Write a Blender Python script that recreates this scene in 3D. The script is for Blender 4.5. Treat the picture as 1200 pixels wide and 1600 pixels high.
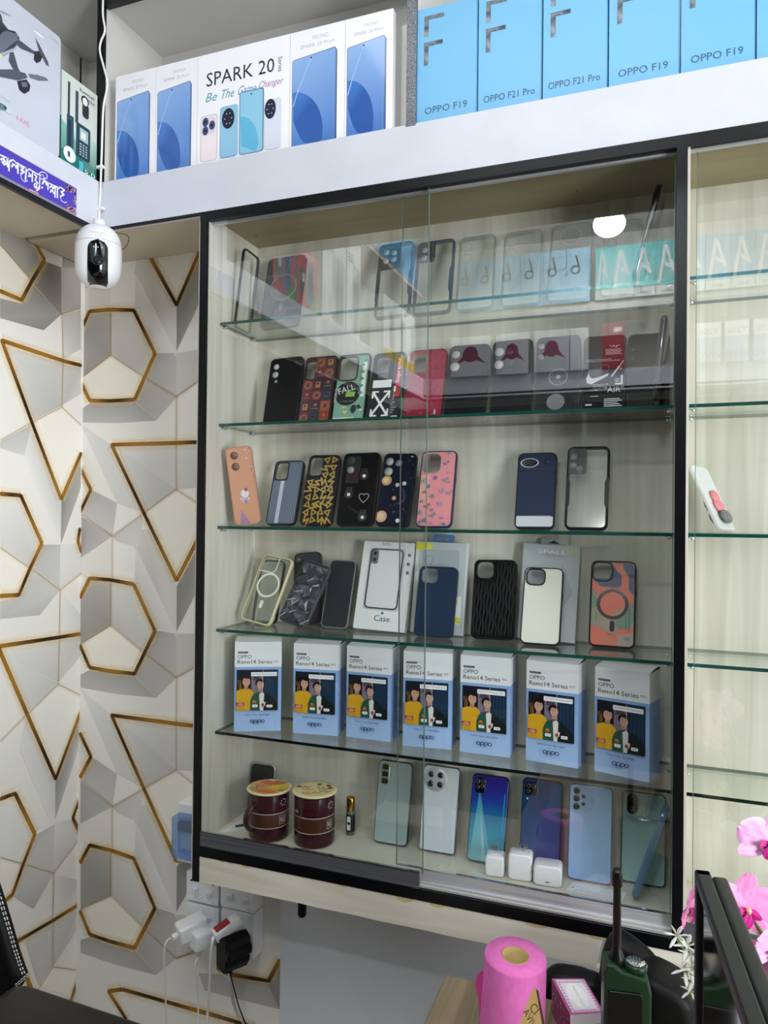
import bpy, math, random
from math import pi, sin, cos, radians, atan2, hypot, sqrt
from mathutils import Vector, Matrix, Euler
from mathutils.geometry import tessellate_polygon
random.seed(7)
SC = bpy.context.scene
for o in list(bpy.data.objects): bpy.data.objects.remove(o)

# ------------------------------------------------------------------ camera
CAM = Vector((0, -1.2, 1.4)); FPX = 1146.1
YAW, PIT, ROL = radians(20.514), radians(.537), radians(.590)
FW = Vector((-sin(YAW)*cos(PIT), cos(YAW)*cos(PIT), sin(PIT)))
_r = Vector((cos(YAW), sin(YAW), 0)); _u = _r.cross(FW)
CR = _r*cos(ROL)+_u*sin(ROL); CU = -_r*sin(ROL)+_u*cos(ROL)
cd = bpy.data.cameras.new('camera'); co = bpy.data.objects.new('camera', cd); SC.collection.objects.link(co)
cd.sensor_fit = 'VERTICAL'; cd.sensor_height = 36; cd.lens = FPX/1600*36; cd.clip_start = .02
co.matrix_world = Matrix.Translation(CAM) @ Matrix(((CR.x, CU.x, -FW.x), (CR.y, CU.y, -FW.y), (CR.z, CU.z, -FW.z))).to_4x4()
SC.camera = co

# ------------------------------------------------------------------ light and exposure
SC.view_settings.view_transform = 'Standard'; SC.view_settings.look = 'None'
SC.view_settings.exposure = 0.17; SC.view_settings.gamma = 1; SC.view_settings.use_curve_mapping = False
W = bpy.data.worlds.new('world'); SC.world = W; W.use_nodes = True
W.node_tree.nodes['Background'].inputs[0].default_value = (.86, .93, 1, 1)
W.node_tree.nodes['Background'].inputs[1].default_value = 1.5     # added even fill, let in at the open right side
def area(name, loc, size, power, col=(1, 1, 1), tgt=None, sy=None):
    l = bpy.data.lights.new(name, 'AREA'); l.energy = power; l.color = col; l.size = size
    if sy: l.shape = 'RECTANGLE'; l.size_y = sy
    o = bpy.data.objects.new(name, l); SC.collection.objects.link(o); o.location = loc
    d = (Vector(tgt) - Vector(loc)) if tgt else Vector((0, 0, -1))
    o.rotation_euler = d.to_track_quat('-Z', 'Y').to_euler(); return o
area('ceiling_panel_light', (.80, -1.30, 2.76), .9, 11, (.97, .985, 1))
area('ceiling_panel_light', (-.35, -1.05, 2.76), .9, 8, (.97, .985, 1))
area('ceiling_panel_light', (1.5, -.6, 2.76), .6, 3, (.97, .985, 1))
area('added_front_fill', (2.6, -2.3, 1.15), 1.5, 150, (.96, .98, 1), tgt=(-.3, 0, 1.1), sy=1.9)  # unseen area light, added to fill the cabinet from the front right
SC.cycles.transparent_max_bounces = 32; SC.cycles.max_bounces = 10; SC.cycles.diffuse_bounces = 5

# ------------------------------------------------------------------ helpers
def at(px, py, ax, v):                       # the point where the sight line of a pixel meets the plane ax = v
    d = FW + CR*((px-600)/FPX) - CU*((py-800)/FPX); i = 'xyz'.index(ax)
    return CAM + d*((v-CAM[i])/d[i])
def lin(h):
    h = h.lstrip('#'); c = [int(h[i:i+2], 16)/255 for i in (0, 2, 4)]
    return tuple((x/12.92 if x <= .04045 else ((x+.055)/1.055)**2.4) for x in c)
def C(c): return lin(c) if isinstance(c, str) else c
MATS = {}
def mat(name, col='#ffffff', rough=.5, metal=0., spec=.5, coat=0., trans=0., emit=0., attr=False, noise=None, bump=0., alpha=None, ior=1.5):
    if name in MATS: return MATS[name]
    m = bpy.data.materials.new(name); m.use_nodes = True; nt = m.node_tree; b = nt.nodes['Principled BSDF']
    c = (*C(col), 1)
    b.inputs['Base Color'].default_value = c; b.inputs['Roughness'].default_value = rough
    b.inputs['Metallic'].default_value = metal; b.inputs['Specular IOR Level'].default_value = spec
    b.inputs['Coat Weight'].default_value = coat; b.inputs['Coat Roughness'].default_value = .08
    b.inputs['Transmission Weight'].default_value = trans; b.inputs['IOR'].default_value = ior
    if emit: b.inputs['Emission Color'].default_value = c; b.inputs['Emission Strength'].default_value = emit
    if attr:
        a = nt.nodes.new('ShaderNodeAttribute'); a.attribute_name = 'Col'
        nt.links.new(a.outputs['Color'], b.inputs['Base Color'])
        if attr == 'alpha': nt.links.new(a.outputs['Alpha'], b.inputs['Alpha'])
    if noise:                                  # (colour2, scale xyz, detail, distortion)
        tc = nt.nodes.new('ShaderNodeTexCoord'); mp = nt.nodes.new('ShaderNodeMapping'); mp.inputs['Scale'].default_value = noise[1]
        n = nt.nodes.new('ShaderNodeTexNoise'); n.inputs['Scale'].default_value = 1; n.inputs['Detail'].default_value = noise[2]
        n.inputs['Distortion'].default_value = noise[3]
        cr = nt.nodes.new('ShaderNodeValToRGB'); cr.color_ramp.elements[0].position = .32; cr.color_ramp.elements[1].position = .68
        cr.color_ramp.elements[0].color = (*C(noise[0]), 1); cr.color_ramp.elements[1].color = c
        nt.links.new(tc.outputs['Object'], mp.inputs[0]); nt.links.new(mp.outputs[0], n.inputs['Vector'])
        nt.links.new(n.outputs['Fac'], cr.inputs[0]); nt.links.new(cr.outputs[0], b.inputs['Base Color'])
        if bump:
            bp = nt.nodes.new('ShaderNodeBump'); bp.inputs['Strength'].default_value = bump; bp.inputs['Distance'].default_value = .002
            nt.links.new(n.outputs['Fac'], bp.inputs['Height']); nt.links.new(bp.outputs[0], b.inputs['Normal'])
    if alpha is not None: b.inputs['Alpha'].default_value = alpha
    MATS[name] = m; return m
def clear(name, tint, ior=1.45, refl=1.0, rough=.0, dens=0., dcol='#cccccc'):    # thin clear sheet: see-through plus mirror reflection by Fresnel
    if name in MATS: return MATS[name]
    m = bpy.data.materials.new(name); m.use_nodes = True; nt = m.node_tree; nt.nodes.clear(); N = nt.nodes.new; L = nt.links.new
    out = N('ShaderNodeOutputMaterial'); t = N('ShaderNodeBsdfTransparent'); t.inputs[0].default_value = (*C(tint), 1)
    g = N('ShaderNodeBsdfGlossy'); g.inputs['Roughness'].default_value = rough; g.inputs[0].default_value = (1, 1, 1, 1)
    ge = N('ShaderNodeNewGeometry'); dt = N('ShaderNodeVectorMath'); dt.operation = 'DOT_PRODUCT'; L(ge.outputs['Incoming'], dt.inputs[0]); L(ge.outputs['Normal'], dt.inputs[1])
    ab = N('ShaderNodeMath'); ab.operation = 'ABSOLUTE'; L(dt.outputs['Value'], ab.inputs[0]); om = N('ShaderNodeMath'); om.operation = 'SUBTRACT'; om.inputs[0].default_value = 1; L(ab.outputs[0], om.inputs[1])
    pw = N('ShaderNodeMath'); pw.operation = 'POWER'; pw.inputs[1].default_value = 5; L(om.outputs[0], pw.inputs[0])
    f0 = 2*((ior-1)/(ior+1))**2; f = N('ShaderNodeMath'); f.operation = 'MULTIPLY_ADD'; f.inputs[1].default_value = 1-f0; f.inputs[2].default_value = f0; L(pw.outputs[0], f.inputs[0])   # two-faced sheet, Schlick
    mu = N('ShaderNodeMath'); mu.operation = 'MULTIPLY'; mu.inputs[1].default_value = refl; mu.use_clamp = True
    mx = N('ShaderNodeMixShader'); L(f.outputs[0], mu.inputs[0]); L(mu.outputs[0], mx.inputs[0])
    src = t.outputs[0]
    if dens:
        d = N('ShaderNodeBsdfDiffuse'); d.inputs[0].default_value = (*C(dcol), 1); m2 = N('ShaderNodeMixShader'); m2.inputs[0].default_value = dens
        L(t.outputs[0], m2.inputs[1]); L(d.outputs[0], m2.inputs[2]); src = m2.outputs[0]
    L(src, mx.inputs[1]); L(g.outputs[0], mx.inputs[2]); L(mx.outputs[0], out.inputs[0]); MATS[name] = m; return m

INK = mat('printed_card', attr=True, rough=.38)
GINK = mat('glossy_print', attr=True, rough=.12, coat=.3)
PAPER = mat('wallpaper_print', attr='alpha', rough=.55, spec=.3)

class MB:
    def __init__(s): s.v = []; s.f = []; s.m = []; s.c = []; s.s = []; s.mats = []; s.M = Matrix(); s.lay = 0
    def mi(s, m):
        if m not in s.mats: s.mats.append(m)
        return s.mats.index(m)
    def add(s, vs, fs, m, col=(1, 1, 1), smooth=False):
        n = len(s.v); M = s.M; s.v += [tuple(M @ Vector(p)) for p in vs]; k = s.mi(m); col = C(col) if not isinstance(col, list) else col
        for f in fs:
            s.f.append([n+i for i in f]); s.m.append(k); s.s.append(smooth)
            s.c.append([col[i] for i in f] if isinstance(col, list) else col)
        return s
    def box(s, x0, x1, y0, y1, z0, z1, m=INK, col=(1, 1, 1)):
        vs = [(x, y, z) for x in (x0, x1) for y in (y0, y1) for z in (z0, z1)]
        return s.add(vs, [(0, 1, 3, 2), (4, 6, 7, 5), (0, 4, 5, 1), (2, 3, 7, 6), (0, 2, 6, 4), (1, 5, 7, 3)], m, col)
    def prism(s, o, y0, y1, m=INK, col=(1, 1, 1), ch=0., holes=(), smooth=True, back=True):
        """outline o in the xz plane, extruded from y0 (front) to y1, chamfer ch, optional holes"""
        n = len(o); rings = []
        if ch:
            i1 = inset(o, ch); i2 = inset(o, ch*.3)
            rings = [(i1, y0), (i2, y0+ch*.3), (o, y0+ch), (o, y1-ch), (i2, y1-ch*.3), (i1, y1)]
        else: rings = [(o, y0), (o, y1)]
        vs = [(p[0], y, p[1]) for r, y in rings for p in r]; fs = []
        for k in range(len(rings)-1):
            for i in range(n):
                j = (i+1) % n; fs.append((k*n+i, k*n+j, (k+1)*n+j, (k+1)*n+i))
        s.add(vs, fs, m, col, smooth)
        s.face(rings[0][0], y0, m, col, holes); 
        if back: s.face(rings[-1][0], y1, m, col, holes, flip=True)
        for h in holes:
            q = len(h); s.add([(p[0], y, p[1]) for y in (y0, y1) for p in h], [(i, i+q, (i+1) % q+q, (i+1) % q) for i in range(q)], m, col, smooth)
        return s
    def face(s, o, y, m, col, holes=(), flip=False):
        loops = [[Vector((p[0], p[1], 0)) for p in l] for l in [o, *holes]]
        if not holes: fs = [tuple(range(len(o)))]
        else: fs = [tuple(t) for t in tessellate_polygon(loops)]
        fl = [p for l in loops for p in l]
        out = []
        for f in fs:
            a = sum(fl[f[i]].x*fl[f[(i+1) % len(f)]].y-fl[f[(i+1) % len(f)]].x*fl[f[i]].y for i in range(len(f)))
            out.append(f if (a > 0) != flip else tuple(reversed(f)))
        return s.add([(p.x, y, p.y) for p in fl], out, m, col)
    # flat print on the front face (facing -y); every call lies a hair above the one before
    def pr(s, pts, col, m=INK, y=0.):
        s.lay += 1; a = sum(pts[i][0]*pts[(i+1) % len(pts)][1]-pts[(i+1) % len(pts)][0]*pts[i][1] for i in range(len(pts)))
        if a < 0: pts = pts[::-1]; col = col[::-1] if isinstance(col, list) else col
        return s.add([(p[0], y-.00004*s.lay-.00012, p[1]) for p in pts], [tuple(range(len(pts)))], m, col)
    def rc(s, x0, z0, x1, z1, col, m=INK, r=0., y=0.):
        return s.pr(rrect(x0, z0, x1, z1, r, 3) if r else [(x0, z0), (x1, z0), (x1, z1), (x0, z1)], col, m, y)
    def ci(s, x, z, r, col, m=INK, n=16, rz=None, y=0.): return s.pr([(x+r*cos(i*2*pi/n), z+(rz or r)*sin(i*2*pi/n)) for i in range(n)], col, m, y)
    def ln(s, pts, w, col, m=INK, y=0.):
        for a, b in zip(pts[:-1], pts[1:]):
            d = Vector((b[0]-a[0], b[1]-a[1])); 
            if d.length < 1e-7: continue
            d.normalize(); n = Vector((-d.y, d.x))*w/2; e = d*w*.3; s.lay -= .8
            s.pr([(a[0]-e.x+n.x, a[1]-e.y+n.y), (a[0]-e.x-n.x, a[1]-e.y-n.y), (b[0]+e.x-n.x, b[1]+e.y-n.y), (b[0]+e.x+n.x, b[1]+e.y+n.y)], col, m, y)
        return s
    def ring(s, x, z, r, w, col, m=INK, n=28, y=0., rz=1.):
        s.lay += 1; yy = y-.00004*s.lay-.00012; vs = [(x+q*cos(i*2*pi/n), yy, z+rz*q*sin(i*2*pi/n)) for q in (r-w/2, r+w/2) for i in range(n)]
        return s.add(vs, [(i, n+i, n+(i+1) % n, (i+1) % n) for i in range(n)], m, col)
    def tx(s, t, x, z, w=None, h=None, col='#111111', al='l', m=INK, rot=0., y=0., flip=False, sh=0.):
        vs, fs, bw, bh, x0, y0 = glyphs(t); k = (w/bw) if w else (h/bh); kh = (h/bh) if h else k
        if not w: k = kh
        ox = {'l': 0, 'c': -bw*k/2, 'r': -bw*k}[al]; s.lay += 1; cr, sr = cos(rot), sin(rot); out = []
        for p in vs:
            a = ox+(p[0]-x0)*k; b = (p[1]-y0)*kh; a += sh*b
            if flip: a = -a
            out.append((x+a*cr-b*sr, y-.00004*s.lay-.00012, z+a*sr+b*cr))
        return s.add(out, fs, m, col)
    def cyl(s, x, y, z, r, h, m=INK, col=(1, 1, 1), ax='z', n=24, r2=None, ch=0.):
        pr_ = [(0, 0), (r-ch, 0), (r, ch), (r if r2 is None else r2, h-ch), ((r if r2 is None else r2)-ch, h), (0, h)] if ch else [(0, 0), (r, 0), (r if r2 is None else r2, h), (0, h)]
        return s.lathe(x, y, z, pr_, m, col, ax, n)
    def lathe(s, x, y, z, prof, m=INK, col=(1, 1, 1), ax='z', n=32):
        vs = []; 
        for q, h in prof:
            for i in range(n):
                a = i*2*pi/n; u, v = q*cos(a), q*sin(a)
                vs.append({'z': (x+u, y+v, z+h), 'y': (x+u, y-h, z+v), 'x': (x+h, y+u, z+v)}[ax])
        k = len(prof); fs = [(j*n+i, j*n+(i+1) % n, (j+1)*n+(i+1) % n, (j+1)*n+i) for j in range(k-1) for i in range(n)]
        if isinstance(col, list): col = [c for c in col for _ in range(n)]
        return s.add(vs, fs, m, col, True)
    def tube(s, pts, r, m=INK, col=(1, 1, 1), n=8, closed=False, flat=1.):
        pts = [Vector(p) for p in pts]; k = len(pts); vs = []; up = None
        for i, p in enumerate(pts):
            t = (pts[(i+1) % k]-pts[i-1]) if closed else (pts[min(i+1, k-1)]-pts[max(i-1, 0)]); t.normalize()
            if up is None: up = Vector((0, 0, 1)) if abs(t.z) < .9 else Vector((0, 1, 0))
            a = t.cross(up).normalized(); b = a.cross(t); up = b
            rr_ = r[i] if isinstance(r, (list, tuple)) else r
            for j in range(n): vs.append(p+a*rr_*cos(j*2*pi/n)+b*rr_*flat*sin(j*2*pi/n))
        fs = [(i*n+j, i*n+(j+1) % n, ((i+1) % k)*n+(j+1) % n, ((i+1) % k)*n+j) for i in range(k if closed else k-1) for j in range(n)]
        if not closed: fs += [tuple(range(n-1, -1, -1)), tuple(range((k-1)*n, k*n))]
        return s.add(vs, fs, m, col, True)
    def ball(s, c, r, m=INK, col=(1, 1, 1), n=20, k=12):
        r = r if isinstance(r, tuple) else (r, r, r)
        vs = [(c[0]+r[0]*sin(pi*j/k)*cos(2*pi*i/n), c[1]+r[1]*sin(pi*j/k)*sin(2*pi*i/n), c[2]+r[2]*cos(pi*j/k)) for j in range(k+1) for i in range(n)]
        return s.add(vs, [(j*n+i, (j+1)*n+i, (j+1)*n+(i+1) % n, j*n+(i+1) % n) for j in range(k) for i in range(n)], m, col, True)
    def build(s, name, parent=None, bev=0., sub=0):
        me = bpy.data.meshes.new(name); me.from_pydata(s.v, [], s.f); me.validate()
        if len(me.polygons) == len(s.f):
            me.polygons.foreach_set('material_index', s.m); me.polygons.foreach_set('use_smooth', s.s)
            ca = me.color_attributes.new('Col', 'FLOAT_COLOR', 'CORNER'); d = []
            for f, c in zip(s.f, s.c):
                for i in range(len(f)):
                    q = c[i] if isinstance(c, list) else c; q = C(q); d += list(q) if len(q) == 4 else [*q, 1.]
            ca.data.foreach_set('color', d)
        else: print('MESH MISMATCH', name)
        for m in s.mats: me.materials.append(m)
        me.update(); o = bpy.data.objects.new(name, me); SC.collection.objects.link(o)
        if parent: o.parent = parent
        if bev: b = o.modifiers.new('bevel', 'BEVEL'); b.width = bev; b.segments = 2; b.limit_method = 'ANGLE'
        if sub: q = o.modifiers.new('sub', 'SUBSURF'); q.levels = sub; q.render_levels = sub
        return o
GL = {}
def glyphs(t):
    if t in GL: return GL[t]
    cu = bpy.data.curves.new('t', 'FONT'); cu.body = t; cu.size = 1; cu.resolution_u = 2; cu.fill_mode = 'FRONT'
    o = bpy.data.objects.new('t', cu); SC.collection.objects.link(o); me = o.to_mesh()
    vs = [(v.co.x, v.co.y) for v in me.vertices]; fs = []
    for p in me.polygons:
        f = list(p.vertices); a = sum(vs[f[i]][0]*vs[f[(i+1) % len(f)]][1]-vs[f[(i+1) % len(f)]][0]*vs[f[i]][1] for i in range(len(f)))
        fs.append(f if a > 0 else f[::-1])
    o.to_mesh_clear(); bpy.data.objects.remove(o); bpy.data.curves.remove(cu)
    x0 = min(v[0] for v in vs); x1 = max(v[0] for v in vs); y0 = min(v[1] for v in vs); y1 = max(v[1] for v in vs)
    GL[t] = (vs, fs, x1-x0, y1-y0, x0, y0); return GL[t]
def rrect(x0, z0, x1, z1, r, n=5):
    r = max(min(r, (x1-x0)/2-1e-5, (z1-z0)/2-1e-5), 1e-6); o = []
    for cx, cz, a in ((x1-r, z0+r, -90), (x1-r, z1-r, 0), (x0+r, z1-r, 90), (x0+r, z0+r, 180)):
        for i in range(n+1): t = radians(a+90*i/n); o.append((cx+r*cos(t), cz+r*sin(t)))
    return o
def inset(o, d):
    n = len(o); out = []; a = sum(o[i][0]*o[(i+1) % n][1]-o[(i+1) % n][0]*o[i][1] for i in range(n)); sg = 1 if a > 0 else -1
    for i in range(n):
        p, q, r = Vector(o[i-1]), Vector(o[i]), Vector(o[(i+1) % n]); e1 = (q-p).normalized(); e2 = (r-q).normalized()
        nn = Vector((-(e1.y+e2.y), e1.x+e2.x)); nn = nn.normalized() if nn.length > 1e-9 else Vector((-e1.y, e1.x))
        k = max(nn.dot(Vector((-e1.y, e1.x))), .5); out.append(tuple(q+nn*sg*d/k))
    return out
def disc(x, z, r, n=20, rz=None): return [(x+r*cos(i*2*pi/n), z+(rz or r)*sin(i*2*pi/n)) for i in range(n)]
def frame(P, U, V):                       # local x->U, z->V, front (-y) -> U x V ... P origin
    U = Vector(U).normalized(); V = Vector(V).normalized(); Y = V.cross(U); P = Vector(P)
    return Matrix(((U.x, Y.x, V.x, P.x), (U.y, Y.y, V.y, P.y), (U.z, Y.z, V.z, P.z), (0, 0, 0, 1)))
def tag(o, label, cat, group=None):
    o['label'] = label; o['category'] = cat
    if group: o['group'] = group
    return o
def thing(name, label, cat, M=None, group=None):
    o = bpy.data.objects.new(name, None); SC.collection.objects.link(o); o.empty_display_size = .02
    if M is not None: o.matrix_world = M
    return tag(o, label, cat, group)
def struct(mb, name, **k):
    o = mb.build(name, **k); o['kind'] = 'structure'; return o
def dup(root, M, label=None):
    r = root.copy(); SC.collection.objects.link(r); r.matrix_world = M
    if label: r['label'] = label
    for ch in list(root.children):
        c = ch.copy(); SC.collection.objects.link(c); c.parent = r
        for g in ch.children: d = g.copy(); SC.collection.objects.link(d); d.parent = c
    return r
def stand(BL, BR, TL, z, yb=.12, dy=.045, y2=None, t=.01):
    """pose of a leaning thing: bottom corners on the shelf at depth yb, top left corner at depth yb+dy -> (matrix, width, height)"""
    y2 = yb if y2 is None else y2
    a = at(*BL, 'y', yb); b = at(*BR, 'y', y2); c = at(*TL, 'y', yb+dy)
    yaw = atan2(y2-yb, b.x-a.x); w = hypot(b.x-a.x, y2-yb); dx = c.x-a.x; dz = c.z-z; h = sqrt(dx*dx+dy*dy+dz*dz)
    th = atan2(dy, dz); tilt = atan2(dx, hypot(dz, dy))
    R = Matrix.Rotation(yaw, 4, 'Z') @ Matrix.Rotation(-th, 4, 'X') @ Matrix.Rotation(tilt, 4, 'Y')
    lift = t*sin(th)+(w/2-.004)*abs(sin(tilt))-(.001 if .009 < t < .0098 and not tilt < -.05 else 0)
    return Matrix.Translation(((a.x+b.x)/2, (yb+y2)/2, z+lift+.0004)) @ R, w, h

# ------------------------------------------------------------------ materials
BLACKF = mat('black_laminate', '#05060a', .3, spec=.35)
FASCIA = mat('white_gloss_board', '#dadde6', .35, noise=('#d2d6e0', (9, 9, 9), 3, .3), bump=.05)
LAM = mat('pale_wood_laminate', '#e2dfd4', .42, noise=('#c9c4b5', (26, 26, 1.3), 5, 1.2))
LAMH = mat('cream_wood_laminate', '#e8e2d4', .45, noise=('#d8cfbd', (2, 20, 40), 4, 1.0))
LAMC = mat('shaded_laminate_board', '#a89c7e', .5, noise=('#998d6e', (2.5, 30, 3), 4, .8))  # cabinet ceiling laminate, its shade put into the darker colour
GRAYB = mat('matt_white_board', '#dedcd8', .6, noise=('#d6d4d0', (4, 4, 4), 2, 0))
METAL = mat('brushed_aluminium', '#d6d7da', .35, .5, noise=('#b5b7ba', (3, 300, 300), 2, 0))
DMETAL = mat('dark_brushed_aluminium', '#6d6e74', .4, .4, noise=('#56575c', (3, 300, 300), 2, 0))
CHROME = mat('chrome', '#dcdfe2', .12, 1.)
SGLASS = clear('shelf_glass', '#f8fbf9', 1.5, .85)
EDGE = mat('green_glass_edge', '#0f4a3f', .12, spec=.8, coat=.5)
EDGED = mat('dark_glass_edge', '#04110f', .2, spec=.5)
PANE = clear('sliding_glass', '#fcfefd', 1.70, 1.0)
PEDGE = mat('pane_edge', '#5b6f66', .15, spec=.7)
WPAINT = mat('white_wall_paint', '#e6e9f0', .6, noise=('#dfe3ea', (5, 5, 5), 3, 0))
BLKP = mat('black_plastic', '#0b0c0e', .35)
BLKG = mat('black_gloss', '#050608', .08, coat=.5)
WHTP = mat('white_plastic', '#eceef2', .28)
CLEARP = clear('clear_plastic', '#fdfefd', 1.35, .6, .12, dens=.02)
CLEARR = clear('clear_soft_rim', '#dadfd9', 1.45, 1.0, .15, dens=.08, dcol='#b8bdb8')
RUBR = lambda c: mat('soft_shell_'+c, c, .42)

# ------------------------------------------------------------------ the room
XF, XW, YB, ZH, ZT = -1.079, -1.295, .193, 1.9865, 2.0853
m = MB(); m.box(-1.5, 4.5, -3.2, .4, -.05, 0, mat('floor_tile', '#bdb8b0', .3, noise=('#a9a49c', (3, 3, 3), 3, 0))); struct(m, 'floor')
m = MB(); m.box(-1.5, 4.5, -3.2, .4, 2.80, 2.85, mat('ceiling_board', '#b9b9b6', .8)); struct(m, 'ceiling')
m = MB(); m.box(-1.5, 2.4, -2.6, -2.52, 0, 2.80, WPAINT); struct(m, 'wall_front')

def wallpaper(m, ax, v, gold, thin, polys, tf=None):
    """printed pattern: flat grey facets, gold bands with a warm printed edge; points are pixels of the photograph laid on the wall plane"""
    U = Vector((0, 1, 0)) if ax == 'x' else Vector((1, 0, 0)); N = Vector((1, 0, 0)) if ax == 'x' else Vector((0, -1, 0))
    m.M = Matrix(); L = [0]
    def P(p):
        q = at(*p, ax, v); return tf(q) if tf else q
    def put(vs, col, off):
        f = tuple(range(len(vs))); n = (vs[1]-vs[0]).cross(vs[2]-vs[1])
        if n.dot(N) < 0: f = f[::-1]
        m.add([w+N*off for w in vs], [f], PAPER, col)
    for pts, c in polys:
        L[0] += 1; cs = [C(q) for q in c] if isinstance(c, list) else C(c); put([P(p) for p in pts], cs, .0003+.00002*L[0])
    for line in gold+thin:
        g = line in gold; wd = .0066 if g else .0008; hw = .018 if g else .007
        q = [P(p) for p in line]
        for k, (a, b) in enumerate(zip(q[:-1], q[1:])):
            d = (b-a); ln_ = d.length
            if ln_ < 1e-6: continue
            d.normalize(); n = N.cross(d)
            h0 = (*C('#ffdc98'), .55 if g else .2); h1 = (*C('#ffe9bd'), 0.)
            for sg in (1, -1): put([a, b, b+n*hw*sg, a+n*hw*sg], [h0, h0, h1, h1], .0014+.00001*k)
            if g:
                segs = max(2, int(ln_/.02)); e = d*.002
                for i in range(segs):
                    t0, t1 = i/segs, (i+1)/segs; A = a+(b-a)*t0-(e if i == 0 else e*0); B = a+(b-a)*t1+(e if i == segs-1 else e*0)
                    sh = [.5+.5*sin(3.1*t+k*2.3+line[0][1]*.37) for t in (t0, t1)]
                    cc = [tuple(x*(1-s_)+y*s_ for x, y in zip(C('#2c1505'), C('#b07a1c'))) for s_ in sh]
                    put([A+n*wd*.5, B+n*wd*.5, B-n*wd*.5, A-n*wd*.5], [cc[0], cc[1], cc[1], cc[0]], .0017+.00001*k)
                put([a+n*wd*.62, b+n*wd*.62, b+n*wd*.5, a+n*wd*.5], '#2a1606', .0019); put([a-n*wd*.62, b-n*wd*.62, b-n*wd*.5, a-n*wd*.5], '#2a1606', .0019)
            else: put([a+n*wd*.5, b+n*wd*.5, b-n*wd*.5, a-n*wd*.5], '#6d5a36', .0017)
WBASE = mat('wallpaper_base', '#f1efe9', .55)
# back wall behind the cabinet: wallpaper strip on the left, plain paint to the right below the cabinet
def shift(pts, dy): return [(p[0], p[1]+dy*(422+(p[0]-174)*.16)/427) for p in pts]
def bw(dy):
    g = [[(126, 519), (140.8, 486.6), (174, 484), (209.8, 485), (242.8, 552.6), (211, 624.5), (174, 626.5), (140.8, 626), (126, 594)],
         [(316, 690.5), (276, 692), (175, 695), (225.6, 801.7), (276.4, 907), (318, 826)],
         [(126, 731), (142.8, 765), (126, 800)]]
    t = [[(174, 487), (174, 555.5), (126, 592)], [(174, 555.5), (225.6, 589.4), (275.9, 620), (316, 592)], [(276, 620), (276, 765), (225.6, 801.7), (176, 837), (126, 803)],
         [(276, 765), (317, 791)], [(176, 837), (176, 903)]]
    p = [([(126, 486), (174, 484), (174, 405), (126, 440)], '#e9e6de'), ([(174, 484), (210, 485), (213, 428), (174, 408)], '#f2f0ea'),
         ([(126, 519), (141, 487), (174, 484), (174, 555), (126, 592)], ['#a9a69f', '#b3b0aa', '#bcb9b2', '#9f9c95', '#a8a59e']),
         ([(174, 484), (210, 485), (243, 552), (225, 589), (174, 555)], ['#d8d6d0', '#dfddd8', '#dedcd6', '#cfcdc8', '#c5c3bd']),
         ([(174, 555), (225, 589), (211, 624), (141, 626), (126, 594)], '#f4f0e4'),
         ([(126, 640), (141, 630), (211, 628), (244, 657), (184, 661), (126, 660)], ['#b3b1ad', '#a9a7a3', '#a9a7a3', '#b7b6b2', '#c4c3c0', '#bcbab6']),
         ([(244, 552), (276, 552), (276, 620), (226, 590)], ['#a5a39e', '#c7c5c1', '#cfcdc9', '#b1afaa']),
         ([(226, 590), (276, 620), (244, 657), (211, 627)], ['#b9b7b2', '#c9c7c3', '#c2c0bc', '#b0aea9']),
         ([(276, 552), (316, 545), (316, 592), (276, 620)], ['#d4d2ce', '#cbc9c4', '#c9c7c2', '#d9d7d3']),
         ([(210, 427), (243, 486), (276, 560), (276, 478), (232, 396), (214, 400)], ['#dcdad6', '#d5d3cf', '#e6e4e0', '#e2e0db', '#dddbd5', '#e0ddd8']),
         ([(210, 485), (213, 428), (276, 552), (244, 552)], ['#d4d3d0', '#e9e8e5', '#efeeeb', '#d6d4d1']),
         ([(276.4, 478), (316, 397), (316, 463), (276, 548)], ['#8f8d89', '#a19f9a', '#b5b3ae', '#9b9994']),
         ([(184, 700), (276, 696), (276, 765), (226, 801)], ['#e2e1de', '#dbdad7', '#d2d1ce', '#cccbc8']),
         ([(184, 700), (276, 765), (250, 783), (226, 801)], ['#dddcd9', '#c6c5c2', '#cbcac7', '#cccbc8']),
         ([(276, 696), (316, 694), (316, 760), (276, 765)], ['#e3e2df', '#d8d7d4', '#cdccc9', '#d5d4d1']),
         ([(276, 765), (316, 791), (316, 827), (276, 903), (226, 801)], '#f6f3e9'),
         ([(126, 662), (175, 696), (226, 802), (183, 786)], ['#e3e2df', '#dadad7', '#d5d4d1', '#dddcd9']),
         ([(143, 765), (183, 786), (176, 837), (128, 804)], ['#b5b3b0', '#c3c1be', '#cfcdca', '#c8c6c3']),
         ([(126, 806), (176, 838), (126, 872)], ['#a7a5a2', '#c3c1be', '#b7b5b2']),
         ([(176, 838), (225, 803), (216, 856), (183, 846)], ['#c5c3c0', '#dedcd9', '#e4e2df', '#d5d3d0'])]
    return [shift(l, dy) for l in g], [shift(l, dy) for l in t], [(shift(a, dy), b) for a, b in p]
m = MB(); m.box(-1.5, -.72, YB, YB+.06, 0, 2.6, WBASE); m.box(-.72, 4.5, YB+.03, YB+.06, 0, 2.6, WPAINT)
PER = 427
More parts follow.
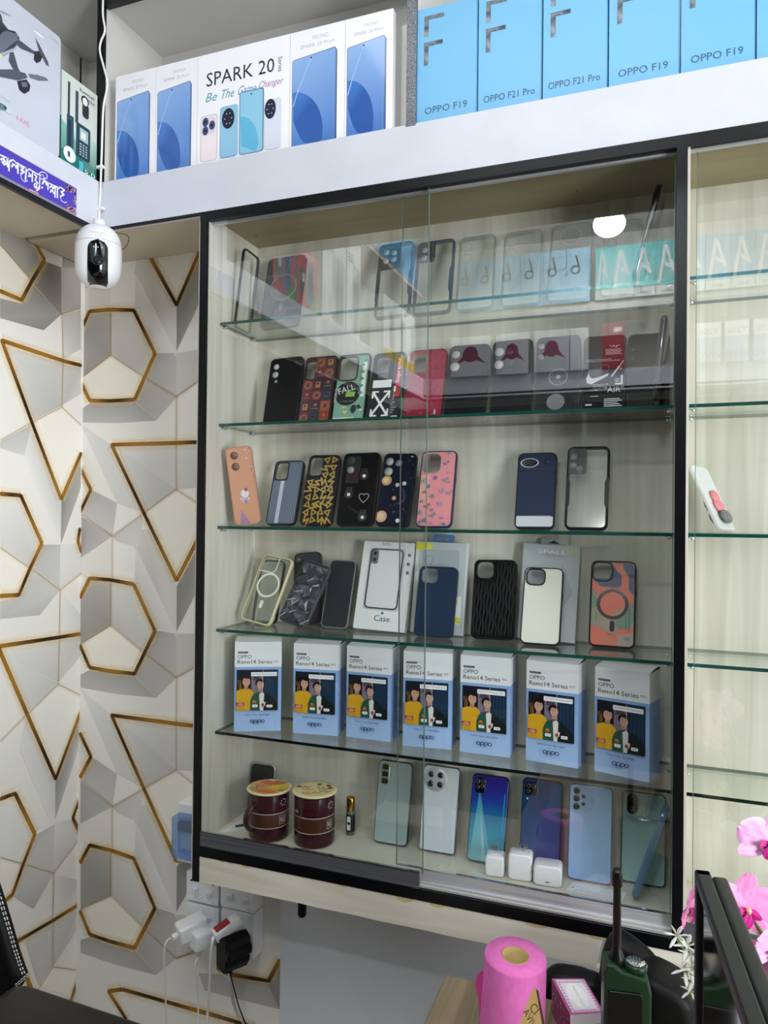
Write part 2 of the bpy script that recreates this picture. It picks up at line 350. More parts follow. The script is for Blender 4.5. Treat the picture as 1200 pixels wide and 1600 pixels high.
for dy in (-PER, 0, PER, 2*PER):
    G, T, Q = bw(dy)
    cl = lambda pts: [(min(max(x, 126), 316), y) for x, y in pts]
    if dy == -PER: Q = [q for q in Q if min(p[1] for p in q[0]) > 376]; G = [G[1], G[2]]; G[0] = [(232, 396), (276.4, 477), (313, 392)]; T = [[(126, 402), (176, 478)]][:0]; G = G[:1]
    if dy == 2*PER: G = [G[0], [(198, 1592), (170, 1548), (192, 1545), (273, 1568), (316, 1580)]]; Q = [q for q in Q if max(p[1] for p in q[0]) < 1570]; T = T[:2]
    wallpaper(m, 'y', YB, G, T, Q)
# wallpaper that runs on under the cabinet to its cut edge
wallpaper(m, 'y', YB, [[(340, 1512), (362, 1522), (420, 1532), (437.5, 1500)], [(316, 1580), (340, 1587), (400, 1605)]], [[(276, 1497), (330, 1480)]],
          [([(316, 1500), (410, 1490), (430, 1500), (419, 1528), (345, 1512)], '#efece2'), ([(310, 1520), (345, 1522), (420, 1537), (437, 1577), (320, 1548)], ['#c9c7c2', '#bbb9b4', '#a9a7a2', '#b5b3ae', '#c6c4bf']),
           ([(420, 1540), (438, 1495), (438, 1580)], ['#8d8b87', '#a09e9a', '#9a9894'])])
o = struct(m, 'wall_back')
# left wall with the same paper, its header shelf and end
m = MB(); m.box(XW-.05, XW, -2.6, YB+.06, 0, 2.6, WBASE)
LG = [[(50, 372), (69, 406), (49, 439), (33, 469), (0, 455)], [(126, 571), (98, 564), (2, 532), (49, 660), (95, 780), (126, 708)],
      [(0, 771.5), (31.6, 774), (64.7, 849), (46, 888), (28.7, 929.5), (0, 931)], [(126, 990), (92, 995.6), (-4, 1010), (41.7, 1116), (86, 1217), (126, 1110)],
      [(0, 1248), (22.7, 1239.5), (53.8, 1303), (35.4, 1350), (18.4, 1398), (0, 1412)], [(124.6, 1245), (113, 1278), (123, 1299)], [(124, 826), (121, 845), (126, 862)],
      [(122, 1413), (82, 1438), (20, 1474), (66, 1590)], [(122, 1526), (105, 1580)]]
LT = [[(0, 382), (49, 439), (96, 491), (125, 482)], [(96, 491), (98, 564), (96, 636), (49, 660), (0, 688)], [(96, 636), (126, 664)], [(0, 856), (46, 888), (93.4, 922), (126, 896)],
      [(93.4, 922), (92, 995.6), (90.5, 1069), (41.7, 1116), (0, 1158)], [(90.5, 1069), (126, 1087)], [(0, 1340), (35.4, 1350), (83, 1364), (122, 1313)], [(83, 1364), (82, 1438), (82, 1510), (61, 1543), (30, 1600)], [(82, 1510), (122, 1516)]]
LP = [([(0, 383), (49, 439), (33, 469), (0, 455)], '#f0ece0'), ([(0, 383), (0, 350), (50, 372), (69, 406), (49, 439)], ['#a5a29b', '#9a978f', '#a9a69e', '#8e8b84', '#a5a29b']),
      ([(0, 466), (33, 474), (49, 441), (96, 491), (68, 516), (0, 497)], ['#a3a19c', '#9d9b96', '#8f8d88', '#a7a5a0', '#8d8b86', '#a5a39e']),
      ([(69, 408), (96, 418), (96, 491), (50, 441)], ['#7f7d78', '#96948f', '#8e8c87', '#85837e']), ([(98, 372), (126, 398), (126, 420), (97, 418)], ['#8a8883', '#93918c', '#a5a39e', '#b0aea9']),
      ([(97, 418), (126, 420), (126, 482), (96, 491)], ['#c9c7c2', '#b9b7b2', '#a9a7a2', '#b5b3ae']), ([(98, 492), (126, 484), (126, 545), (98, 562)], ['#cdcbc6', '#bdbbb6', '#c5c3be', '#dddbd6']),
      ([(4, 540), (98, 568), (96, 634)], ['#dddcd8', '#d3d2ce', '#c3c2be']), ([(4, 540), (96, 634), (49, 658)], ['#e3e2df', '#bfbeba', '#c9c8c5']), ([(98, 568), (126, 573), (126, 615), (96, 634)], ['#cfcecb', '#c0bfbb', '#d5d4d1', '#c5c4c1']),
      ([(96, 637), (126, 664), (126, 707), (95, 776), (50, 661)], '#f5f2e9'), ([(0, 690), (48, 664), (38, 712), (0, 700)], ['#c9c8c5', '#c0bfbc', '#d9d8d5', '#d0cfcc']), ([(48, 664), (94, 782), (95, 845), (38, 715)], ['#d3d2cf', '#cfcecb', '#e9e8e5', '#efeeeb']),
      ([(95.5, 783), (126, 710), (126, 762), (95, 850)], ['#8d8b88', '#a5a3a0', '#b9b7b4', '#adaba8']), ([(0, 775), (31, 777), (64, 849), (46, 886), (0, 854)], ['#e9e8e4', '#e6e5e1', '#dddcd8', '#d3d2ce', '#dfdeda']),
      ([(0, 858), (46, 890), (28, 927), (0, 929)], '#f6f2e7'), ([(66, 851), (94, 851), (93, 920), (47, 888)], ['#b5b4b1', '#c9c8c5', '#d5d4d1', '#c5c4c1']), ([(94, 851), (122, 850), (126, 862), (126, 895), (93, 920)], ['#e9e8e5', '#dddcd9', '#d5d4d1', '#d9d8d5', '#e3e2df']),
      ([(0, 940), (28, 933), (46, 891), (93, 922), (62, 961), (0, 967)], ['#d0cfcc', '#c8c7c4', '#cccbc8', '#d5d4d1', '#bdbcb9', '#c3c2bf']), ([(94, 925), (126, 960), (126, 985), (93, 995)], ['#efeeeb', '#dddcda', '#e3e2df', '#eeedea']),
      ([(0, 1022), (91, 999), (90, 1066)], ['#e5e4e2', '#dbdad8', '#cfcecc']), ([(0, 1022), (90, 1067), (42, 1113)], ['#e7e6e4', '#d3d2d0', '#d9d8d6']), ([(92, 998), (126, 992), (126, 1025), (91, 1066)], ['#dad9d7', '#cbcac8', '#dad9d7', '#d5d4d2']),
      ([(91, 1070), (126, 1088), (126, 1110), (86, 1213), (43, 1116)], '#f5f3ec'), ([(41, 1118), (86, 1220), (86, 1300), (30, 1170)], ['#dedddb', '#d7d6d4', '#efeeec', '#e9e8e6']), ([(86.5, 1221), (126, 1115), (126, 1160), (86, 1280)], ['#949391', '#aeadab', '#dad9d7', '#b5b4b2']),
      ([(0, 1250), (22, 1243), (53, 1303), (35, 1348), (0, 1339)], '#eae9e5'), ([(0, 1342), (35, 1351), (18, 1396), (0, 1408)], '#f6f2e7'), ([(56, 1304), (85, 1288), (83, 1362), (37, 1350)], ['#bdbcb9', '#cfcecb', '#dad9d6', '#cccbc8']),
      ([(85, 1286), (112, 1280), (122, 1300), (122, 1313), (83, 1362)], ['#e6e5e2', '#d6d5d2', '#d5d4d1', '#d3d2cf', '#dddcd9']), ([(36, 1352), (83, 1365), (52, 1420), (20, 1400)], ['#cbcac7', '#d5d4d1', '#b7b6b3', '#c5c4c1']),
      ([(84, 1366), (122, 1375), (122, 1412), (83, 1436)], ['#efeeeb', '#d0cfcc', '#e6e5e2', '#efeeeb']), ([(38, 1466), (81, 1442), (81, 1508), (60, 1541)], ['#d3d2cf', '#d9d8d5', '#cbcac7', '#cfcecb']), ([(83, 1440), (122, 1417), (122, 1450), (83, 1509)], ['#dcdbd8', '#d0cfcc', '#d9d8d5', '#cfcecb']),
      ([(82, 1512), (122, 1518), (110, 1556), (62, 1543)], '#f4f1e8')]
wallpaper(m, 'x', XW, LG, LT, LP)
yv = at(95, 780, 'x', XW).y; yc = yv-(at(276, 900, 'y', YB).x-at(174, 900, 'y', YB).x)
# the paper's repeat further along the wall (towards and past the camera)
for kk in (1, 2, 3, 4):
    per = 2*(yv-yc)
    wallpaper(m, 'x', XW, LG, LT, LP, tf=(lambda q, k=kk: Vector((q.x, 2*yc-q.y-per*(k-1)/1., q.z)) if k % 2 else Vector((q.x, q.y-per*k/1., q.z))) if kk < 2 else (lambda q, k=kk: Vector((q.x, q.y-per*k*.95, q.z))))
struct(m, 'wall_left')

m = MB(); m.box(XW, XW+.03, -2.5, -.66, 0, 1.975, mat('added_dark_panel', '#17120f', .6)); m.box(XW, XW+.04, -.70, -.64, 0, 1.975, mat('added_dark_panel')); struct(m, 'added_panel_1')  # unseen dark panel, added so the panes mirror darkness at the left
# header: white boxed fascia with a shelf on top, black lipping below; front run (y=0) and left run (x=XF)
def header(nm, run):
    m = MB()
    if run == 'front':
        m.box(XF, 2.4, 0, .016, ZH+.001, ZT, FASCIA); m.box(XF, 2.4, .0162, YB-.001, ZT-.016, ZT-.0002, GRAYB); m.box(XF-.21, 2.4, .016, YB-.001, ZH+.010, ZH+.022, mat('beige_soffit', '#c9bfab', .6))
        m.box(XF, 2.4, -.0012, .006, ZH-.0005, ZH+.0035, BLACKF); m.box(XF+.244, 2.4, -.001, .026, ZH-.0145, ZH+.001, BLACKF)
    elif run == 'left':
        m.box(XF-.016, XF, -2.2, .016, ZH+.003, ZT, FASCIA); m.box(XW, XF-.0162, -2.2, YB-.001, ZT-.016, ZT-.0002, GRAYB); m.box(XW, XF-.016, -2.2, 0, ZH+.010, ZH+.022, mat('beige_soffit'))
        m.box(XF-.006, XF+.0012, -2.2, 0, ZH-.008, ZH+.003, BLACKF)
    else:
        m.box(XF, 2.4, -2.226, -2.21, ZH, ZT, FASCIA); m.box(XF, 2.4, -2.5, -2.2262, ZT-.016, ZT-.0002, GRAYB); m.box(XF, 2.4, -2.212, -2.2085, ZH-.012, ZH+.002, BLACKF)
        m.box(XF, 2.4, -2.5, -2.21, ZH+.01, ZH+.02, GRAYB)
    return struct(m, nm)
header('trim_1', 'front'); header('trim_2', 'left'); header('trim_3', 'back')
# upper compartments: top boards, dividers, back boards
m = MB(); ZC = 2.455
m.box(XF-.005, 2.4, -.001, .012, ZC-.006, ZC+.012, BLACKF); m.box(XF-.005, 2.4, .006, YB, ZC, ZC+.016, GRAYB); m.box(XF, 2.4, YB-.006, YB-.0005, ZT, ZC, GRAYB)
m.box(XF-.012, XF+.004, 0.006, YB-.006, ZT, ZC, GRAYB); struct(m, 'trim_4')
m = MB(); m.box(XF-.0125, XF+.0045, -.0015, .006, ZT-.012, 2.80, BLACKF); struct(m, 'trim_5')
GLIT = mat('glitter_strip', '#8a8f98', .35, .6, noise=('#0a0c10', (700, 700, 700), 1, 0))
m = MB(); m.box(at(635, 150, 'y', 0).x, at(650, 150, 'y', 0).x, -.0012, .006, ZT-.003, 2.80, GLIT); m.box(at(636, 150, 'y', 0).x, at(649, 150, 'y', 0).x, .006, YB-.006, ZT, ZC, GRAYB); struct(m, 'trim_6')
m = MB(); m.box(XW, XF-.012, -2.2, YB-.001, 2.486, 2.50, mat('grey_board', '#cfcfcb', .7)); m.box(XW, XW+.004, -2.2, YB-.001, ZT, 2.486, GRAYB); m.box(XW, XF-.012, YB-.006, YB-.0005, ZT, 2.486, GRAYB)
m.box(XW+.004, XW+.006, YB-.03, YB-.027, ZT, 2.486, BLKP); struct(m, 'trim_7')
m = MB(); m.box(XF, 2.4, -2.5, -2.205, 2.355, 2.395, GRAYB); m.box(XF, 2.4, -2.5, -2.49, 1.0, 2.8, GRAYB); struct(m, 'trim_8')
# unseen dark beam, added overhead to cut off the reflection in the panes
m = MB(); m.box(XW+.01, 1.6, -.60, -.565, 2.131, 2.255, mat('added_dark_beam', '#3a3628', .8)); struct(m, 'trim_9')
# far side cupboards, only ever seen mirrored in the panes
m = MB(); m.box(XW+.045, 2.4, -2.5, -2.22, .0, .8, mat('dark_cupboard', '#0c0b0b', .7)); m.box(XW+.045, 2.4, -2.5, -2.47, .8, 1.98, mat('dark_cupboard'))
for x in (-.4, .3, 1.0, 1.7): m.box(x, x+.016, -2.48, -2.215, .8, 1.98, BLACKF)
struct(m, 'trim_10')

# ------------------------------------------------------------------ the cabinet
XL, XLi, XM, XMr, XI = -.8341, -.8191, .0229, .0384, -.818
ZR, ZB1, ZB2, ZP, ZFL = .7985, .7702, .7509, .7014, .7755
SH = {1: 1.7834, 2: 1.5823, 3: 1.3797, 4: 1.1766, 5: .9751}
cab = thing('display_cabinet', 'tall wall cabinet with pale wood inside, black posts and glass shelves', 'cabinet', Matrix.Translation((-.4, .1, ZP)))
def part(mb, name, parent, **k):
    o = mb.build(name, **k); o.parent = parent; o.matrix_parent_inverse = parent.matrix_world.inverted() if parent.matrix_world else Matrix(); return o
IC = {}
def cpart(mb, name, parent=cab, **k):
    bpy.context.view_layer.update()
    o = mb.build(name, **k); o.parent = parent; o.matrix_parent_inverse = parent.matrix_world.inverted(); return o
m = MB(); m.box(XL-.006, 2.4, YB-.004, YB+.006, ZP+.02, ZH+.008, LAM); cpart(m, 'back_panel')
m = MB(); m.box(XL-.006, XI, .004, YB-.004, ZP+.02, ZH+.008, LAM); cpart(m, 'side_panel')
m = MB(); m.box(XM+.001, XMr+.004, .004, YB-.004, ZB1, ZH+.008, LAM); cpart(m, 'side_panel')
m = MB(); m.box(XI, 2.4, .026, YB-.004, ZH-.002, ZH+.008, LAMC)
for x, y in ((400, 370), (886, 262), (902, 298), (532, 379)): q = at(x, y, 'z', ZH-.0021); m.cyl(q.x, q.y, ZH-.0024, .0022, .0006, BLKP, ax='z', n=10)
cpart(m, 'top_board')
m = MB(); m.box(XI, XM+.001, .004, YB-.004, ZFL-.016, ZFL, mat('cream_floor_board', '#dcd9cb', .4, noise=('#cfccbc', (3, 20, 20), 3, .5))); m.box(XMr+.004, 2.4, .004, YB-.004, ZFL-.016, ZFL, mat('cream_floor_board')); cpart(m, 'bottom_board')
m = MB(); m.box(XL, XLi, -.0015, .008, ZP, ZH, BLACKF); cpart(m, 'post')
m = MB(); m.box(XM, XMr, -.0015, .008, ZB1-.002, ZH, BLACKF); cpart(m, 'post')
m = MB(); m.box(XLi, 2.4, -.0012, .012, ZB2, ZB1, BLACKF); cpart(m, 'bottom_rail')
m = MB()
a = [(XLi, ZP)] + [(XLi+.05+i*.04, ZP+.0006*sin(i*2.1)) for i in range(19)] + [(at(930.7, 1511, 'y', 0).x, ZP), (at(943, 1465, 'y', 0).x, ZB2), (XLi, ZB2)]
m.prism(a, .0002, .014, LAMH, smooth=False); m.box(-.02, 2.4, .0002, .014, ZP+.004, ZB2, LAMH)
for x0, w_, d_ in ((-.775, .012, .004), (-.757, .014, .004), (-.726, .018, .0045), (-.53, .02, .004), (-.42, .034, .009), (-.36, .03, .006), (-.2, .04, .006), (-.1, .03, .005)):
    m.pr([(x0, ZB2), (x0+w_, ZB2), (x0+w_*.9, ZB2-d_*.5), (x0+w_*.5, ZB2-d_), (x0+w_*.1, ZB2-d_*.7)], '#cdbd8c')
cpart(m, 'skirting_board')
m = MB(); m.box(XLi, 2.4, .014, YB-.004, ZB2-.004, ZB2, LAMH); cpart(m, 'underside_board')
# sliding tracks and panes
xo, xr = at(656, 1360, 'y', .004).x, at(1050, 900, 'y', .016).x
m = MB(); m.box(XLi, xo, .0002, .004, ZB1+.0003, ZR, DMETAL); m.box(XLi, xo, -.001, .0045, ZR-.0008, ZR+.0006, CHROME); m.box(XLi, xo, -.0012, .0002, ZB1, ZB1+.0018, CHROME); cpart(m, 'door_channel')
m = MB(); m.box(xo, XM, .010, .014, ZB1+.008, ZR+.001, METAL); m.box(at(621, 1355, 'y', .013).x, XM, .0095, .0145, ZR+.0008, ZR+.0022, CHROME)
m.box(xo, XM, .0002, .012, ZB1+.0003, ZB1+.0025, METAL); m.box(xo, XM, .0002, .002, ZB1, ZB1+.006, METAL); m.box(xo, XM, .006, .010, ZB1+.006, ZB1+.009, METAL); cpart(m, 'door_channel')
m = MB(); m.box(XMr, 2.4, .0002, .006, ZB1, ZR, DMETAL); m.box(XMr, 2.4, -.001, .0065, ZR, ZR+.0012, CHROME); m.box(XMr, 2.4, -.001, .0065, ZB1, ZB1+.0015, CHROME); cpart(m, 'door_channel')
m = MB(); m.box(XLi, 2.4, .012, .020, ZH-.018, ZH-.0145, METAL, ); cpart(m, 'top_track')
def pane(x0, x1, y, z0, z1, nm, t=.0015):
    m = MB(); m.add([(x0, y, z0), (x1, y, z0), (x1, y, z1), (x0, y, z1)], [(0, 1, 2, 3)], PANE)
    m.box(x1, x1+.0011, y, y+.004, z0, z1, PEDGE); m.box(x0-.0009, x0, y, y+.004, z0, z1, PEDGE); cpart(m, nm)
xg = at(665, 800, 'y', .004).x
pane(XLi+.001, xg, .004, ZR-.004, ZH-.006, 'glass_door')
pane(at(625, 800, 'y', .015).x, xr, .015, ZR-.002, ZH-.010, 'glass_door')
pane(at(1087, 700, 'y', .015).x, .72, .015, ZR-.002, ZH-.010, 'glass_door')
# glass shelves with chrome pins
YS = .0448
for k, z in SH.items():
    E_ = EDGED if k == 5 else EDGE
    for (x0, x1) in ((XI+.001, XM), (XMr+.005, 2.3)):
        m = MB(); z0, z1 = z-.0028, z+.0028; y1 = YB-.0045
        m.add([(x0, YS, z1), (x1, YS, z1), (x1, y1, z1), (x0, y1, z1)], [(0, 1, 2, 3)], SGLASS); m.add([(x0, YS, z0), (x1, YS, z0), (x1, y1, z0), (x0, y1, z0)], [(3, 2, 1, 0)], SGLASS)
        m.add([(x0, YS, z0), (x1, YS, z0), (x1, YS, z1), (x0, YS, z1)], [(0, 1, 2, 3)], E_)
        m.add([(x0, y1, z0), (x1, y1, z0), (x1, y1, z1), (x0, y1, z1)], [(3, 2, 1, 0)], EDGE); m.add([(x0, YS, z0), (x0, y1, z0), (x0, y1, z1), (x0, YS, z1)], [(3, 2, 1, 0)], EDGE)
        sh = cpart(m, 'glass_shelf')
        for yy in (YS+.012, YB-.03):
            for xx, d in ((x0, 1), (x1, -1)):
                if xx > 1: continue
                q = MB(); q.cyl(xx if d > 0 else xx-.011, yy, z-.0056, .0026, .011, CHROME, ax='x', n=10); cpart(q, 'shelf_pin', parent=sh)

# ------------------------------------------------------------------ phone cases
def hole_of(w, h, spec):                    # spec: fractions x0,z0,x1,z1 (from bottom left), r
    x0, z0, x1, z1, r = spec; return rrect(-w/2+x0*w, z0*h, -w/2+x1*w, z1*h, r*w, 5)
def case(label, BL, BR, TL, z, rim='#111216', back='#16181c', hole=None, art=None, yb=.125, dy=.045, y2=None, group=None, rimw=.0022, t=.0095, r=.011, ring=None, rough=.35,
         lenses=(), backmat=None, rimmat=None, button=True, name='phone_case', patch=None):
    M, w, h = stand(BL, BR, TL, z+.003, yb, dy, y2, t); root = thing(name, label, 'phone case', M, group)
    o = rrect(-w/2, 0, w/2, h, r); RM = rimmat or mat('rim'+rim, rim, .35, spec=.25); BM = backmat or mat('shell%s%.2f' % (back, rough), back, rough, spec=.1)
    m = MB(); inn = inset(o, rimw); n = len(o)
    prof = [(inset(o, rimw), -.0002), (inset(o, rimw*.35), -.0009), (o, .0012), (o, t-.0015), (inset(o, rimw*.5), t), (inset(o, rimw), t-.001), (inset(o, rimw), .0015)]
    vs = [(p[0], y, p[1]) for q, y in prof for p in q]; fs = [(k*n+i, k*n+(i+1) % n, (k+1)*n+(i+1) % n, (k+1)*n+i) for k in range(len(prof)-1) for i in range(n)]
    m.add(vs, fs, RM, (1, 1, 1), True); m.build('bumper_frame', root)
    hs = [hole_of(w, h, s) for s in (hole or [])]
    m = MB(); m.prism(inset(o, rimw*.8), .0002, .0016, BM, holes=hs, smooth=False)
    if art: art(m, w, h)
    m.build('back_shell', root)
    if ring:
        for s in hs:
            q = MB(); a = inset(s, -ring[0]); k = len(s); pf = [(a, 0.), (a, -.0012), (inset(s, -ring[0]*.5), -.0018), (s, -.0010), (s, .0016)]
            q.add([(p[0], y, p[1]) for l, y in pf for p in l], [(j*k+i, j*k+(i+1) % k, (j+1)*k+(i+1) % k, (j+1)*k+i) for j in range(4) for i in range(k)], mat('rim'+ring[1], ring[1], .3), (1, 1, 1), True)
            q.build('camera_frame', root)
    for (lx, lz, lr, c) in lenses:
        q = MB(); q.cyl(-w/2+lx*w, .0004, lz*h, lr*w, .0012, mat('lens'+c, c, .15), ax='y', n=20); q.ring(-w/2+lx*w, lz*h, lr*w, lr*w*.14, '#3c3e44', y=-.0009); q.build('lens_cover', root)
    if button:
        q = MB(); q.prism(rrect(-.006, h*.60, .006, h*.60+.001, .0004), 0, 0) if 0 else q.box(w/2-.0002, w/2+.0009, t*.35, t*.65, h*.58, h*.66, RM); q.build('side_button', root, bev=.0003)
    return root
def skip(x, z, w, h, hs, mg=.004):
    for (a, b, c, d, r) in hs:
        if -w/2+a*w-mg < x < -w/2+c*w+mg and b*h-mg < z < d*h+mg: return True
    return abs(x) > w/2-mg*.9 or z < mg or z > h-mg
K, DK = '#0c0d10', '#101216'
# --- second shelf from the top
z = SH[2]
case('plain black phone case with three lens holes, leftmost on the second shelf', (409.6, 663.5), (462, 663), (424, 563), z, back='#0c0e10', lenses=((.2, .87, .085, '#c6c8c4'), (.2, .75, .095, '#b9bbb7'), (.24, .65, .045, '#a8aaa8')))
def a_maroon(m, w, h):
    rs = random.Random(4); cs = ['#6e1f27', '#8a3a2c', '#3b2a35', '#96482e', '#55212c', '#2b3346', '#7a2b2b', '#35303b', '#a5603a']
    for i in range(3):
        for j in range(6):
            x = -w/2+.003+i*(w-.006)/3; zz = .003+j*(h-.006)/6; a = (w-.006)/3-.0006; b = (h-.006)/6-.0006
            if i == 0 and j >= 4: continue
            m.rc(x, zz, x+a, zz+b, cs[(i*5+j*2) % 9], GINK)
            if (i+j) % 3 == 0: m.ci(x+a/2, zz+b/2, a*.42, '#8e5a45', GINK); m.ci(x+a/2, zz+b/2, a*.2, '#5b3b34', GINK)
            elif (i+j) % 3 == 1: m.rc(x+a*.25, zz+b*.2, x+a*.75, zz+b*.75, '#b0703d' if j % 2 else '#463a52', GINK); m.rc(x+a*.35, zz+b*.5, x+a*.6, zz+b*.65, '#2c1d20', GINK)
            else: m.ln([(x+a*.15, zz+b*.3), (x+a*.85, zz+b*.3)], .0008, '#c38152', GINK); m.ci(x+a*.5, zz+b*.65, a*.15, '#c7573b', GINK)
case('dark red patchwork phone case with a tall camera cutout, second from left on its shelf', (463, 662), (514.6, 661), (478.7, 560.6), z, back='#4a2228', hole=[(.07, .66, .42, .93, .12)], ring=(.002, K), art=a_maroon)
def a_fall(m, w, h):
    H = [(.07, .62, .62, .95, .12)]; rs = random.Random(2)
    m.pr([(-w/2+.003, .004), (w/2-.003, .004), (w/2-.003, h*.60), (-w/2+.003, h*.60)], '#7fae9b'); m.rc(w*.16, h*.60, w/2-.003, h-.008, '#86ae98')
    for i in range(26):
        x, zz = rs.uniform(-w/2+.008, w/2-.008), rs.uniform(.006, h-.01)
        if skip(x, zz, w, h, H, .006): continue
        a = rs.uniform(.003, .008); c = rs.choice(['#1f3b38', '#cfe0a0', '#e8ede0', '#4f8a79', '#223a3c', '#d8d964', '#c9dcd2']); q = rs.uniform(0, 3)
        m.pr([(x+a*cos(q+k*2.1)*rs.uniform(.6, 1), zz+a*.8*sin(q+k*2.1)) for k in range(3)], c)
    m.rc(-w/2+.004, .004, w*.02, h*.08, '#dfe6dc'); m.ci(w*.08, h*.05, .008, '#c8d86a', rz=.005)
    m.ci(-w*.08, h*.42, w*.37, '#0e1413', n=28, rz=w*.37); m.tx('NO SIGNAL  TODAY', -w*.08, h*.30, w=w*.42, col='#aab8b2', al='c')
    m.tx('FALL', -w*.10, h*.44, w=w*.5, h=h*.09, col='#eef3ee', al='c', rot=.28); m.pr([(-w*.14, h*.37), (w*.14, h*.37), (w*.15, h*.44), (-w*.13, h*.44)], '#8cc24a')
    m.rc(w*.30, h*.36, w*.42, h*.86, '#e9ecea'); [m.ci(w*.30, h*(.42+k*.1), w*.075, '#5f9484', rz=h*.022) for k in range(5)]
    m.tx('WORLD', -w*.40, h*.30, w=h*.2, h=w*.08, col='#e5ebe8', rot=pi/2)
    m.ci(w*.15, h*.19, w*.08, '#173230', rz=h*.06); m.ln([(w*.12, h*.2), (w*.3, h*.24), (w*.36, h*.2)], .003, '#173230')
case('green graffiti phone case with a black FALL disc, third on the second shelf', (516.4, 661), (568, 659), (530, 557), z, back='#6f9f8c', hole=[(.07, .62, .62, .95, .12)], ring=(.0024, K), art=a_fall, rimw=.003)
def a_arrows(m, w, h):
    m.rc(w*.18, .004, w*.22, h-.01, '#4a4d52'); m.rc(-w*.42, h*.49, w*.15, h*.60, '#f1f2f3')
    for k in range(4): m.rc(-w*.3, h*(.63+k*.022), w*.02, h*(.638+k*.022), '#8b8e92')
    c = (-w*.13, h*.26); a = w*.25; b = h*.17
    m.ln([(c[0]-a, c[1]-b), (c[0]+a, c[1]+b)], .0045, '#eef0f2'); m.ln([(c[0]-a, c[1]+b), (c[0]+a, c[1]-b)], .0045, '#eef0f2')
    for sx in (-1, 1):
        for sz in (-1, 1):
            p = (c[0]+sx*a, c[1]+sz*b); m.ln([(p[0]-sx*.011, p[1]), p, (p[0], p[1]-sz*.013)], .0035, '#eef0f2')
    m.rc(-w*.42, .004, w*.15, h*.065, '#b3313e'); m.rc(w*.24, .005, w*.44, h*.08, '#e9ecec', r=.003)
    m.rc(w*.26, h*.35, w*.44, h*.92, '#b8263c'); m.tx('Supreme', w*.41, h*.55, w=h*.36, h=w*.15, col='#f5f2f2', rot=pi/2)
    m.rc(w*.24, h*.42, w*.30, h*.5, '#e7e9ea'); m.rc(w*.24, h*.3, w*.27, h*.4, '#9a9da0')
    for k in range(5): m.rc(w*(.22), h*(.12+k*.035), w*(.22+.05*(1+k % 3)), h*(.135+k*.035), '#a6a9ad')
case('black and white phone case with crossed arrows and a red stripe of lettering', (571, 659), (623, 655.6), (585, 554.5), z, back='#2f3237', hole=[(.14, .70, .5, .93, .06)], ring=(.002, '#3a3d42'), art=a_arrows)
def a_leather(m, w, h):
    rs = random.Random(9); 
    for i in range(260):
        x, zz = rs.uniform(-w/2+.004, w/2-.005), rs.uniform(.006, h-.008)
        if skip(x, zz, w, h, [(.08, .66, .5, .95, .1)], .004): continue
        m.ci(x, zz, rs.uniform(.0008, .0017), '#b54458' if rs.random() < .5 else '#7c1c33', n=6)
    m.rc(w*.34, .008, w*.37, .017, '#e9dede')
case('burgundy pebbled leather phone case with a gold lens cutout', (628, 655.6), (688.4, 653.8), (641, 550), z, rim='#6c1430', back='#9c2743', hole=[(.12, .68, .46, .93, .08)], ring=(.0015, '#a9743c'), art=a_leather)
case('plain black phone case with two lens holes, right of the burgundy one', (691.5, 653), (756.8, 650), (703.7, 543), z, back='#0b0d10', lenses=((.17, .87, .10, '#9b9d9a'), (.17, .70, .12, '#b0b2ae')))
case('dark grey phone case with two large lens holes on a camera plate', (764.4, 649), (829, 646.5), (770, 536), z, back='#0d0f12', lenses=((.18, .85, .12, '#9a9c9a'), (.18, .68, .12, '#a5a7a4'), (.46, .84, .07, '#22252a'), (.46, .70, .07, '#22252a')))
def a_ringed(m, w, h):
    m.ring(w*.02, h*.47, w*.20, .0022, '#565a5e', GINK); m.ci(w*.02, h*.47, w*.05, '#6a6e72', GINK); m.ci(-w*.02, h*.16, w*.2, '#1b1e22', GINK)
    for k in range(6): m.ln([(w*.02+w*.05*cos(k), h*.47+w*.05*sin(k)), (w*.02+w*.16*cos(k), h*.47+w*.16*sin(k))], .0006, '#43474b', GINK)
case('smoky grey phone case with a round finger ring in the middle', (833, 645.6), (905, 641), (838.7, 530.4), z, back='#22262a', rim='#3c4043', art=a_ringed, lenses=((.12, .88, .07, '#8d908f'), (.12, .74, .07, '#8d908f')), dy=.05)
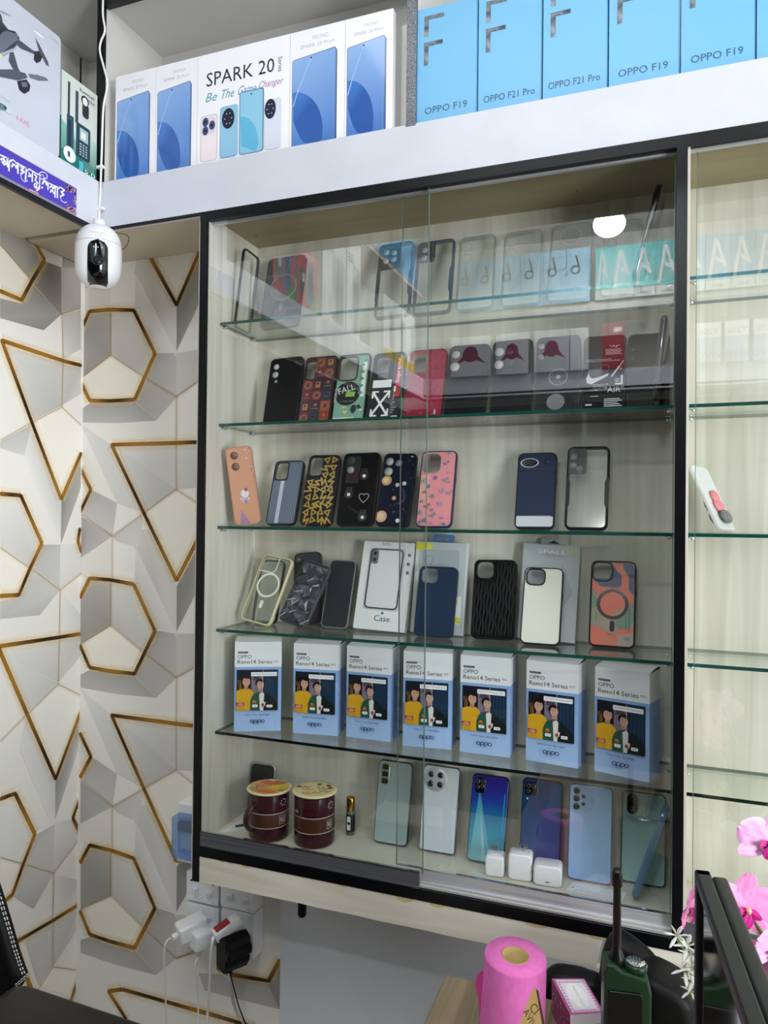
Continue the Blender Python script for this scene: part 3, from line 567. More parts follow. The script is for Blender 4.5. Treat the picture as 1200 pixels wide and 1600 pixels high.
def a_air(m, w, h):
    Wt = '#f2f3f5'; m.tx('"AIR"', w*.44, h*.26, w=w*.42, h=h*.07, col=Wt, al='r')
    m.pr([(-w*.36, h*.52), (-w*.42, h*.45), (-w*.40, h*.39), (-w*.30, h*.37), (-w*.10, h*.42), (w*.10, h*.475), (w*.10, h*.505), (-w*.12, h*.46), (-w*.27, h*.445), (-w*.34, h*.47)], Wt)
    m.ln([(w*.17, h*.46), (w*.34, h*.58)], .003, Wt); m.ln([(w*.34, h*.58), (w*.44, h*.66)], .0012, Wt)
    m.ring(w*.02, h*.57, w*.09, .0008, '#c2563e'); m.ci(w*.38, h*.55, .0028, '#c86a63')
    m.tx('"AJ"', w*.1, h*.83, w=w*.24, h=h*.035, col=Wt)
    for k in range(4): m.rc(w*.02, h*(.745+k*.02), w*(.40-.04*(k % 2)), h*(.753+k*.02), '#c9cbcf')
    for k in range(2): m.rc(-w*.42, h*(.66+k*.02), w*(.36-.2*k), h*(.668+k*.02), '#b9bbc0')
    for k, t in enumerate(('OFF FIELD NO 1000', '"AIR GARDEN 1"', 'Oregon, Holland 1985', 'c. 1985')): m.tx(t, -w*.26, h*(.355-k*.024), h=h*.014, col=Wt)
    for k in range(5): m.rc(w*.01, h*(.08+k*.022), w*(.42-.05*(k % 3)), h*(.09+k*.022), Wt)
    m.rc(-w*.31, h*.21, -w*.12, h*.218, Wt); m.rc(-w*.42, h*.1, -w*.27, h*.118, Wt)
    m.rc(w*.25, h*.35, w*.42, h*.37, Wt); m.rc(w*.38, h*.35, w*.43, h*.47, Wt); m.rc(w*.25, h*.38, w*.35, h*.43, '#8d9096')
case('black phone case with a white swoosh and the word AIR', (908.4, 641), (977, 637.5), (913, 528.6), z, back='#05070b', art=a_air, dy=.045)
def a_galaxy(m, w, h):
    m.tx('SAMSUNG', w*.28, h*.72, w=w*.3, col='#d6d9dd', al='c', flip=True); m.tx('Galaxy', w*.24, h*.62, w=w*.46, col='#e8eaee', al='c', flip=True); m.tx('S7 edge', w*.25, h*.54, w=w*.44, col='#6e737a', al='c', flip=True)
case('black phone case with reversed white lettering, right end of the second shelf', (977, 639), (1045, 635), (981, 525), z, back='#030509', lenses=((.14, .80, .05, '#4e5257'), (.14, .68, .05, '#4e5257')), dy=.03)

# --- third shelf
z = SH[3]
def a_peach(m, w, h):
    m.ci(w*.04, h*.40, w*.15, '#f1ecec', rz=h*.055); m.ci(-w*.0, h*.32, w*.1, '#cfc3dc', rz=h*.04); m.ci(w*.1, h*.45, .0035, '#b0567c')
    m.ci(w*.04, h*.30, w*.05, '#a58fc0', rz=h*.03); m.ci(-w*.12, h*.34, .0022, '#e3d7e6'); m.ci(w*.17, h*.33, .0022, '#e3d7e6')
    m.pr([(-w*.28, h*.02), (w*.12, h*.02), (-w*.16, h*.20)], '#b58fb0', GINK)
    rs = random.Random(3)
    for i in range(60):
        x, zz = rs.uniform(w*.0, w*.44), rs.uniform(h*.5, h*.98)
        if x/w+zz/h*.6 > .78: m.ci(x, zz, rs.uniform(.0006, .0017), rs.choice(['#b78db4', '#e5cfe2', '#9d6f9b', '#f4ece8']), GINK, n=6)
case('peach phone case with a small pale sticker, leaning against the left side panel', (367, 822), (408, 823), (349.8, 700), z, rim='#c99377', back='#d9a385', yb=.062, y2=.078, dy=-.012, lenses=((.33, .89, .13, '#8d6250'), (.33, .75, .13, '#8d6250')), art=a_peach)
def a_carbon(m, w, h):
    H = [(.10, .70, .50, .96, .1)]; n = 26
    for i in range(n):
        zz = .004+i*(h-.008)/n; top = zz > h*.68
        x0 = w*.03 if top else -w/2+.003; k = 16
        for j in range(k):
            x = x0+j*(w/2-.003-x0)/k; d = (w/2-.003-x0)/k; s_ = (h-.008)/n
            m.lay = 1+(i+j) % 2; m.pr([(x, zz), (x+d*.55, zz), (x+d, zz+s_), (x+d*.45, zz+s_)], '#8f9db2', GINK)
    m.lay = 6; m.pr([(-w*.20, .004), (-w*.07, .004), (-w*.07, h*.68), (-w*.20, h*.68)], '#ccd6e4', GINK)
case('blue grey woven phone case with one pale vertical stripe', (414, 822), (460, 823.5), (431, 722), z, back='#4d596b', rim='#15181f', hole=[(.10, .70, .48, .96, .1)], ring=(.0018, '#22262d'), art=a_carbon)
def a_maze(m, w, h):
    rs = random.Random(21); H = [(.08, .70, .50, .96, .1)]
    for j in range(9):
        for i in range(4):
            cx = -w/2+.004+(i+.5)*(w-.008)/4; cz = .004+(j+.5)*(h-.008)/9
            if skip(cx, cz, w, h, H, .004): continue
            a = rs.uniform(0, 6.3); s_ = .0098
            if rs.random() < .5: pts = [(cx+s_*cos(a+k*2.09), cz+s_*sin(a+k*2.09)) for k in range(3)]; m.pr(pts, '#b49443', GINK); m.pr([(cx+.38*s_*cos(a+k*2.09), cz+.38*s_*sin(a+k*2.09)) for k in range(3)], '#23262c', GINK)
            else:
                u = Vector((cos(a), sin(a))); v = Vector((-u.y, u.x)); p = lambda q, r: (cx+u.x*q*s_+v.x*r*s_, cz+u.y*q*s_+v.y*r*s_)
                m.ln([p(-1, -.8), p(.6, -.5), p(-.5, .1), p(1, .7)], .0036, '#b99a48', GINK)
case('black phone case with angular gold maze pattern', (467, 823), (517, 824), (484, 713), z, back='#23262c', hole=[(.08, .70, .46, .96, .1)], ring=(.0018, '#1a1c20'), art=a_maze)
def a_bears(m, w, h):
    m.rc(-w*.40, h*.72, w*.0, h*.955, '#1b1e22', GINK, r=.006); m.rc(-w*.38, h*.58, -w*.02, h*.72, '#0b0d10', GINK)
    for x, zz in ((w*.12, h*.68), (-w*.24, h*.43), (w*.2, h*.12)):
        m.ci(x, zz, w*.11, '#050608', GINK); m.ci(x, zz+h*.055, w*.075, '#0a0b0d', GINK); m.ci(x-w*.06, zz+h*.085, w*.03, '#0a0b0d', GINK); m.ci(x+w*.06, zz+h*.085, w*.03, '#0a0b0d', GINK)
        m.ci(x, zz-.001, w*.045, '#e6e7ea'); m.ring(x, zz, w*.11, .0006, '#55585e', GINK); m.ring(x, zz+h*.055, w*.075, .0005, '#55585e', GINK)
    hx, hz = w*.18, h*.38; pts = [(hx+w*.13*(sin(t)**3), hz+h*.055*(cos(t)*1.1-.38*cos(2*t)-.15*cos(3*t))) for t in [i*2*pi/26 for i in range(27)]]
    m.ln(pts, .0011, '#c8cace'); m.tx('Simple', -w*.24, h*.23, w=w*.4, h=h*.05, col='#2c2f34', rot=-.5)
case('glossy black phone case with small bears and a white heart outline', (524, 823.5), (582.5, 825), (538, 710), z, back='#090b0d', rough=.15, art=a_bears, lenses=((.24, .89, .09, '#3a4042'), (.24, .76, .095, '#9ea19c')))
def a_planets(m, w, h):
    for x, zz, r_, c in ((-.32, .62, .15, '#c49a6a'), (-.34, .13, .17, '#cda27a'), (.22, .58, .06, '#d9dcd2'), (.02, .56, .06, '#b7bbc0'), (-.03, .38, .06, '#c98f7c'), (.16, .08, .06, '#d8dbd8'), (.02, .19, .045, '#0c0f16')):
        m.ci(w*x, h*zz, w*r_, c, GINK); m.ci(w*(x-.02), h*zz+.0006, w*r_*.6, '#e0bb92' if r_ > .1 else c, GINK)
    rs = random.Random(5)
    for i in range(16): m.ci(rs.uniform(-w*.1, w*.42), rs.uniform(h*.1, h*.95), .0006, '#e9ecef', n=5)
    m.ci(w*.36, h*.95, .003, '#cfd4da', rz=.0012); m.ln([(w*.1, h*.3), (w*.3, h*.36), (w*.22, h*.5)], .005, '#1c2a4c', GINK)
case('dark blue phone case printed with little planets, right of the bears', (585, 824), (638, 825), (601, 711), z, back='#131a2b', rough=.2, art=a_planets, lenses=((.20, .88, .12, '#a9aca6'), (.48, .86, .10, '#8d918e'), (.20, .74, .13, '#b0b3ad')))
def a_floral(m, w, h):
    H = [(.08, .71, .58, .955, .16)]; rs = random.Random(11)
    pts = [(.78, .97), (.70, .83), (.77, .71), (.45, .64), (.72, .61), (.82, .58), (.28, .53), (.66, .47), (.17, .45), (.42, .40), (.86, .44), (.12, .33), (.65, .30), (.28, .27), (.42, .22), (.11, .19), (.46, .15), (.72, .12), (.28, .09), (.12, .06), (.44, .05), (.80, .03), (.15, .60)]
    m.pr([(-w/2+.003, .004), (-w*.2, .004), (-w*.25, h*.68), (-w/2+.003, h*.68)], [C('#ef9fa6'), C('#ef9fa6'), C('#eeb79c'), C('#edbf9e')])
    for k, (a, b) in enumerate(pts):
        x, zz = -w/2+a*w, b*h; c = ['#8f97bb', '#6d86a0', '#9aa0cc', '#8a6d9a', '#7a93a8'][k % 5]
        if k % 3 == 0: [m.ci(x+.0026*cos(q*1.047), zz+.0026*sin(q*1.047), .0019, c, n=8) for q in range(6)]; m.ci(x, zz, .0008, '#3d4a68', n=6)
        elif k % 3 == 1: m.pr([(x, zz), (x+.006, zz+.007), (x+.0075, zz+.001)], c); m.pr([(x, zz), (x-.006, zz+.002), (x-.002, zz-.004), (x+.004, zz-.003)], c); m.ci(x, zz, .0008, '#3d4a68', n=6)
        else: m.ci(x, zz, .0026, c, n=8, rz=.0018); m.ci(x+.003, zz+.001, .0018, c, n=7); m.ln([(x-.002, zz-.003), (x+.001, zz)], .0006, '#7a5560')
case('pink phone case with blue flowers and butterflies', (648, 825), (705, 827), (659.5, 707), z, back='#f09aa0', rim='#2b3250', hole=[(.08, .71, .56, .955, .16)], ring=(.0014, '#9aa0a8'), art=a_floral, rimw=.0026)
def a_pixel(m, w, h):
    m.rc(-w/2+.003, .004, w/2-.003, h*.155, '#d7dae0', GINK); [m.pr([(-w/2+.004+k*.0025, h*.155), (-w/2+.0052+k*.0025, h*.168), (-w/2+.0064+k*.0025, h*.155)], '#d7dae0', GINK) for k in range(int((w-.01)/.0025))]
    m.ln([(-w/2+.003, h*.775), (w/2-.003, h*.775)], .0008, '#151b2c', GINK); m.ring(-w*.19, h*.86, w*.22, .0022, '#d9dbe0', GINK, rz=.55); m.ci(w*.26, h*.86, w*.055, '#0a0d14', GINK)
case('navy phone case with silver lower band and oval silver lens ring', (803, 828), (865.7, 829.4), (810, 710), z, back='#2b3550', rim='#10141f', rough=.4, art=a_pixel, hole=[(.13, .83, .49, .89, .18)])
def clearframe(label, BL, BR, TL, z, plate=(.02, .66, .46, .97), lens=((.13, .87), (.13, .76), (.28, .72)), rimc='#0f1114', bulge=True, pc='#15181c', **k):
    r0 = case(label, BL, BR, TL, z, rim=rimc, backmat=CLEARP, rimw=.0042, **k); M, w, h = stand(BL, BR, TL, z+.003, k.get('yb', .125), k.get('dy', .045), k.get('y2'), .0095)
    m = MB(); a, b, c, d = plate; m.prism(rrect(-w/2+a*w+.001, b*h, -w/2+c*w, d*h, .006), -.0006, .0002, mat('plate'+pc, pc, .3)); m.build('camera_plate', r0)
    for x, zz in lens: q = MB(); q.cyl(-w/2+x*w+.002, -.0004, zz*h, w*.085, .0006, mat('lensclear', '#9a9d9a', .15), ax='y', n=18); q.build('lens_cover', r0)
    if bulge:
        for s_ in (-1, 1):
            m = MB(); x = s_*(w/2-.004); m.prism([(x+s_*.004, h*.24), (x+s_*.004, h*.62), (x-s_*.0005, h*.60), (x-s_*.003, h*.56), (x-s_*.003, h*.30), (x-s_*.0005, h*.26)], -.0012, .0002, mat('rim'+rimc, rimc, .3), smooth=False); m.build('side_grip', r0)
    return r0
clearframe('clear phone case with black bumper, rightmost on the third shelf', (881, 828.6), (949, 829.4), (887.6, 700), z)

# --- fourth shelf
z = SH[4]
def ringcase(label, *a, rc='#efeee2', **k):
    def art(m, w, h):
        m.ring(-w*.0, h*.56, w*.33, .0042, rc, n=36); m.rc(-w*.05, h*.22, w*.05, h*.33, rc, r=.002); m.ln([(w*.07, h*.97), (w*.07, h*.80), (-w*.0, h*.745), (-w*.44, h*.745)], .0022, rc)
    return case(label, *a, art=art, **k)
ringcase('clear phone case with cream frame and white magnet ring, tilted right', (372.5, 977), (422, 981.5), (411.5, 875), z, rim='#d9d4a8', backmat=CLEARP, yb=.095, dy=.055, rimw=.0034, button=False)
case('black edged clear phone case standing behind the cream framed one', (392, 977), (430, 980), (408, 876), z, backmat=CLEARP, rim='#1a1c1e', yb=.135, dy=.04, button=False)
case('smoky black phone case, back one behind the faceted case', (458, 983), (500, 984), (460, 866), z, back='#43464b', rim='#26282c', yb=.145, dy=.03, rough=.2, lenses=((.16, .90, .1, '#6d7072'),))
def a_facet(m, w, h):
    rs = random.Random(8); nx, nz = 4, 8; P = {}
    for i in range(nx+1):
        for j in range(nz+1):
            x = -w/2+.003+i*(w-.006)/nx; zz = .006+j*(h-.012)/nz
            if 0 < i < nx: x += rs.uniform(-.006, .006)
            if 0 < j < nz: zz += rs.uniform(-.007, .007)
            P[i, j] = (x, zz)
    for i in range(nx):
        for j in range(nz):
            a, b, c, d = P[i, j], P[i+1, j], P[i+1, j+1], P[i, j+1]; y = -.0003
            q = (a, b, c) if rs.random() < .5 else (a, b, d); 
            mid = ((a[0]+b[0]+c[0]+d[0])/4, (a[1]+b[1]+c[1]+d[1])/4)
            vs = [(p[0], y, p[1]) for p in (a, b, c, d)]+[(mid[0]+rs.uniform(-.003, .003), y-rs.uniform(.0006, .0022), mid[1])]
            [m.add(vs, [t_], GINK, rs.choice(['#23272d', '#343a42', '#454c55', '#5b636d', '#2c3138'])) for t_ in ((0, 1, 4), (1, 2, 4), (2, 3, 4), (3, 0, 4))]
    for k in range(14):
        a = P[rs.randint(0, 3), rs.randint(0, 6)]; m.lay = 60; m.ln([a, (a[0]+rs.uniform(.008, .018), a[1]+rs.uniform(.004, .014))], .0011, rs.choice(['#d6d9dc', '#0a0b0d', '#0a0b0d']))
case('dark see-through phone case with crystal facets, tilted right', (431, 983), (477.5, 987.5), (474.5, 887), z, back='#35383d', rim='#4a4d52', yb=.095, dy=.05, art=a_facet, rough=.15)
case('plain charcoal phone case with clear top corners, left of the white carton', (500, 987), (542, 990), (516.5, 876.5), z, back='#33373c', rim='#7d8584', yb=.13, dy=.04, rough=.25)

def carton(name, label, cat, M, w, h, d, m, group=None, parts=None, bev=.0006, w_='#eef0f2'):
    o = m.build(name, bev=bev); o.matrix_world = M; return tag(o, label, cat, group)
# thin retail pack with a window showing a clear case
M, w, h = stand((551, 986), (632, 992), (569.6, 850.4), z+.003, .125, .045, t=.014)
root = thing('retail_pack', 'white retail pack for a clear case, Case printed at the bottom', 'box', M)
m = MB(); m.prism(rrect(-w/2, 0, w/2, h, .0015, 2), 0, .014, mat('white_card', '#e9ebec', .35), smooth=False)
m.pr(rrect(-w*.36, h*.22, w*.34, h*.93, .006), '#c9ccce', GINK); m.tx('TOTU', -w*.05, h*.955, w=w*.18, col='#54585c', al='c')
m.tx('Case', w*.04, h*.10, w=w*.30, h=h*.065, col='#33363a', al='c'); m.pr([(w*.0, h*.19), (w*.035, h*.17), (w*.07, h*.19), (w*.035, h*.21)], '#2f8fb0')
for k in range(3): m.ci(w*.42, h*(.86-.1*k), .0032, '#24272b'); m.ci(w*.42+.0006, h*(.86-.1*k)+.0006, .002, '#8e9396')
m.build('carton', root)
m = MB(); o = rrect(-w*.33, h*.235, w*.31, h*.915, .009); n = len(o); i_ = inset(o, .0022)
m.add([(p[0], -.0022, p[1]) for p in o]+[(p[0], -.0022, p[1]) for p in i_]+[(p[0], -.0003, p[1]) for p in o], [(i, (i+1) % n, n+(i+1) % n, n+i) for i in range(n)]+[(2*n+i, 2*n+(i+1) % n, (i+1) % n, i) for i in range(n)], mat('clear_edge_dark', '#3c4043', .2))
m.prism(i_, -.0016, -.0006, mat('white_gloss_case', '#dfe1e3', .12), smooth=False); m.prism(rrect(-w*.30, h*.74, -w*.17, h*.90, .005), -.003, -.0016, mat('grey_lens_plate', '#6e7174', .2)); m.cyl(-w*.235, -.003, h*.86, .0034, .0005, BLKG, ax='y', n=16); m.cyl(-w*.235, -.003, h*.785, .0034, .0005, BLKG, ax='y', n=16)
m.build('clear_case', root)
# hanging pack with yellow corner
M, w, h = stand((641, 998), (724, 998), (651, 849), z+.003, .145, .025, t=.01)
root = thing('hanging_pack', 'clear hanging pack with yellow corner behind the navy phone case', 'box', M)
m = MB(); m.prism(rrect(-w/2, 0, w/2, h, .002, 2), 0, .010, mat('frosted_pack', '#c6cfd3', .15, coat=.5), smooth=False); m.pr([(-w/2, 0), (-w/2+.007, 0), (-w/2+.007, h), (-w/2, h)], '#e6e9e2'); m.rc(-w/2, h*.91, -w*.18, h*.99, '#e6e04a')
m.rc(w*.20, h*.12, w*.42, h*.42, '#e9ecee'); m.rc(w*.24, h*.13, w*.42, h*.19, '#e0dc3c'); m.ci(w*.3, h*.36, .006, '#dddc3a', rz=.009); m.rc(w/2-.004, 0, w/2, h, '#dfe4e6')
m.rc(-w*.36, h*.70, w*.34, h*.92, '#aeb9bf', GINK, r=.006); m.ring(-w*.24, h*.80, .009, .0012, '#8e999f', GINK)
m.build('pack_body', root)
m = MB(); m.prism(rrect(-w*.20, h-.004, w*.22, h+.016, .006), .003, .0045, clear('blue_tab', '#a9c8ea', dens=.35, dcol='#7fb0e6'), holes=[rrect(-w*.09, h+.003, w*.11, h+.009, .003)], smooth=False); m.build('hang_tab', root)
case('navy blue phone case in front of the clear hanging pack', (645, 994.5), (706.5, 1001.5), (656, 886), z, back='#26364f', rim='#1b2a42', yb=.11, dy=.035, hole=[(.09, .76, .48, .965, .1)], ring=(.0016, '#31435e'), rough=.5)
def a_ribs(m, w, h):
    rs = random.Random(6)
    for i in range(13):
        x = -w/2+.005+i*(w-.010)/12; pts = []
        for j in range(24):
            zz = .006+j*(h-.012)/23; xx = x+.0011*sin(j*1.1+i*1.7)
            if not skip(xx, zz, w, h, [(.09, .76, .5, .97, .1)], .0035) or abs(xx) > w/2-.0045 and not (zz > h*.74 and xx < 0): pts.append((xx, -.0008-.0006*((i+j) % 2), zz))
            elif len(pts) > 2: m.tube(pts, .0011, mat('black_rib', '#0e0f11', .3), n=5); pts = []
            else: pts = []
        if len(pts) > 2: m.tube(pts, .0011, mat('black_rib', '#0e0f11', .3), n=5)
case('black phone case with wavy ribs running down it', (734.5, 1000), (802.8, 1003), (741.5, 875.5), z, back='#08090b', hole=[(.09, .76, .46, .965, .12)], ring=(.0016, '#2c2a26'), yb=.125, dy=.04, art=a_ribs)
M, w, h = stand((808, 1005), (898, 1010), (818.5, 853), z+.003, .145, .03, t=.012)
root = thing('retail_pack', 'pale grey retail pack behind the white phone case', 'box', M)
m = MB(); m.prism(rrect(-w/2, 0, w/2, h, .001, 2), 0, .012, mat('silver_card', '#c3c8cd', .3, coat=.3), smooth=False); m.tx('SPALL', w*.02, h*.90, w=w*.50, h=h*.042, col='#f2f4f6', al='c'); m.tx('Creative protection', w*.05, h*.875, w=w*.42, col='#8f979e', al='c'); m.tx('mobile phone shell', w*.05, h*.86, w=w*.3, col='#8f979e', al='c')
m.rc(w*.26, h*.925, w*.44, h*.965, '#d9dbae'); m.tx('I P 11', w*.35, h*.938, w=w*.12, col='#7b7c52', al='c'); m.pr([(w*.1, h*.2), (w*.42, h*.5), (w*.2, h*.8)], '#b7bdc4', GINK); m.build('carton', root)
m = MB(); m.prism([(-w*.2, h-.002), (w*.26, h-.002), (w*.26, h+.011), (-w*.2, h+.011)], .004, .0055, mat('tab_film', '#b3b8bb', .2), smooth=False); m.rc(-w*.2, h-.001, w*.26, h, '#888888'); m.pr([(-w*.08, h+.002), (w*.14, h+.002), (w*.03, h+.008)], '#3a3d40', y=.004); m.build('hang_tab', root)
case('white phone case with black rim standing before the pale grey pack', (811.5, 1007), (874.5, 1012), (820, 888), z, back='#e9e8dc', rim='#121315', hole=[(.09, .775, .52, .965, .12)], ring=(.0026, '#1b1e22'), yb=.105, dy=.045, rough=.45)
def a_camo(m, w, h):
    O, Nv, G, Bg = '#f07a62', '#54597c', '#7f9a84', '#b3a392'
    P = lambda l: [(-w/2+.003+a*(w-.006), .003+b*(h-.006)) for a, b in l]
    m.pr(P([(0, .03), (.04, 0), (.96, 0), (1, .03), (1, .55), (0, .55)]), Bg)
    m.pr(P([(.0, .42), (.22, .48), (.0, .62)]), G); m.pr(P([(.55, .25), (.72, .18), (.9, .2), (1, .3), (1, .56), (.72, .56), (.7, .4)]), G); m.pr(P([(.02, .2), (.3, .3), (.3, .42), (.02, .42)]), '#a4a489')
    m.pr(P([(.02, 0), (.62, 0), (.62, .13), (.35, .16), (.2, .21), (0, .21)]), O); m.pr(P([(.62, .13), (1, .16), (1, .24), (.9, .2), (.62, .2)]), O); m.pr(P([(.2, .02), (.6, .02), (.5, .1), (.28, .1)]), '#d98a6e')
    m.pr(P([(0, .78), (.15, .72), (.4, .70), (.65, .70), (.95, .60), (1, .50), (.8, .50), (.72, .55), (.2, .56), (.05, .66), (0, .64)]), O)
    m.pr(P([(.05, .80), (.2, .70), (.62, .69), (.7, .73), (.7, .83), (.55, .98), (.4, .80)]), Nv); m.pr(P([(.50, .985), (.72, .985), (.72, .92), (.86, .82), (.86, .66), (1, .60), (.95, .52), (.70, .62), (.70, .84), (.52, .95)]), O)
    m.pr(P([(.74, .985), (.93, .985), (.99, .95), (.99, .61), (.88, .67), (.88, .83), (.74, .93)]), Nv); m.ln(P([(.56, .92), (.70, .85)]), .002, O)
    m.ci(0, h*.49, w*.31, O, n=32); m.pr(P([(.42, .345), (.80, .46), (.74, .40), (.6, .35)]), '#a9a183'); m.ring(0, h*.49, w*.31, w*.075, '#3a3538', GINK, n=40)
    m.rc(-w*.05, h*.175, w*.055, h*.30, '#2f3a44', GINK, r=.0035); m.rc(w*.27, h*.085, w*.38, h*.12, '#8d8a90')
    m.ln(P([(.12, .40), (.12, .28)]), .0008, '#3b3f38'); m.ln(P([(.82, .42), (.82, .2)]), .0008, '#3b3f38'); m.ln(P([(.9, .44), (.9, .17)]), .0008, '#3b3f38'); m.ring(-w*.36, h*.28, .0026, .0006, '#c9c3b8'); m.tx('armor', -w*.09, h*.135, w=w*.16, col='#6b5148')
case('orange, navy and beige camouflage phone case with black magnet ring', (919, 1010), (992, 1014), (924, 877), z, back='#b3a392', rim='#1d1b20', hole=[(.06, .77, .46, .97, .12)], ring=(.0030, '#23262e'), yb=.13, dy=.04, art=a_camo, rimw=.003)

# --- top shelf
z = SH[1]
case('clear phone case with dark edge propped in the corner, top shelf far left', (368, 502), (392, 494), (360, 382), z, rim='#20241f', backmat=CLEARP, yb=.08, y2=.15, dy=-.02, button=False, t=.006)
ringcase('smoky clear phone case with grey magnet ring on the top shelf', (405, 503), (465, 497), (420, 407), z, rim='#23262a', backmat=clear('smoke_plastic', '#8d9496', 1.5, 1., .05, dens=.2, dcol='#5b6266'), rc='#5e6670', yb=.125, dy=.045)
clearframe('clear phone case with black bumper and square camera plate, left one of two', (583, 508), (639, 502), (593, 385), z, plate=(.0, .64, .64, .98), lens=((.2, .88), (.2, .76), (.42, .86), (.42, .77)))
clearframe('clear phone case with blue black bumper, right one of two', (643, 502), (703, 497), (653, 381), z, plate=(.05, .70, .50, .97), lens=((.18, .88), (.18, .77)), rimc='#12384e')
for k, (a, b, c, lab) in enumerate((((711, 498), (770, 494), (718, 374), 'fully clear phone case with soft corners, first right of the black framed pair'), ((781, 490), (844, 484), (788, 366), 'fully clear phone case, second right of the black framed pair'),
                                    ((852, 483), (920, 479), (862, 356), 'fully clear phone case with round clear lens window'), ((936, 476), (1000, 470), (944, 350), 'fully clear phone case, last before the dark leaning case'))):
    r0 = case(lab, a, b, c, z, backmat=CLEARP, rimmat=CLEARR, rimw=.0035, group='fully clear phone cases on the top shelf', button=False)
    M, w, h = stand(a, b, c, z+.003, .125, .045, None, .0095); q = MB()
    if k == 2: q.ring(-w*.02, h*.84, w*.24, .0012, '#d9dcda', GINK)
    else: q.ring(-w*.28, h*.86, w*.13, .001, '#9ba09c', GINK); q.ring(-w*.28, h*.70, w*.13, .001, '#9ba09c', GINK)
    q.build('lens_rim', r0)
def sidelean(name, label, cat, bot, top, yb, yt, wd, t, mt, z, parts):
    """slab leaning against the right-hand panel: bot / top are pixels of its near lower and upper corner"""
    a = at(*bot, 'y', yb)+Vector((-.012, 0, 0)); b = at(*top, 'y', yt)+Vector((-.011, 0, 0)); a.z = z+.0125; V = (b-a); h = V.length; V.normalize(); Wd = Vector((0.06, 1, 0)); Wd = (Wd-V*Wd.dot(V)).normalized()
    M = frame(a, Wd, V); root = thing(name, label, cat, M); m = MB(); m.prism(rrect(0, 0, wd, h, .010), -t*.5, t*.5, mt, ch=t*.3); m.build(parts[0], root)
    return root, h
r0, h = sidelean('phone_case', 'dark glossy case leaning on the right post, top shelf', 'phone case', (1004, 446), (1043, 282), .055, .070, .076, .010, BLKG, z, ('back_shell',))
m = MB(); m.prism(rrect(.004, .004, .072, h-.004, .008), .0051, .0061, mat('case_lining', '#1b2328', .4)); m.build('lining', r0)
r0, h = sidelean('phone_case', 'dark case standing edge-on beside the right post, second shelf', 'phone case', (1036, 641), (1050, 489), .06, .07, .07, .010, BLKG, SH[2], ('back_shell',))
m = MB(); m.prism(rrect(.004, .004, .066, h-.004, .008), .0051, .0061, mat('case_lining')); m.build('lining', r0)

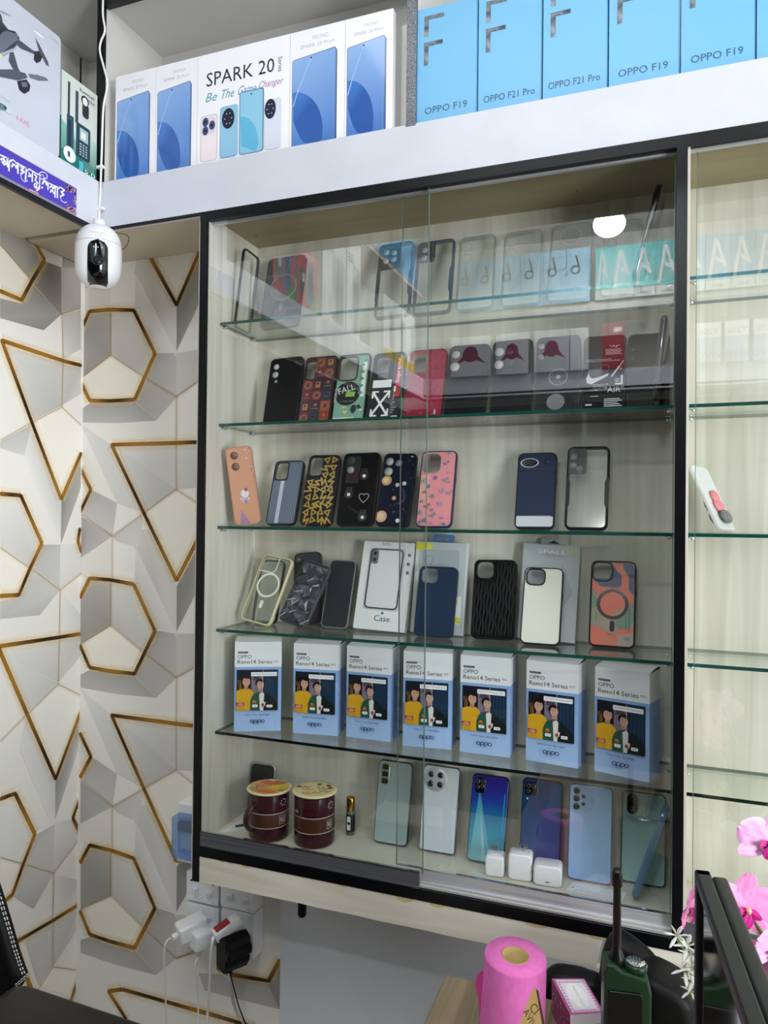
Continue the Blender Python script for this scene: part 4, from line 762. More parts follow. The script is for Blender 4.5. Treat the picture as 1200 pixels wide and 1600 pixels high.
# ------------------------------------------------------------------ Reno14 cartons (fifth shelf)
RW, RH, RD = .0915, .177, .052
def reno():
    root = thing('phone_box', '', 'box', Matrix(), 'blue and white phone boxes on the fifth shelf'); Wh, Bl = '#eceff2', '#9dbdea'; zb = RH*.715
    m = MB(); hw = RW/2
    for (z0, z1, c) in ((0, zb, Bl), (zb, RH-.001, Wh)):
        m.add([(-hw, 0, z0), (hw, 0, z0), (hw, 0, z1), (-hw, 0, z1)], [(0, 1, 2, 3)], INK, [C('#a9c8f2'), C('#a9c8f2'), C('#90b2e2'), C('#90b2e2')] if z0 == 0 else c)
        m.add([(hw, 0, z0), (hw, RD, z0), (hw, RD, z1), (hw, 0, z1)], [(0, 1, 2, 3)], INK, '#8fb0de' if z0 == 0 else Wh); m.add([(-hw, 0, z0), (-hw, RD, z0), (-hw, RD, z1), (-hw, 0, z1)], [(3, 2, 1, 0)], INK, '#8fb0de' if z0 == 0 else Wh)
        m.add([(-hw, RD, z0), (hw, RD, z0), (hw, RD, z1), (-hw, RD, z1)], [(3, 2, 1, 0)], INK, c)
    m.add([(-hw, 0, 0), (hw, 0, 0), (hw, RD, 0), (-hw, RD, 0)], [(3, 2, 1, 0)], INK, Wh)
    X = lambda f: -hw+f*RW; Z = lambda f: f*RH
    m.rc(X(.06), Z(.868), X(.285), Z(.888), '#202225', r=.001); m.tx('#ANewMeYou', X(.075), Z(.873), w=RW*.19, col='#cfd2d5')
    m.tx('OPPO', X(.06), Z(.81), w=RW*.30, h=RH*.042, col='#24272b'); m.tx('Reno14 Series', X(.06), Z(.752), w=RW*.74, h=RH*.044, col='#24272b'); m.tx('5G', X(.835), Z(.768), w=RW*.09, h=RH*.02, col='#5a5e63')
    # the picture
    x0, x1, z0, z1 = .045, .93, .235, .685; m.rc(X(x0), Z(z0), X(x1), Z(z1), '#0d1522'); m.rc(X(.61), Z(z0), X(x1), Z(z1), '#16304a')
    for k in range(14): m.rc(X(.62+k*.022), Z(z0+.1), X(.626+k*.022), Z(z1), ['#1f4565', '#0f2438', '#274f70'][k % 3])
    m.pr([(X(.36), Z(.40)), (X(.605), Z(.40)), (X(.605), Z(.62)), (X(.50), Z(.655)), (X(.36), Z(.62))], '#80798b'); m.pr([(X(.38), Z(.57)), (X(.56), Z(.57)), (X(.55), Z(.65)), (X(.42), Z(.64))], '#5f4457')
    rs = random.Random(1)
    for k in range(40): x = rs.uniform(.055, .15); m.rc(X(x), Z(rs.uniform(.44, .6)), X(x)+.0008, Z(rs.uniform(.44, .6)), rs.choice(['#6b4d22', '#2b2219', '#8f6a30']))
    def man(cx, cz, s_, hair, skin):
        m.ci(X(cx), Z(cz+.026*s_), RW*.105*s_, hair, rz=RH*.046*s_); m.ci(X(cx-.05), Z(cz+.02), RW*.055, hair, rz=RH*.034); m.rc(X(cx-.045), Z(cz-.075), X(cx+.045), Z(cz-.02), '#b98a72')
        m.ci(X(cx+.005), Z(cz), RW*.082*s_, skin, rz=RH*.05*s_, n=18); m.pr([(X(cx-.080), Z(cz+.030)), (X(cx-.02), Z(cz+.040)), (X(cx+.03), Z(cz+.030)), (X(cx+.085), Z(cz+.034)), (X(cx+.06), Z(cz+.058)), (X(cx-.06), Z(cz+.058))], hair)
        for sx in (-.03, .035): m.ci(X(cx+.005+sx), Z(cz+.008), .0009, '#2a1a16', n=6, rz=.0006); m.ln([(X(cx+sx-.012), Z(cz+.019)), (X(cx+sx+.018), Z(cz+.019))], .0005, '#2a1a16')
        m.ln([(X(cx+.008), Z(cz+.004)), (X(cx+.012), Z(cz-.010))], .0004, '#a8745f'); m.ci(X(cx+.008), Z(cz-.022), .0022, '#8c3f3c', n=10, rz=.0008); m.ci(X(cx+.008), Z(cz-.0215), .0016, '#f0e6e0', n=8, rz=.0004)
    man(.25, .555, 1.0, '#17100e', '#d0a088'); man(.55, .52, .92, '#14100f', '#cfa290')
    m.pr([(X(.045), Z(.235)), (X(.045), Z(.455)), (X(.17), Z(.478)), (X(.25), Z(.465)), (X(.33), Z(.478)), (X(.41), Z(.435)), (X(.43), Z(.235))], '#dca81e'); m.pr([(X(.18), Z(.478)), (X(.32), Z(.478)), (X(.25), Z(.462))], '#c9936f')
    m.pr([(X(.045), Z(.30)), (X(.20), Z(.30)), (X(.24), Z(.235)), (X(.045), Z(.235))], '#d19c17'); m.rc(X(.045), Z(.285), X(.22), Z(.325), '#a8413a'); m.ci(X(.14), Z(.305), RW*.06, '#c88b74', rz=RH*.018); m.rc(X(.06), Z(.293), X(.2), Z(.298), '#d8b39a')
    m.pr([(X(.34), Z(.235)), (X(.34), Z(.34)), (X(.40), Z(.41)), (X(.51), Z(.44)), (X(.605), Z(.40)), (X(.605), Z(.235))], '#20503d'); m.pr([(X(.605), Z(.235)), (X(.605), Z(.42)), (X(.70), Z(.43)), (X(.84), Z(.36)), (X(.93), Z(.32)), (X(.93), Z(.235))], '#0d1a18')
    for a in range(7): m.ln([(X(.355+a*.036), Z(.24)), (X(.365+a*.036), Z(.40))], .0004, '#4f8a6a'); 
    for a in range(6): m.ln([(X(.345), Z(.25+a*.028)), (X(.60), Z(.245+a*.03))], .0004, '#143a2c')
    m.pr([(X(.55), Z(.235)), (X(.53), Z(.42)), (X(.60), Z(.44)), (X(.64), Z(.42)), (X(.62), Z(.235))], '#dfe0da'); m.rc(X(.39), Z(.315), X(.48), Z(.335), '#b5552f'); m.rc(X(.40), Z(.335), X(.46), Z(.345), '#d8a23c')
    m.rc(X(.602), Z(z0), X(.608), Z(z1), '#e6e9ec'); m.rc(X(.355), Z(.617), X(.905), Z(.662), '#f4f5f7', r=.001); m.tx('AI Flash Photography', X(.38), Z(.630), w=RW*.50, h=RH*.019, col='#76718c')
    m.rc(X(.385), Z(.272), X(.50), Z(.302), '#f4f5f7', r=.0014); m.rc(X(.69), Z(.268), X(.815), Z(.298), '#f4f5f7', r=.0014); m.tx('ON', X(.443), Z(.280), w=RW*.065, h=RH*.014, col='#55595e', al='c'); m.tx('OFF', X(.752), Z(.276), w=RW*.08, h=RH*.014, col='#55595e', al='c')
    m.pr([(X(.61), Z(.262)), (X(.665), Z(.296)), (X(.61), Z(.330)), (X(.555), Z(.296))], '#eee6e4'); m.pr([(X(.61), Z(.27)), (X(.65), Z(.296)), (X(.61), Z(.322)), (X(.57), Z(.296))], '#a3403f'); m.rc(X(.63), Z(.305), X(.67), Z(.33), '#d9d6cf')
    m.tx('Own Your Spotlight', X(.5), Z(.175), w=RW*.54, h=RH*.026, col='#25416f', al='c'); oppo(m, X(.5), Z(.10), RW*.30, '#142a52')
    m.M = Matrix.Translation((hw, RD/2, 0)) @ Matrix.Rotation(pi/2, 4, 'Z'); m.lay = 0; m.tx('Reno14 Series', RD*.02, Z(.55), w=RH*.40, h=RD*.10, col='#28457a', rot=-pi/2); m.tx('5G', RD*.04, Z(.135), w=RH*.03, h=RD*.06, col='#28457a', rot=-pi/2)
    m.M = Matrix(); m.build('carton', root)
    m = MB(); n = 6; vs = []                                    # curved lid flap that rises to the back
    for i in range(n+1): f = i/n; y = f*RD; zz = RH-.001+.0052*sin(f*pi*.62)-.001*f; vs += [(-hw, y, zz), (hw, y, zz)]
    m.add(vs, [(2*i, 2*i+1, 2*i+3, 2*i+2) for i in range(n)], INK, Wh, True); k = len(vs)
    m.add([vs[2*i] for i in range(n+1)]+[(-hw, RD, RH-.001)], [tuple(range(n+1, -1, -1))], INK, '#dfe2e4'); m.add([vs[2*i+1] for i in range(n+1)]+[(hw, RD, RH-.001)], [tuple(range(n+2))], mat('gap_dark', '#2b2d28', .8)); m.add([(-hw, RD, RH-.001), (hw, RD, RH-.001), vs[-1], vs[-2]], [(1, 0, 3, 2)], INK, Wh)
    m.build('lid', root); return root
def oppo(m, x, z, w, col):                  # rounded two-storey wordmark: o p p o
    r_ = w*.115; lw = w*.05
    for k in range(4):
        cx = x-w*.385+k*w*.257; m.ring(cx, z+r_, r_, lw, col, n=20, rz=.82)
        if k in (1, 2): m.rc(cx-r_-lw/2, z-r_*.95, cx-r_+lw/2, z+r_, col)
base = reno()
RB = [((363.5, 1143), (440.5, 1141.5), 'leftmost blue and white phone box, turned slightly towards the middle'), ((457.7, 1145), (528, 1150), 'second blue and white phone box from the left'), ((539.6, 1150.6), (611, 1159.7), 'third blue and white phone box from the left'),
      ((629, 1164.6), (705.4, 1171.7), 'middle one of the seven blue and white phone boxes'), ((718, 1174), (797, 1184), 'third blue and white phone box from the right'), ((821.7, 1187), (902.7, 1201), 'second blue and white phone box from the right'), ((930, 1204), (1013, 1222.7), 'rightmost blue and white phone box beside the black post')]
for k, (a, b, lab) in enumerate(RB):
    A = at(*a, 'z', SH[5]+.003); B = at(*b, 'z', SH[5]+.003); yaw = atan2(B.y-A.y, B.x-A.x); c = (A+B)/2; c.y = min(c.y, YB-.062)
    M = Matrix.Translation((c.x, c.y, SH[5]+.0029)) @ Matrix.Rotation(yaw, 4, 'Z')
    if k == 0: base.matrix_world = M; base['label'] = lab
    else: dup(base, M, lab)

# ------------------------------------------------------------------ cabinet floor
ZF = ZFL+.0004
def phone(label, BL, BR, TL, cols, rim, yb, dy, cam, r=.009, t=.0085, rough=.14, art=None, zz=ZF, y2=None):
    M, w, h = stand(BL, BR, TL, zz, yb, dy, y2, t); root = thing('smartphone', label, 'smartphone', M)
    o = rrect(-w/2, 0, w/2, h, r, 6); m = MB(); m.prism(o, 0, t, mat('phone_rim'+rim, rim, .25, .6), ch=.0018); m.build('frame', root)
    m = MB(); i_ = inset(o, .0019); n = len(i_); BG = GINK if rough < .2 else INK
    zs = [p[1] for p in i_]; N = 14
    # back panel in horizontal strips so that its own colour can run from top to bottom
    def col(f):
        f = min(max(f, 0), 1)*(len(cols)-1); k = min(int(f), len(cols)-2) if len(cols) > 1 else 0
        if len(cols) == 1: return C(cols[0])
        a, b = C(cols[k]), C(cols[k+1]); q = f-k; return tuple(x*(1-q)+y*q for x, y in zip(a, b))
    def half(z):                                # half width of the rounded outline at z
        zz_ = min(z, h-z); rr_ = r-.0019; base_ = w/2-.0019; d = zz_-.0019
        return base_ if d >= rr_ else base_-rr_+sqrt(max(rr_*rr_-(rr_-max(d, 0))**2, 0))
    lv = sorted(set([.0019+k*.0012 for k in range(7)]+[h-.0019-k*.0012 for k in range(7)]+[.012+(h-.024)*k/N for k in range(N+1)]))
    vs = []; cs = []
    for z_ in lv:
        q = half(z_); vs += [(-q, -.0004, z_), (q, -.0004, z_)]; cs += [col(z_/h)]*2
    m.add(vs, [(2*i, 2*i+1, 2*i+3, 2*i+2) for i in range(len(lv)-1)], BG, cs)
    if art: m.lay = 12; art(m, w, h)
    m.build('back_panel', root); cam(root, w, h); return root
def module(root, w, h, a, b, c, d, r, mt, lens, th=.0014, lm=BLKG, ringc='#55595d'):
    m = MB(); m.prism(rrect(-w/2+a*w, b*h, -w/2+c*w, d*h, r), -th, 0, mt, ch=.0004); mo = m.build('camera_module', root)
    for (x, zz, q) in lens:
        k = MB(); k.cyl(-w/2+x*w, -th, zz*h, q*w, .0007, lm, ax='y', n=22); k.ring(-w/2+x*w, zz*h, q*w*.98, q*w*.18, ringc, GINK, y=-th-.0007); k.ci(-w/2+x*w, zz*h, q*w*.35, '#161b26', GINK, y=-th-.0008); k.build('lens', mo)
    return mo
S1 = mat('module_silver', '#b9beb9', .2, .7)
phone('silver green phone with three stacked square lenses, leftmost phone on the cabinet floor', (582.7, 1313.5), (636, 1324), (592.5, 1187.5), ['#a9bbb9', '#9caeab', '#8b9a97', '#8f938f'], '#2f3438', .125, .03,
      lambda R_, w, h: [module(R_, w, h, .10, .70, .34, .965, .007, S1, []), [(lambda k, zz: (k.prism(rrect(-w/2+.14*w, zz*h, -w/2+.31*w, (zz+.06)*h, .0028), -.0026, -.0014, BLKG, ch=.0003), k.rc(-w/2+.17*w, (zz+.012)*h, -w/2+.28*w, (zz+.048)*h, '#3a3012', GINK, r=.002, y=-.0026), k.build('lens', R_)))(MB(), zz) for zz in (.885, .80, .715)]])
def cam_round(R_, w, h):
    m = MB(); cx, cz = -w/2+.36*w, h*.835; m.cyl(cx, .0, cz, w*.315, .0016, mat('disc_silver', '#b9bfc1', .3, .25), ax='y', n=48, ch=.0006); m.ring(cx, cz, w*.255, .0007, '#8d9396', GINK, y=-.0016, n=40); mo = m.build('camera_module', R_)
    for dx, dz in ((-.13, .055), (.13, .055), (-.13, -.055), (.13, -.055)): k = MB(); k.cyl(cx+dx*w, -.0016, cz+dz*h, w*.078, .0009, BLKG, ax='y', n=22); k.ci(cx+dx*w, cz+dz*h, w*.03, '#1d2230', GINK, y=-.0025); k.build('lens', mo)
    k = MB(); k.ci(-w/2+.07*w, h*.972, .0011, '#1a1c1f', GINK, y=-.0004); k.build('microphone_hole', R_)
phone('silver white phone with large round four-lens camera disc', (653.6, 1329.5), (710.4, 1337), (662.7, 1195), ['#d5dee8', '#cdd6de', '#c9cfd3', '#bfc4c6'], '#55595f', .125, .03, cam_round, r=.006)
def a_teal(m, w, h):
    X0 = -w/2+.22*w
    for k, (a, b, c1, c2) in enumerate(((-.42, -.12, '#7fc4d0', '#2a8aa6'), (-.10, .02, '#9fd6dc', '#2c86a5'), (.06, .14, '#7cc0cf', '#247a9c'), (.34, .40, '#6fd0e6', '#2a6fae'))):
        m.pr([(X0, h*.80), (w*a, h*.03), (w*b, h*.03), (X0+.002, h*.80)] if k < 3 else [(w*.40, h*.80), (w*.36, h*.05), (w*.41, h*.05), (w*.43, h*.80)], [C(c2), C(c1), C(c1), C(c2)] if k < 3 else '#2f8cc0', GINK)  # light fan and right-edge highlight painted onto the glossy back
phone('glossy phone shading from teal at the bottom to deep blue at the top', (728, 1346), (786.7, 1353), (739, 1209.6), ['#8cc4ce', '#3f9db1', '#2191ab', '#1c6f9a', '#1a3f97', '#27238a', '#2a1f70'], '#131a38', .115, .045,
      lambda R_, w, h: [module(R_, w, h, .10, .775, .37, .955, .005, BLKG, [(.17, .91, .055), (.30, .92, .05), (.30, .86, .05), (.18, .84, .045)])], art=a_teal, rough=.1)
def a_nav(m, w, h): m.pr([(-w*.40, h*.02), (w*.47, h*.02), (w*.47, h*.30), (-w*.1, h*.30), (-w*.46, h*.2)], '#2a4c86', GINK); m.pr([(-w*.46, h*.12), (w*.35, h*.97), (w*.45, h*.97), (w*.46, h*.3), (-w*.1, h*.3)], '#174a80', GINK); m.ci(-w*.36, h*.76, .0016, '#d9d4c2', GINK, rz=.0022)
phone('dark blue phone with square black camera block, between the teal and the pale blue phones', (810.5, 1350), (874.7, 1358), (817, 1216), ['#1d4a86', '#14427a', '#123a6c', '#143764'], '#10182a', .135, .03,
      lambda R_, w, h: [module(R_, w, h, .07, .80, .38, .955, .005, BLKG, [(.16, .915, .055), (.29, .915, .055), (.16, .845, .05)])], art=a_nav)
phone('pale blue phone with three black lenses in a column and two beside them', (885.7, 1371), (955, 1382.7), (890.5, 1225), ['#8db6e0', '#93bce4', '#9cc2e8', '#9fc0e6'], '#7c8fb0', .115, .035,
      lambda R_, w, h: [[(lambda k: (k.cyl(-w/2+x*w, 0, zz*h, q*w, .0014, BLKG, ax='y', n=24, ch=.0003), k.ring(-w/2+x*w, zz*h, q*w*.97, .0005, '#5a6f90', GINK, y=-.0014), k.ci(-w/2+x*w, zz*h, q*w*.3, '#1a2232', GINK, y=-.0014), k.build('lens', R_)))(MB()) for x, zz, q in ((.17, .925, .075), (.17, .845, .075), (.17, .76, .078), (.33, .875, .045), (.33, .795, .045))]], r=.008, rough=.2)
def a_mint(m, w, h): m.prism(rrect(-w/2+.40*w, h*.72, -w/2+.62*w, h*.985, .006), -.0006, -.0004, mat('mint_inlay', '#a9c6c0', .25)); m.tx('Redmi', -w/2+.53*w, h*.90, w=h*.11, h=w*.07, col='#5f7d78', rot=-pi/2); m.ring(-w/2+.51*w, h*.755, .0045, .0005, '#7d9a94', GINK)
phone('mint green phone with black pill-shaped camera, rightmost standing phone', (969, 1386), (1039.7, 1399), (972, 1236), ['#a7cfcb', '#9fc4bf', '#98bab4', '#8fb0a8'], '#4f6f70', .14, .028,
      lambda R_, w, h: [module(R_, w, h, .11, .745, .37, .975, .011, BLKG, [(.24, .93, .06), (.24, .80, .06), (.30, .865, .025)], ringc='#2a2d30')], art=a_mint, rough=.2)
phone('dark phone with silver rim leaning in the back left corner behind the mug', (385, 1274), (423, 1279), (393, 1192), ['#0a0b0d', '#0c0d10'], '#c3c4c6', .160, .018, lambda R_, w, h: None, r=.010, zz=ZF)
a = at(997, 1414, 'z', ZF+.002)+Vector((-.007, 0, .0085)); b = at(1038, 1270, 'y', a.y+.02); V = (b-a); h = V.length; Wd = Vector((.12, 1, 0)); V.normalize(); Wd = (Wd-V*Wd.dot(V)).normalized()
root = thing('smartphone', 'steel blue phone standing edge-on and leaning on the right post', 'smartphone', frame(a+Vector((0, 0, .001)), Wd, V)); m = MB(); m.prism(rrect(0, 0, .064, h, .009), -.0058, .0045, mat('steel_blue', '#6f93b5', .25, .4), ch=.002); m.build('frame', root)
m = MB(); m.prism(rrect(.003, .003, .061, h-.003, .007), .0046, .0050, BLKG); m.build('screen', root); m = MB(); m.prism(rrect(-.0012, h*.62, 0, h*.72, .0004), -.001, .001, mat('steel_blue')); m.build('side_button', root)
# mugs
def mug(label, cx, by, ty, wd, label2=None, handle=True, lid='fruit', mirror=False, yaw=0.):
    b = at(cx, by, 'z', ZF); dep = (b-CAM).dot(FW); R_ = wd/2*dep/FPX; top = at(cx, ty, 'y', b.y).z; H = top-b.z
    root = thing('mug', label, 'mug', Matrix.Translation((b.x, b.y, ZF)) @ Matrix.Rotation(yaw, 4, 'Z')); MM = mat('maroon_glaze', '#3a0f1d', .2, spec=.35)
    m = MB(); m.lathe(0, 0, 0, [(0, 0), (R_*.90, 0), (R_*.97, .002), (R_*.99, .006), (R_, H*.45), (R_, H-.004), (R_*.97, H-.001), (R_*.92, H-.002), (R_*.92, H*.1), (0, H*.08)], MM, n=56)
    def band(z0, z1, c, rr_=1.003, a0=0, a1=360, mt=GINK):
        n = 60; vs = []; 
        for i in range(n+1): t = radians(a0+(a1-a0)*i/n); vs += [(R_*rr_*cos(t), R_*rr_*sin(t), z0), (R_*rr_*cos(t), R_*rr_*sin(t), z1)]
        m.add(vs, [(2*i, 2*i+2, 2*i+3, 2*i+1) for i in range(n)], mt, c, True)
    band(H*.30, H*.60, '#4a2410', mt=INK); band(H*.297, H*.309, '#e3dcd6', 1.005); band(H*.595, H*.607, '#e3dcd6', 1.005)
    def cyltext(t, ang, z0, w_, h_, box_=False, col='#e9e2dc'):
        vs, fs, bw_, bh_, x0, y0 = glyphs(t); kx, kz = w_/bw_, h_/bh_; out = []
        for p in vs: th = radians(ang)+((p[0]-x0)*kx-w_/2)/R_; out.append((R_*1.006*cos(th), R_*1.006*sin(th), z0+(p[1]-y0)*kz))
        m.add(out, fs, GINK, col)
        if box_:
            for (za, zb_, da, db) in ((z0-.003, z0-.0024, -.55, .55), (z0+h_+.0024, z0+h_+.003, -.55, .55), (z0-.003, z0+h_+.003, -.56, -.53), (z0-.003, z0+h_+.003, .53, .56)):
                aa = degrees_(w_*1.25/R_); band(za, zb_, col, 1.006, ang+da*aa, ang+db*aa)
    A = -20
    cyltext('NU', A, H*.40, .011, .010, True); cyltext('ervi', A+12, H*.52, .006, .003, col='#b9a9a0') if 0 else None
    for k in range(7): th = k*.9; cyltext('o', A+3-9*sin(th), H*.80+.006*cos(th), .003, .003)
    if not handle: cyltext('am', -128, H*.66, .010, .006)
    m.build('body', root)
    if handle:
        m = MB(); a = radians(-108); d = Vector((cos(a), sin(a), 0)); pts = []
        for i in range(15): t = i/14; pts.append(d*(R_*.96+.022*sin(pi*min(t*1.12, 1))**.7)+Vector((0, 0, H*(.80-.68*t))))
        m.tube(pts, [.0078-.0026*(i/14) for i in range(15)], MM, n=14, flat=.6); m.build('handle', root)
    m = MB(); LR = R_*1.12; m.lathe(0, 0, H, [(0, 0), (LR*.9, -.0002), (LR, .001), (LR, .0030), (LR*.985, .0036), (0, .0036)], mat('cream_lid', '#f0e4b8' if lid != 'fruit' else '#efdfae', .2), n=56)
    m.M = Matrix.Translation((0, 0, H+.0036)) @ Matrix.Rotation(-pi/2, 4, 'X') @ Matrix.Rotation(0, 4, 'Y')       # local (x, z) -> (x, y) on the lid
    rs = random.Random(3 if lid == 'fruit' else 5); S_ = LR*.9
    def el(x, z_, a_, b_, c, q=0.): m.pr([(x*S_+S_*(a_*cos(t)*cos(q)-b_*sin(t)*sin(q)), z_*S_+S_*(a_*cos(t)*sin(q)+b_*sin(t)*cos(q))) for t in [i*2*pi/18 for i in range(18)]], c, GINK)
    if lid == 'fruit':
        el(0, 0, .98, .98, '#e9a54e'); el(-.45, -.1, .48, .42, '#e79a5c'); el(-.05, .55, .62, .30, '#c94a1f'); el(-.2, .45, .55, .22, '#d9602a'); el(.1, .85, .5, .10, '#8f9a3a'); el(-.3, .85, .2, .09, '#f2efdf')
        el(.40, .10, .55, .22, '#e8c81e', .5); el(.45, .35, .45, .14, '#f0d52a', .6); el(.6, -.05, .3, .14, '#dfc01c', .4); el(.1, -.1, .3, .13, '#f1d22e', .1); el(.75, -.2, .15, .12, '#8f9f38'); el(.2, -.62, .5, .2, '#dd6a3c', .1); el(-.55, -.55, .3, .2, '#a8a24a', -.4)
        for k in range(26): el(rs.uniform(-.7, .1), rs.uniform(-.5, .1), .035, .03, rs.choice(['#c4682c', '#b5852f', '#7c5a20']))
        m.ln([(S_*.2, S_*.35), (S_*.6, S_*.2), (S_*.8, S_*.3)], .0006, '#5c4310', GINK)
    else:
        el(0, 0, .98, .98, '#ecdf9d')
        for x, z_ in ((-.35, -.05), (.15, -.35), (.55, -.05), (-.15, -.55), (.35, .25), (-.6, .2)): el(x, z_, .30, .17, '#a1392c', .1); el(x-.01, z_+.03, .27, .14, '#f0dca0', .1); el(x, z_+.03, .08, .05, '#c2593a')
        for x, z_ in ((0, .65), (.5, .6), (-.85, .05), (.7, .35)):
            for k in range(6): el(x+.08*cos(k*1.05), z_+.07*sin(k*1.05), .06, .035, '#7c1d1c', k*1.05)
        for k in range(22): el(rs.uniform(-.8, .8), rs.uniform(-.8, .8), .02, .02, '#5a1c16')
    m.M = Matrix(); m.build('lid', root); return root
degrees_ = lambda r_: r_*180/pi
mug('maroon mug with fruit lid and its handle turned to the front', 420, 1304, 1232, 62.5)
mug('maroon mug with cream patterned lid, beside the small perfume bottle', 491, 1314, 1236, 63, handle=False, lid='cream', yaw=.06)
b = at(547.5, 1303, 'z', ZF); dep = (b-CAM).dot(FW); q = 14*.5*dep/FPX; top = at(547.5, 1245, 'y', b.y).z-ZF
root = thing('perfume_bottle', 'small roll-on perfume bottle with gold cap and black label', 'bottle', Matrix.Translation((b.x, b.y, ZF)))
m = MB(); m.lathe(0, 0, 0, [(0, 0), (q*.9, 0), (q, .001), (q, top*.62), (q*.8, top*.64), (0, top*.64)], mat('bottle_glass', '#5c6468', .05, coat=.6), n=24); m.build('body', root)
m = MB(); m.lathe(0, 0, 0, [(q*1.01, top*.09), (q*1.03, top*.1), (q*1.03, top*.55), (q*1.01, top*.56)], mat('black_label', '#0e0f12', .4), n=24); m.M = Matrix.Translation((0, -q*1.05, 0)); m.rc(-q*.42, top*.14, q*.42, top*.52, '#e8e9ea', r=q*.4); m.ci(0, top*.33, q*.34, '#16171a'); m.M = Matrix(); m.build('label_band', root)
m = MB(); m.lathe(0, 0, 0, [(q*.9, top*.63), (q*.98, top*.65), (q*.98, top*.97), (q*.85, top), (0, top)], mat('gold_cap', '#c8993a', .18, 1.), n=24); m.build('cap', root)
# chargers
def charger(label, cx, by, ty, wd, pr_dx, prong=True, dpt=.030, txt=None):
    b = at(cx, by, 'z', ZF); dep = (b-CAM).dot(FW); w = wd*dep/FPX; h = at(cx, ty, 'y', b.y+.004).z-ZF; root = thing('wall_charger', label, 'charger', Matrix.Translation((b.x, b.y, ZF)) @ Matrix.Rotation(radians(4), 4, 'Z'))
    m = MB(); m.prism(rrect(-w/2, .0002, w/2, h, w*.16, 6), 0, dpt, WHTP, ch=.003); 
    if txt: m.rc(-.006, h*.18, .006, h*.24, '#8a8e92', y=-.0); m.tx(txt, 0, h*.42, w=.010, col='#b9bcc0', al='c')
    m.build('body', root)
    if prong:
        for dx in pr_dx: m = MB(); m.box(dx-.0028, dx+.0028, dpt*.45, dpt*.45+.0014, h-.001, h+.014, CHROME); m.cyl(dx, dpt*.44, h+.011, .0012, .002, BLKP, ax='y', n=8); m.build('prong', root, bev=.0004)
    else:
        m = MB(); m.prism(rrect(-.004, h*.20, .004, h*.25, .001), -.0003, .0005, mat('port_grey', '#4a4d52', .4)); m.build('usb_port', root)
    return root
charger('small white plug charger lying with prongs up, before the teal phone', 772, 1371, 1337, 29, (.001, -.0035)); charger('larger white plug charger with prongs up, middle of the three', 812, 1377, 1334, 37, (-.003, .008)); charger('white rounded cube charger in front of the dark blue phone', 855, 1386, 1352, 44, (), False, .034)
# papers on the cabinet floor
m = MB(); P_ = [at(*p, 'z', ZF) for p in ((345, 1301), (362, 1299), (444, 1288), (440, 1281), (395, 1275), (383, 1276))]; m.add([tuple(p) for p in P_]+[(p.x, p.y, p.z+.0015) for p in P_], [(5, 4, 3, 2, 1, 0), (6, 7, 8, 9, 10, 11)]+[(i, (i+1) % 6, 6+(i+1) % 6, 6+i) for i in range(6)], mat('paper', '#e9ebef', .6)); tag(m.build('paper_leaflet'), 'white leaflets lying in the left corner of the cabinet floor', 'paper')
a, b = at(368, 1291, 'z', ZF+.004), at(400, 1285, 'z', ZF+.004); m = MB(); m.tube([a, a+(b-a)*.35, b], [.002, .0024, .0022], BLKP); pen = m.build('pen'); tag(pen, 'short black pen lying on the leaflets behind the mug', 'pen')
m = MB(); P_ = [at(*p, 'z', ZF) for p in ((880, 1380), (908, 1383), (970, 1396), (978, 1400), (970, 1412), (880, 1392))]; P_ = [at(884, 1391, 'z', ZF), at(972, 1411, 'z', ZF), at(980, 1396, 'z', ZF), at(895, 1379, 'z', ZF)]; m.add([tuple(p) for p in P_]+[(p.x, p.y, p.z+.0012) for p in P_], [(3, 2, 1, 0), (4, 5, 6, 7)]+[(i, (i+1) % 4, 4+(i+1) % 4, 4+i) for i in range(4)], mat('paper'))
u = (P_[1]-P_[0]).normalized(); m.M = frame(P_[0]+Vector((0, 0, .0013)), u, Vector((0, 0, 1)).cross(u)); 
for k in range(7): m.lay = 1; m.ln([(.01+k*.011, .004+.002*(k % 3)), (.018+k*.011, .005+.002*(k % 2))], .0008, '#9fb3d8')
m.pr([(.004, .010), (.012, .012), (.010, .016)], '#d46a5a'); m.M = Matrix(); tag(m.build('receipt'), 'scribbled paper slip lying behind the cabinet door channel', 'paper')

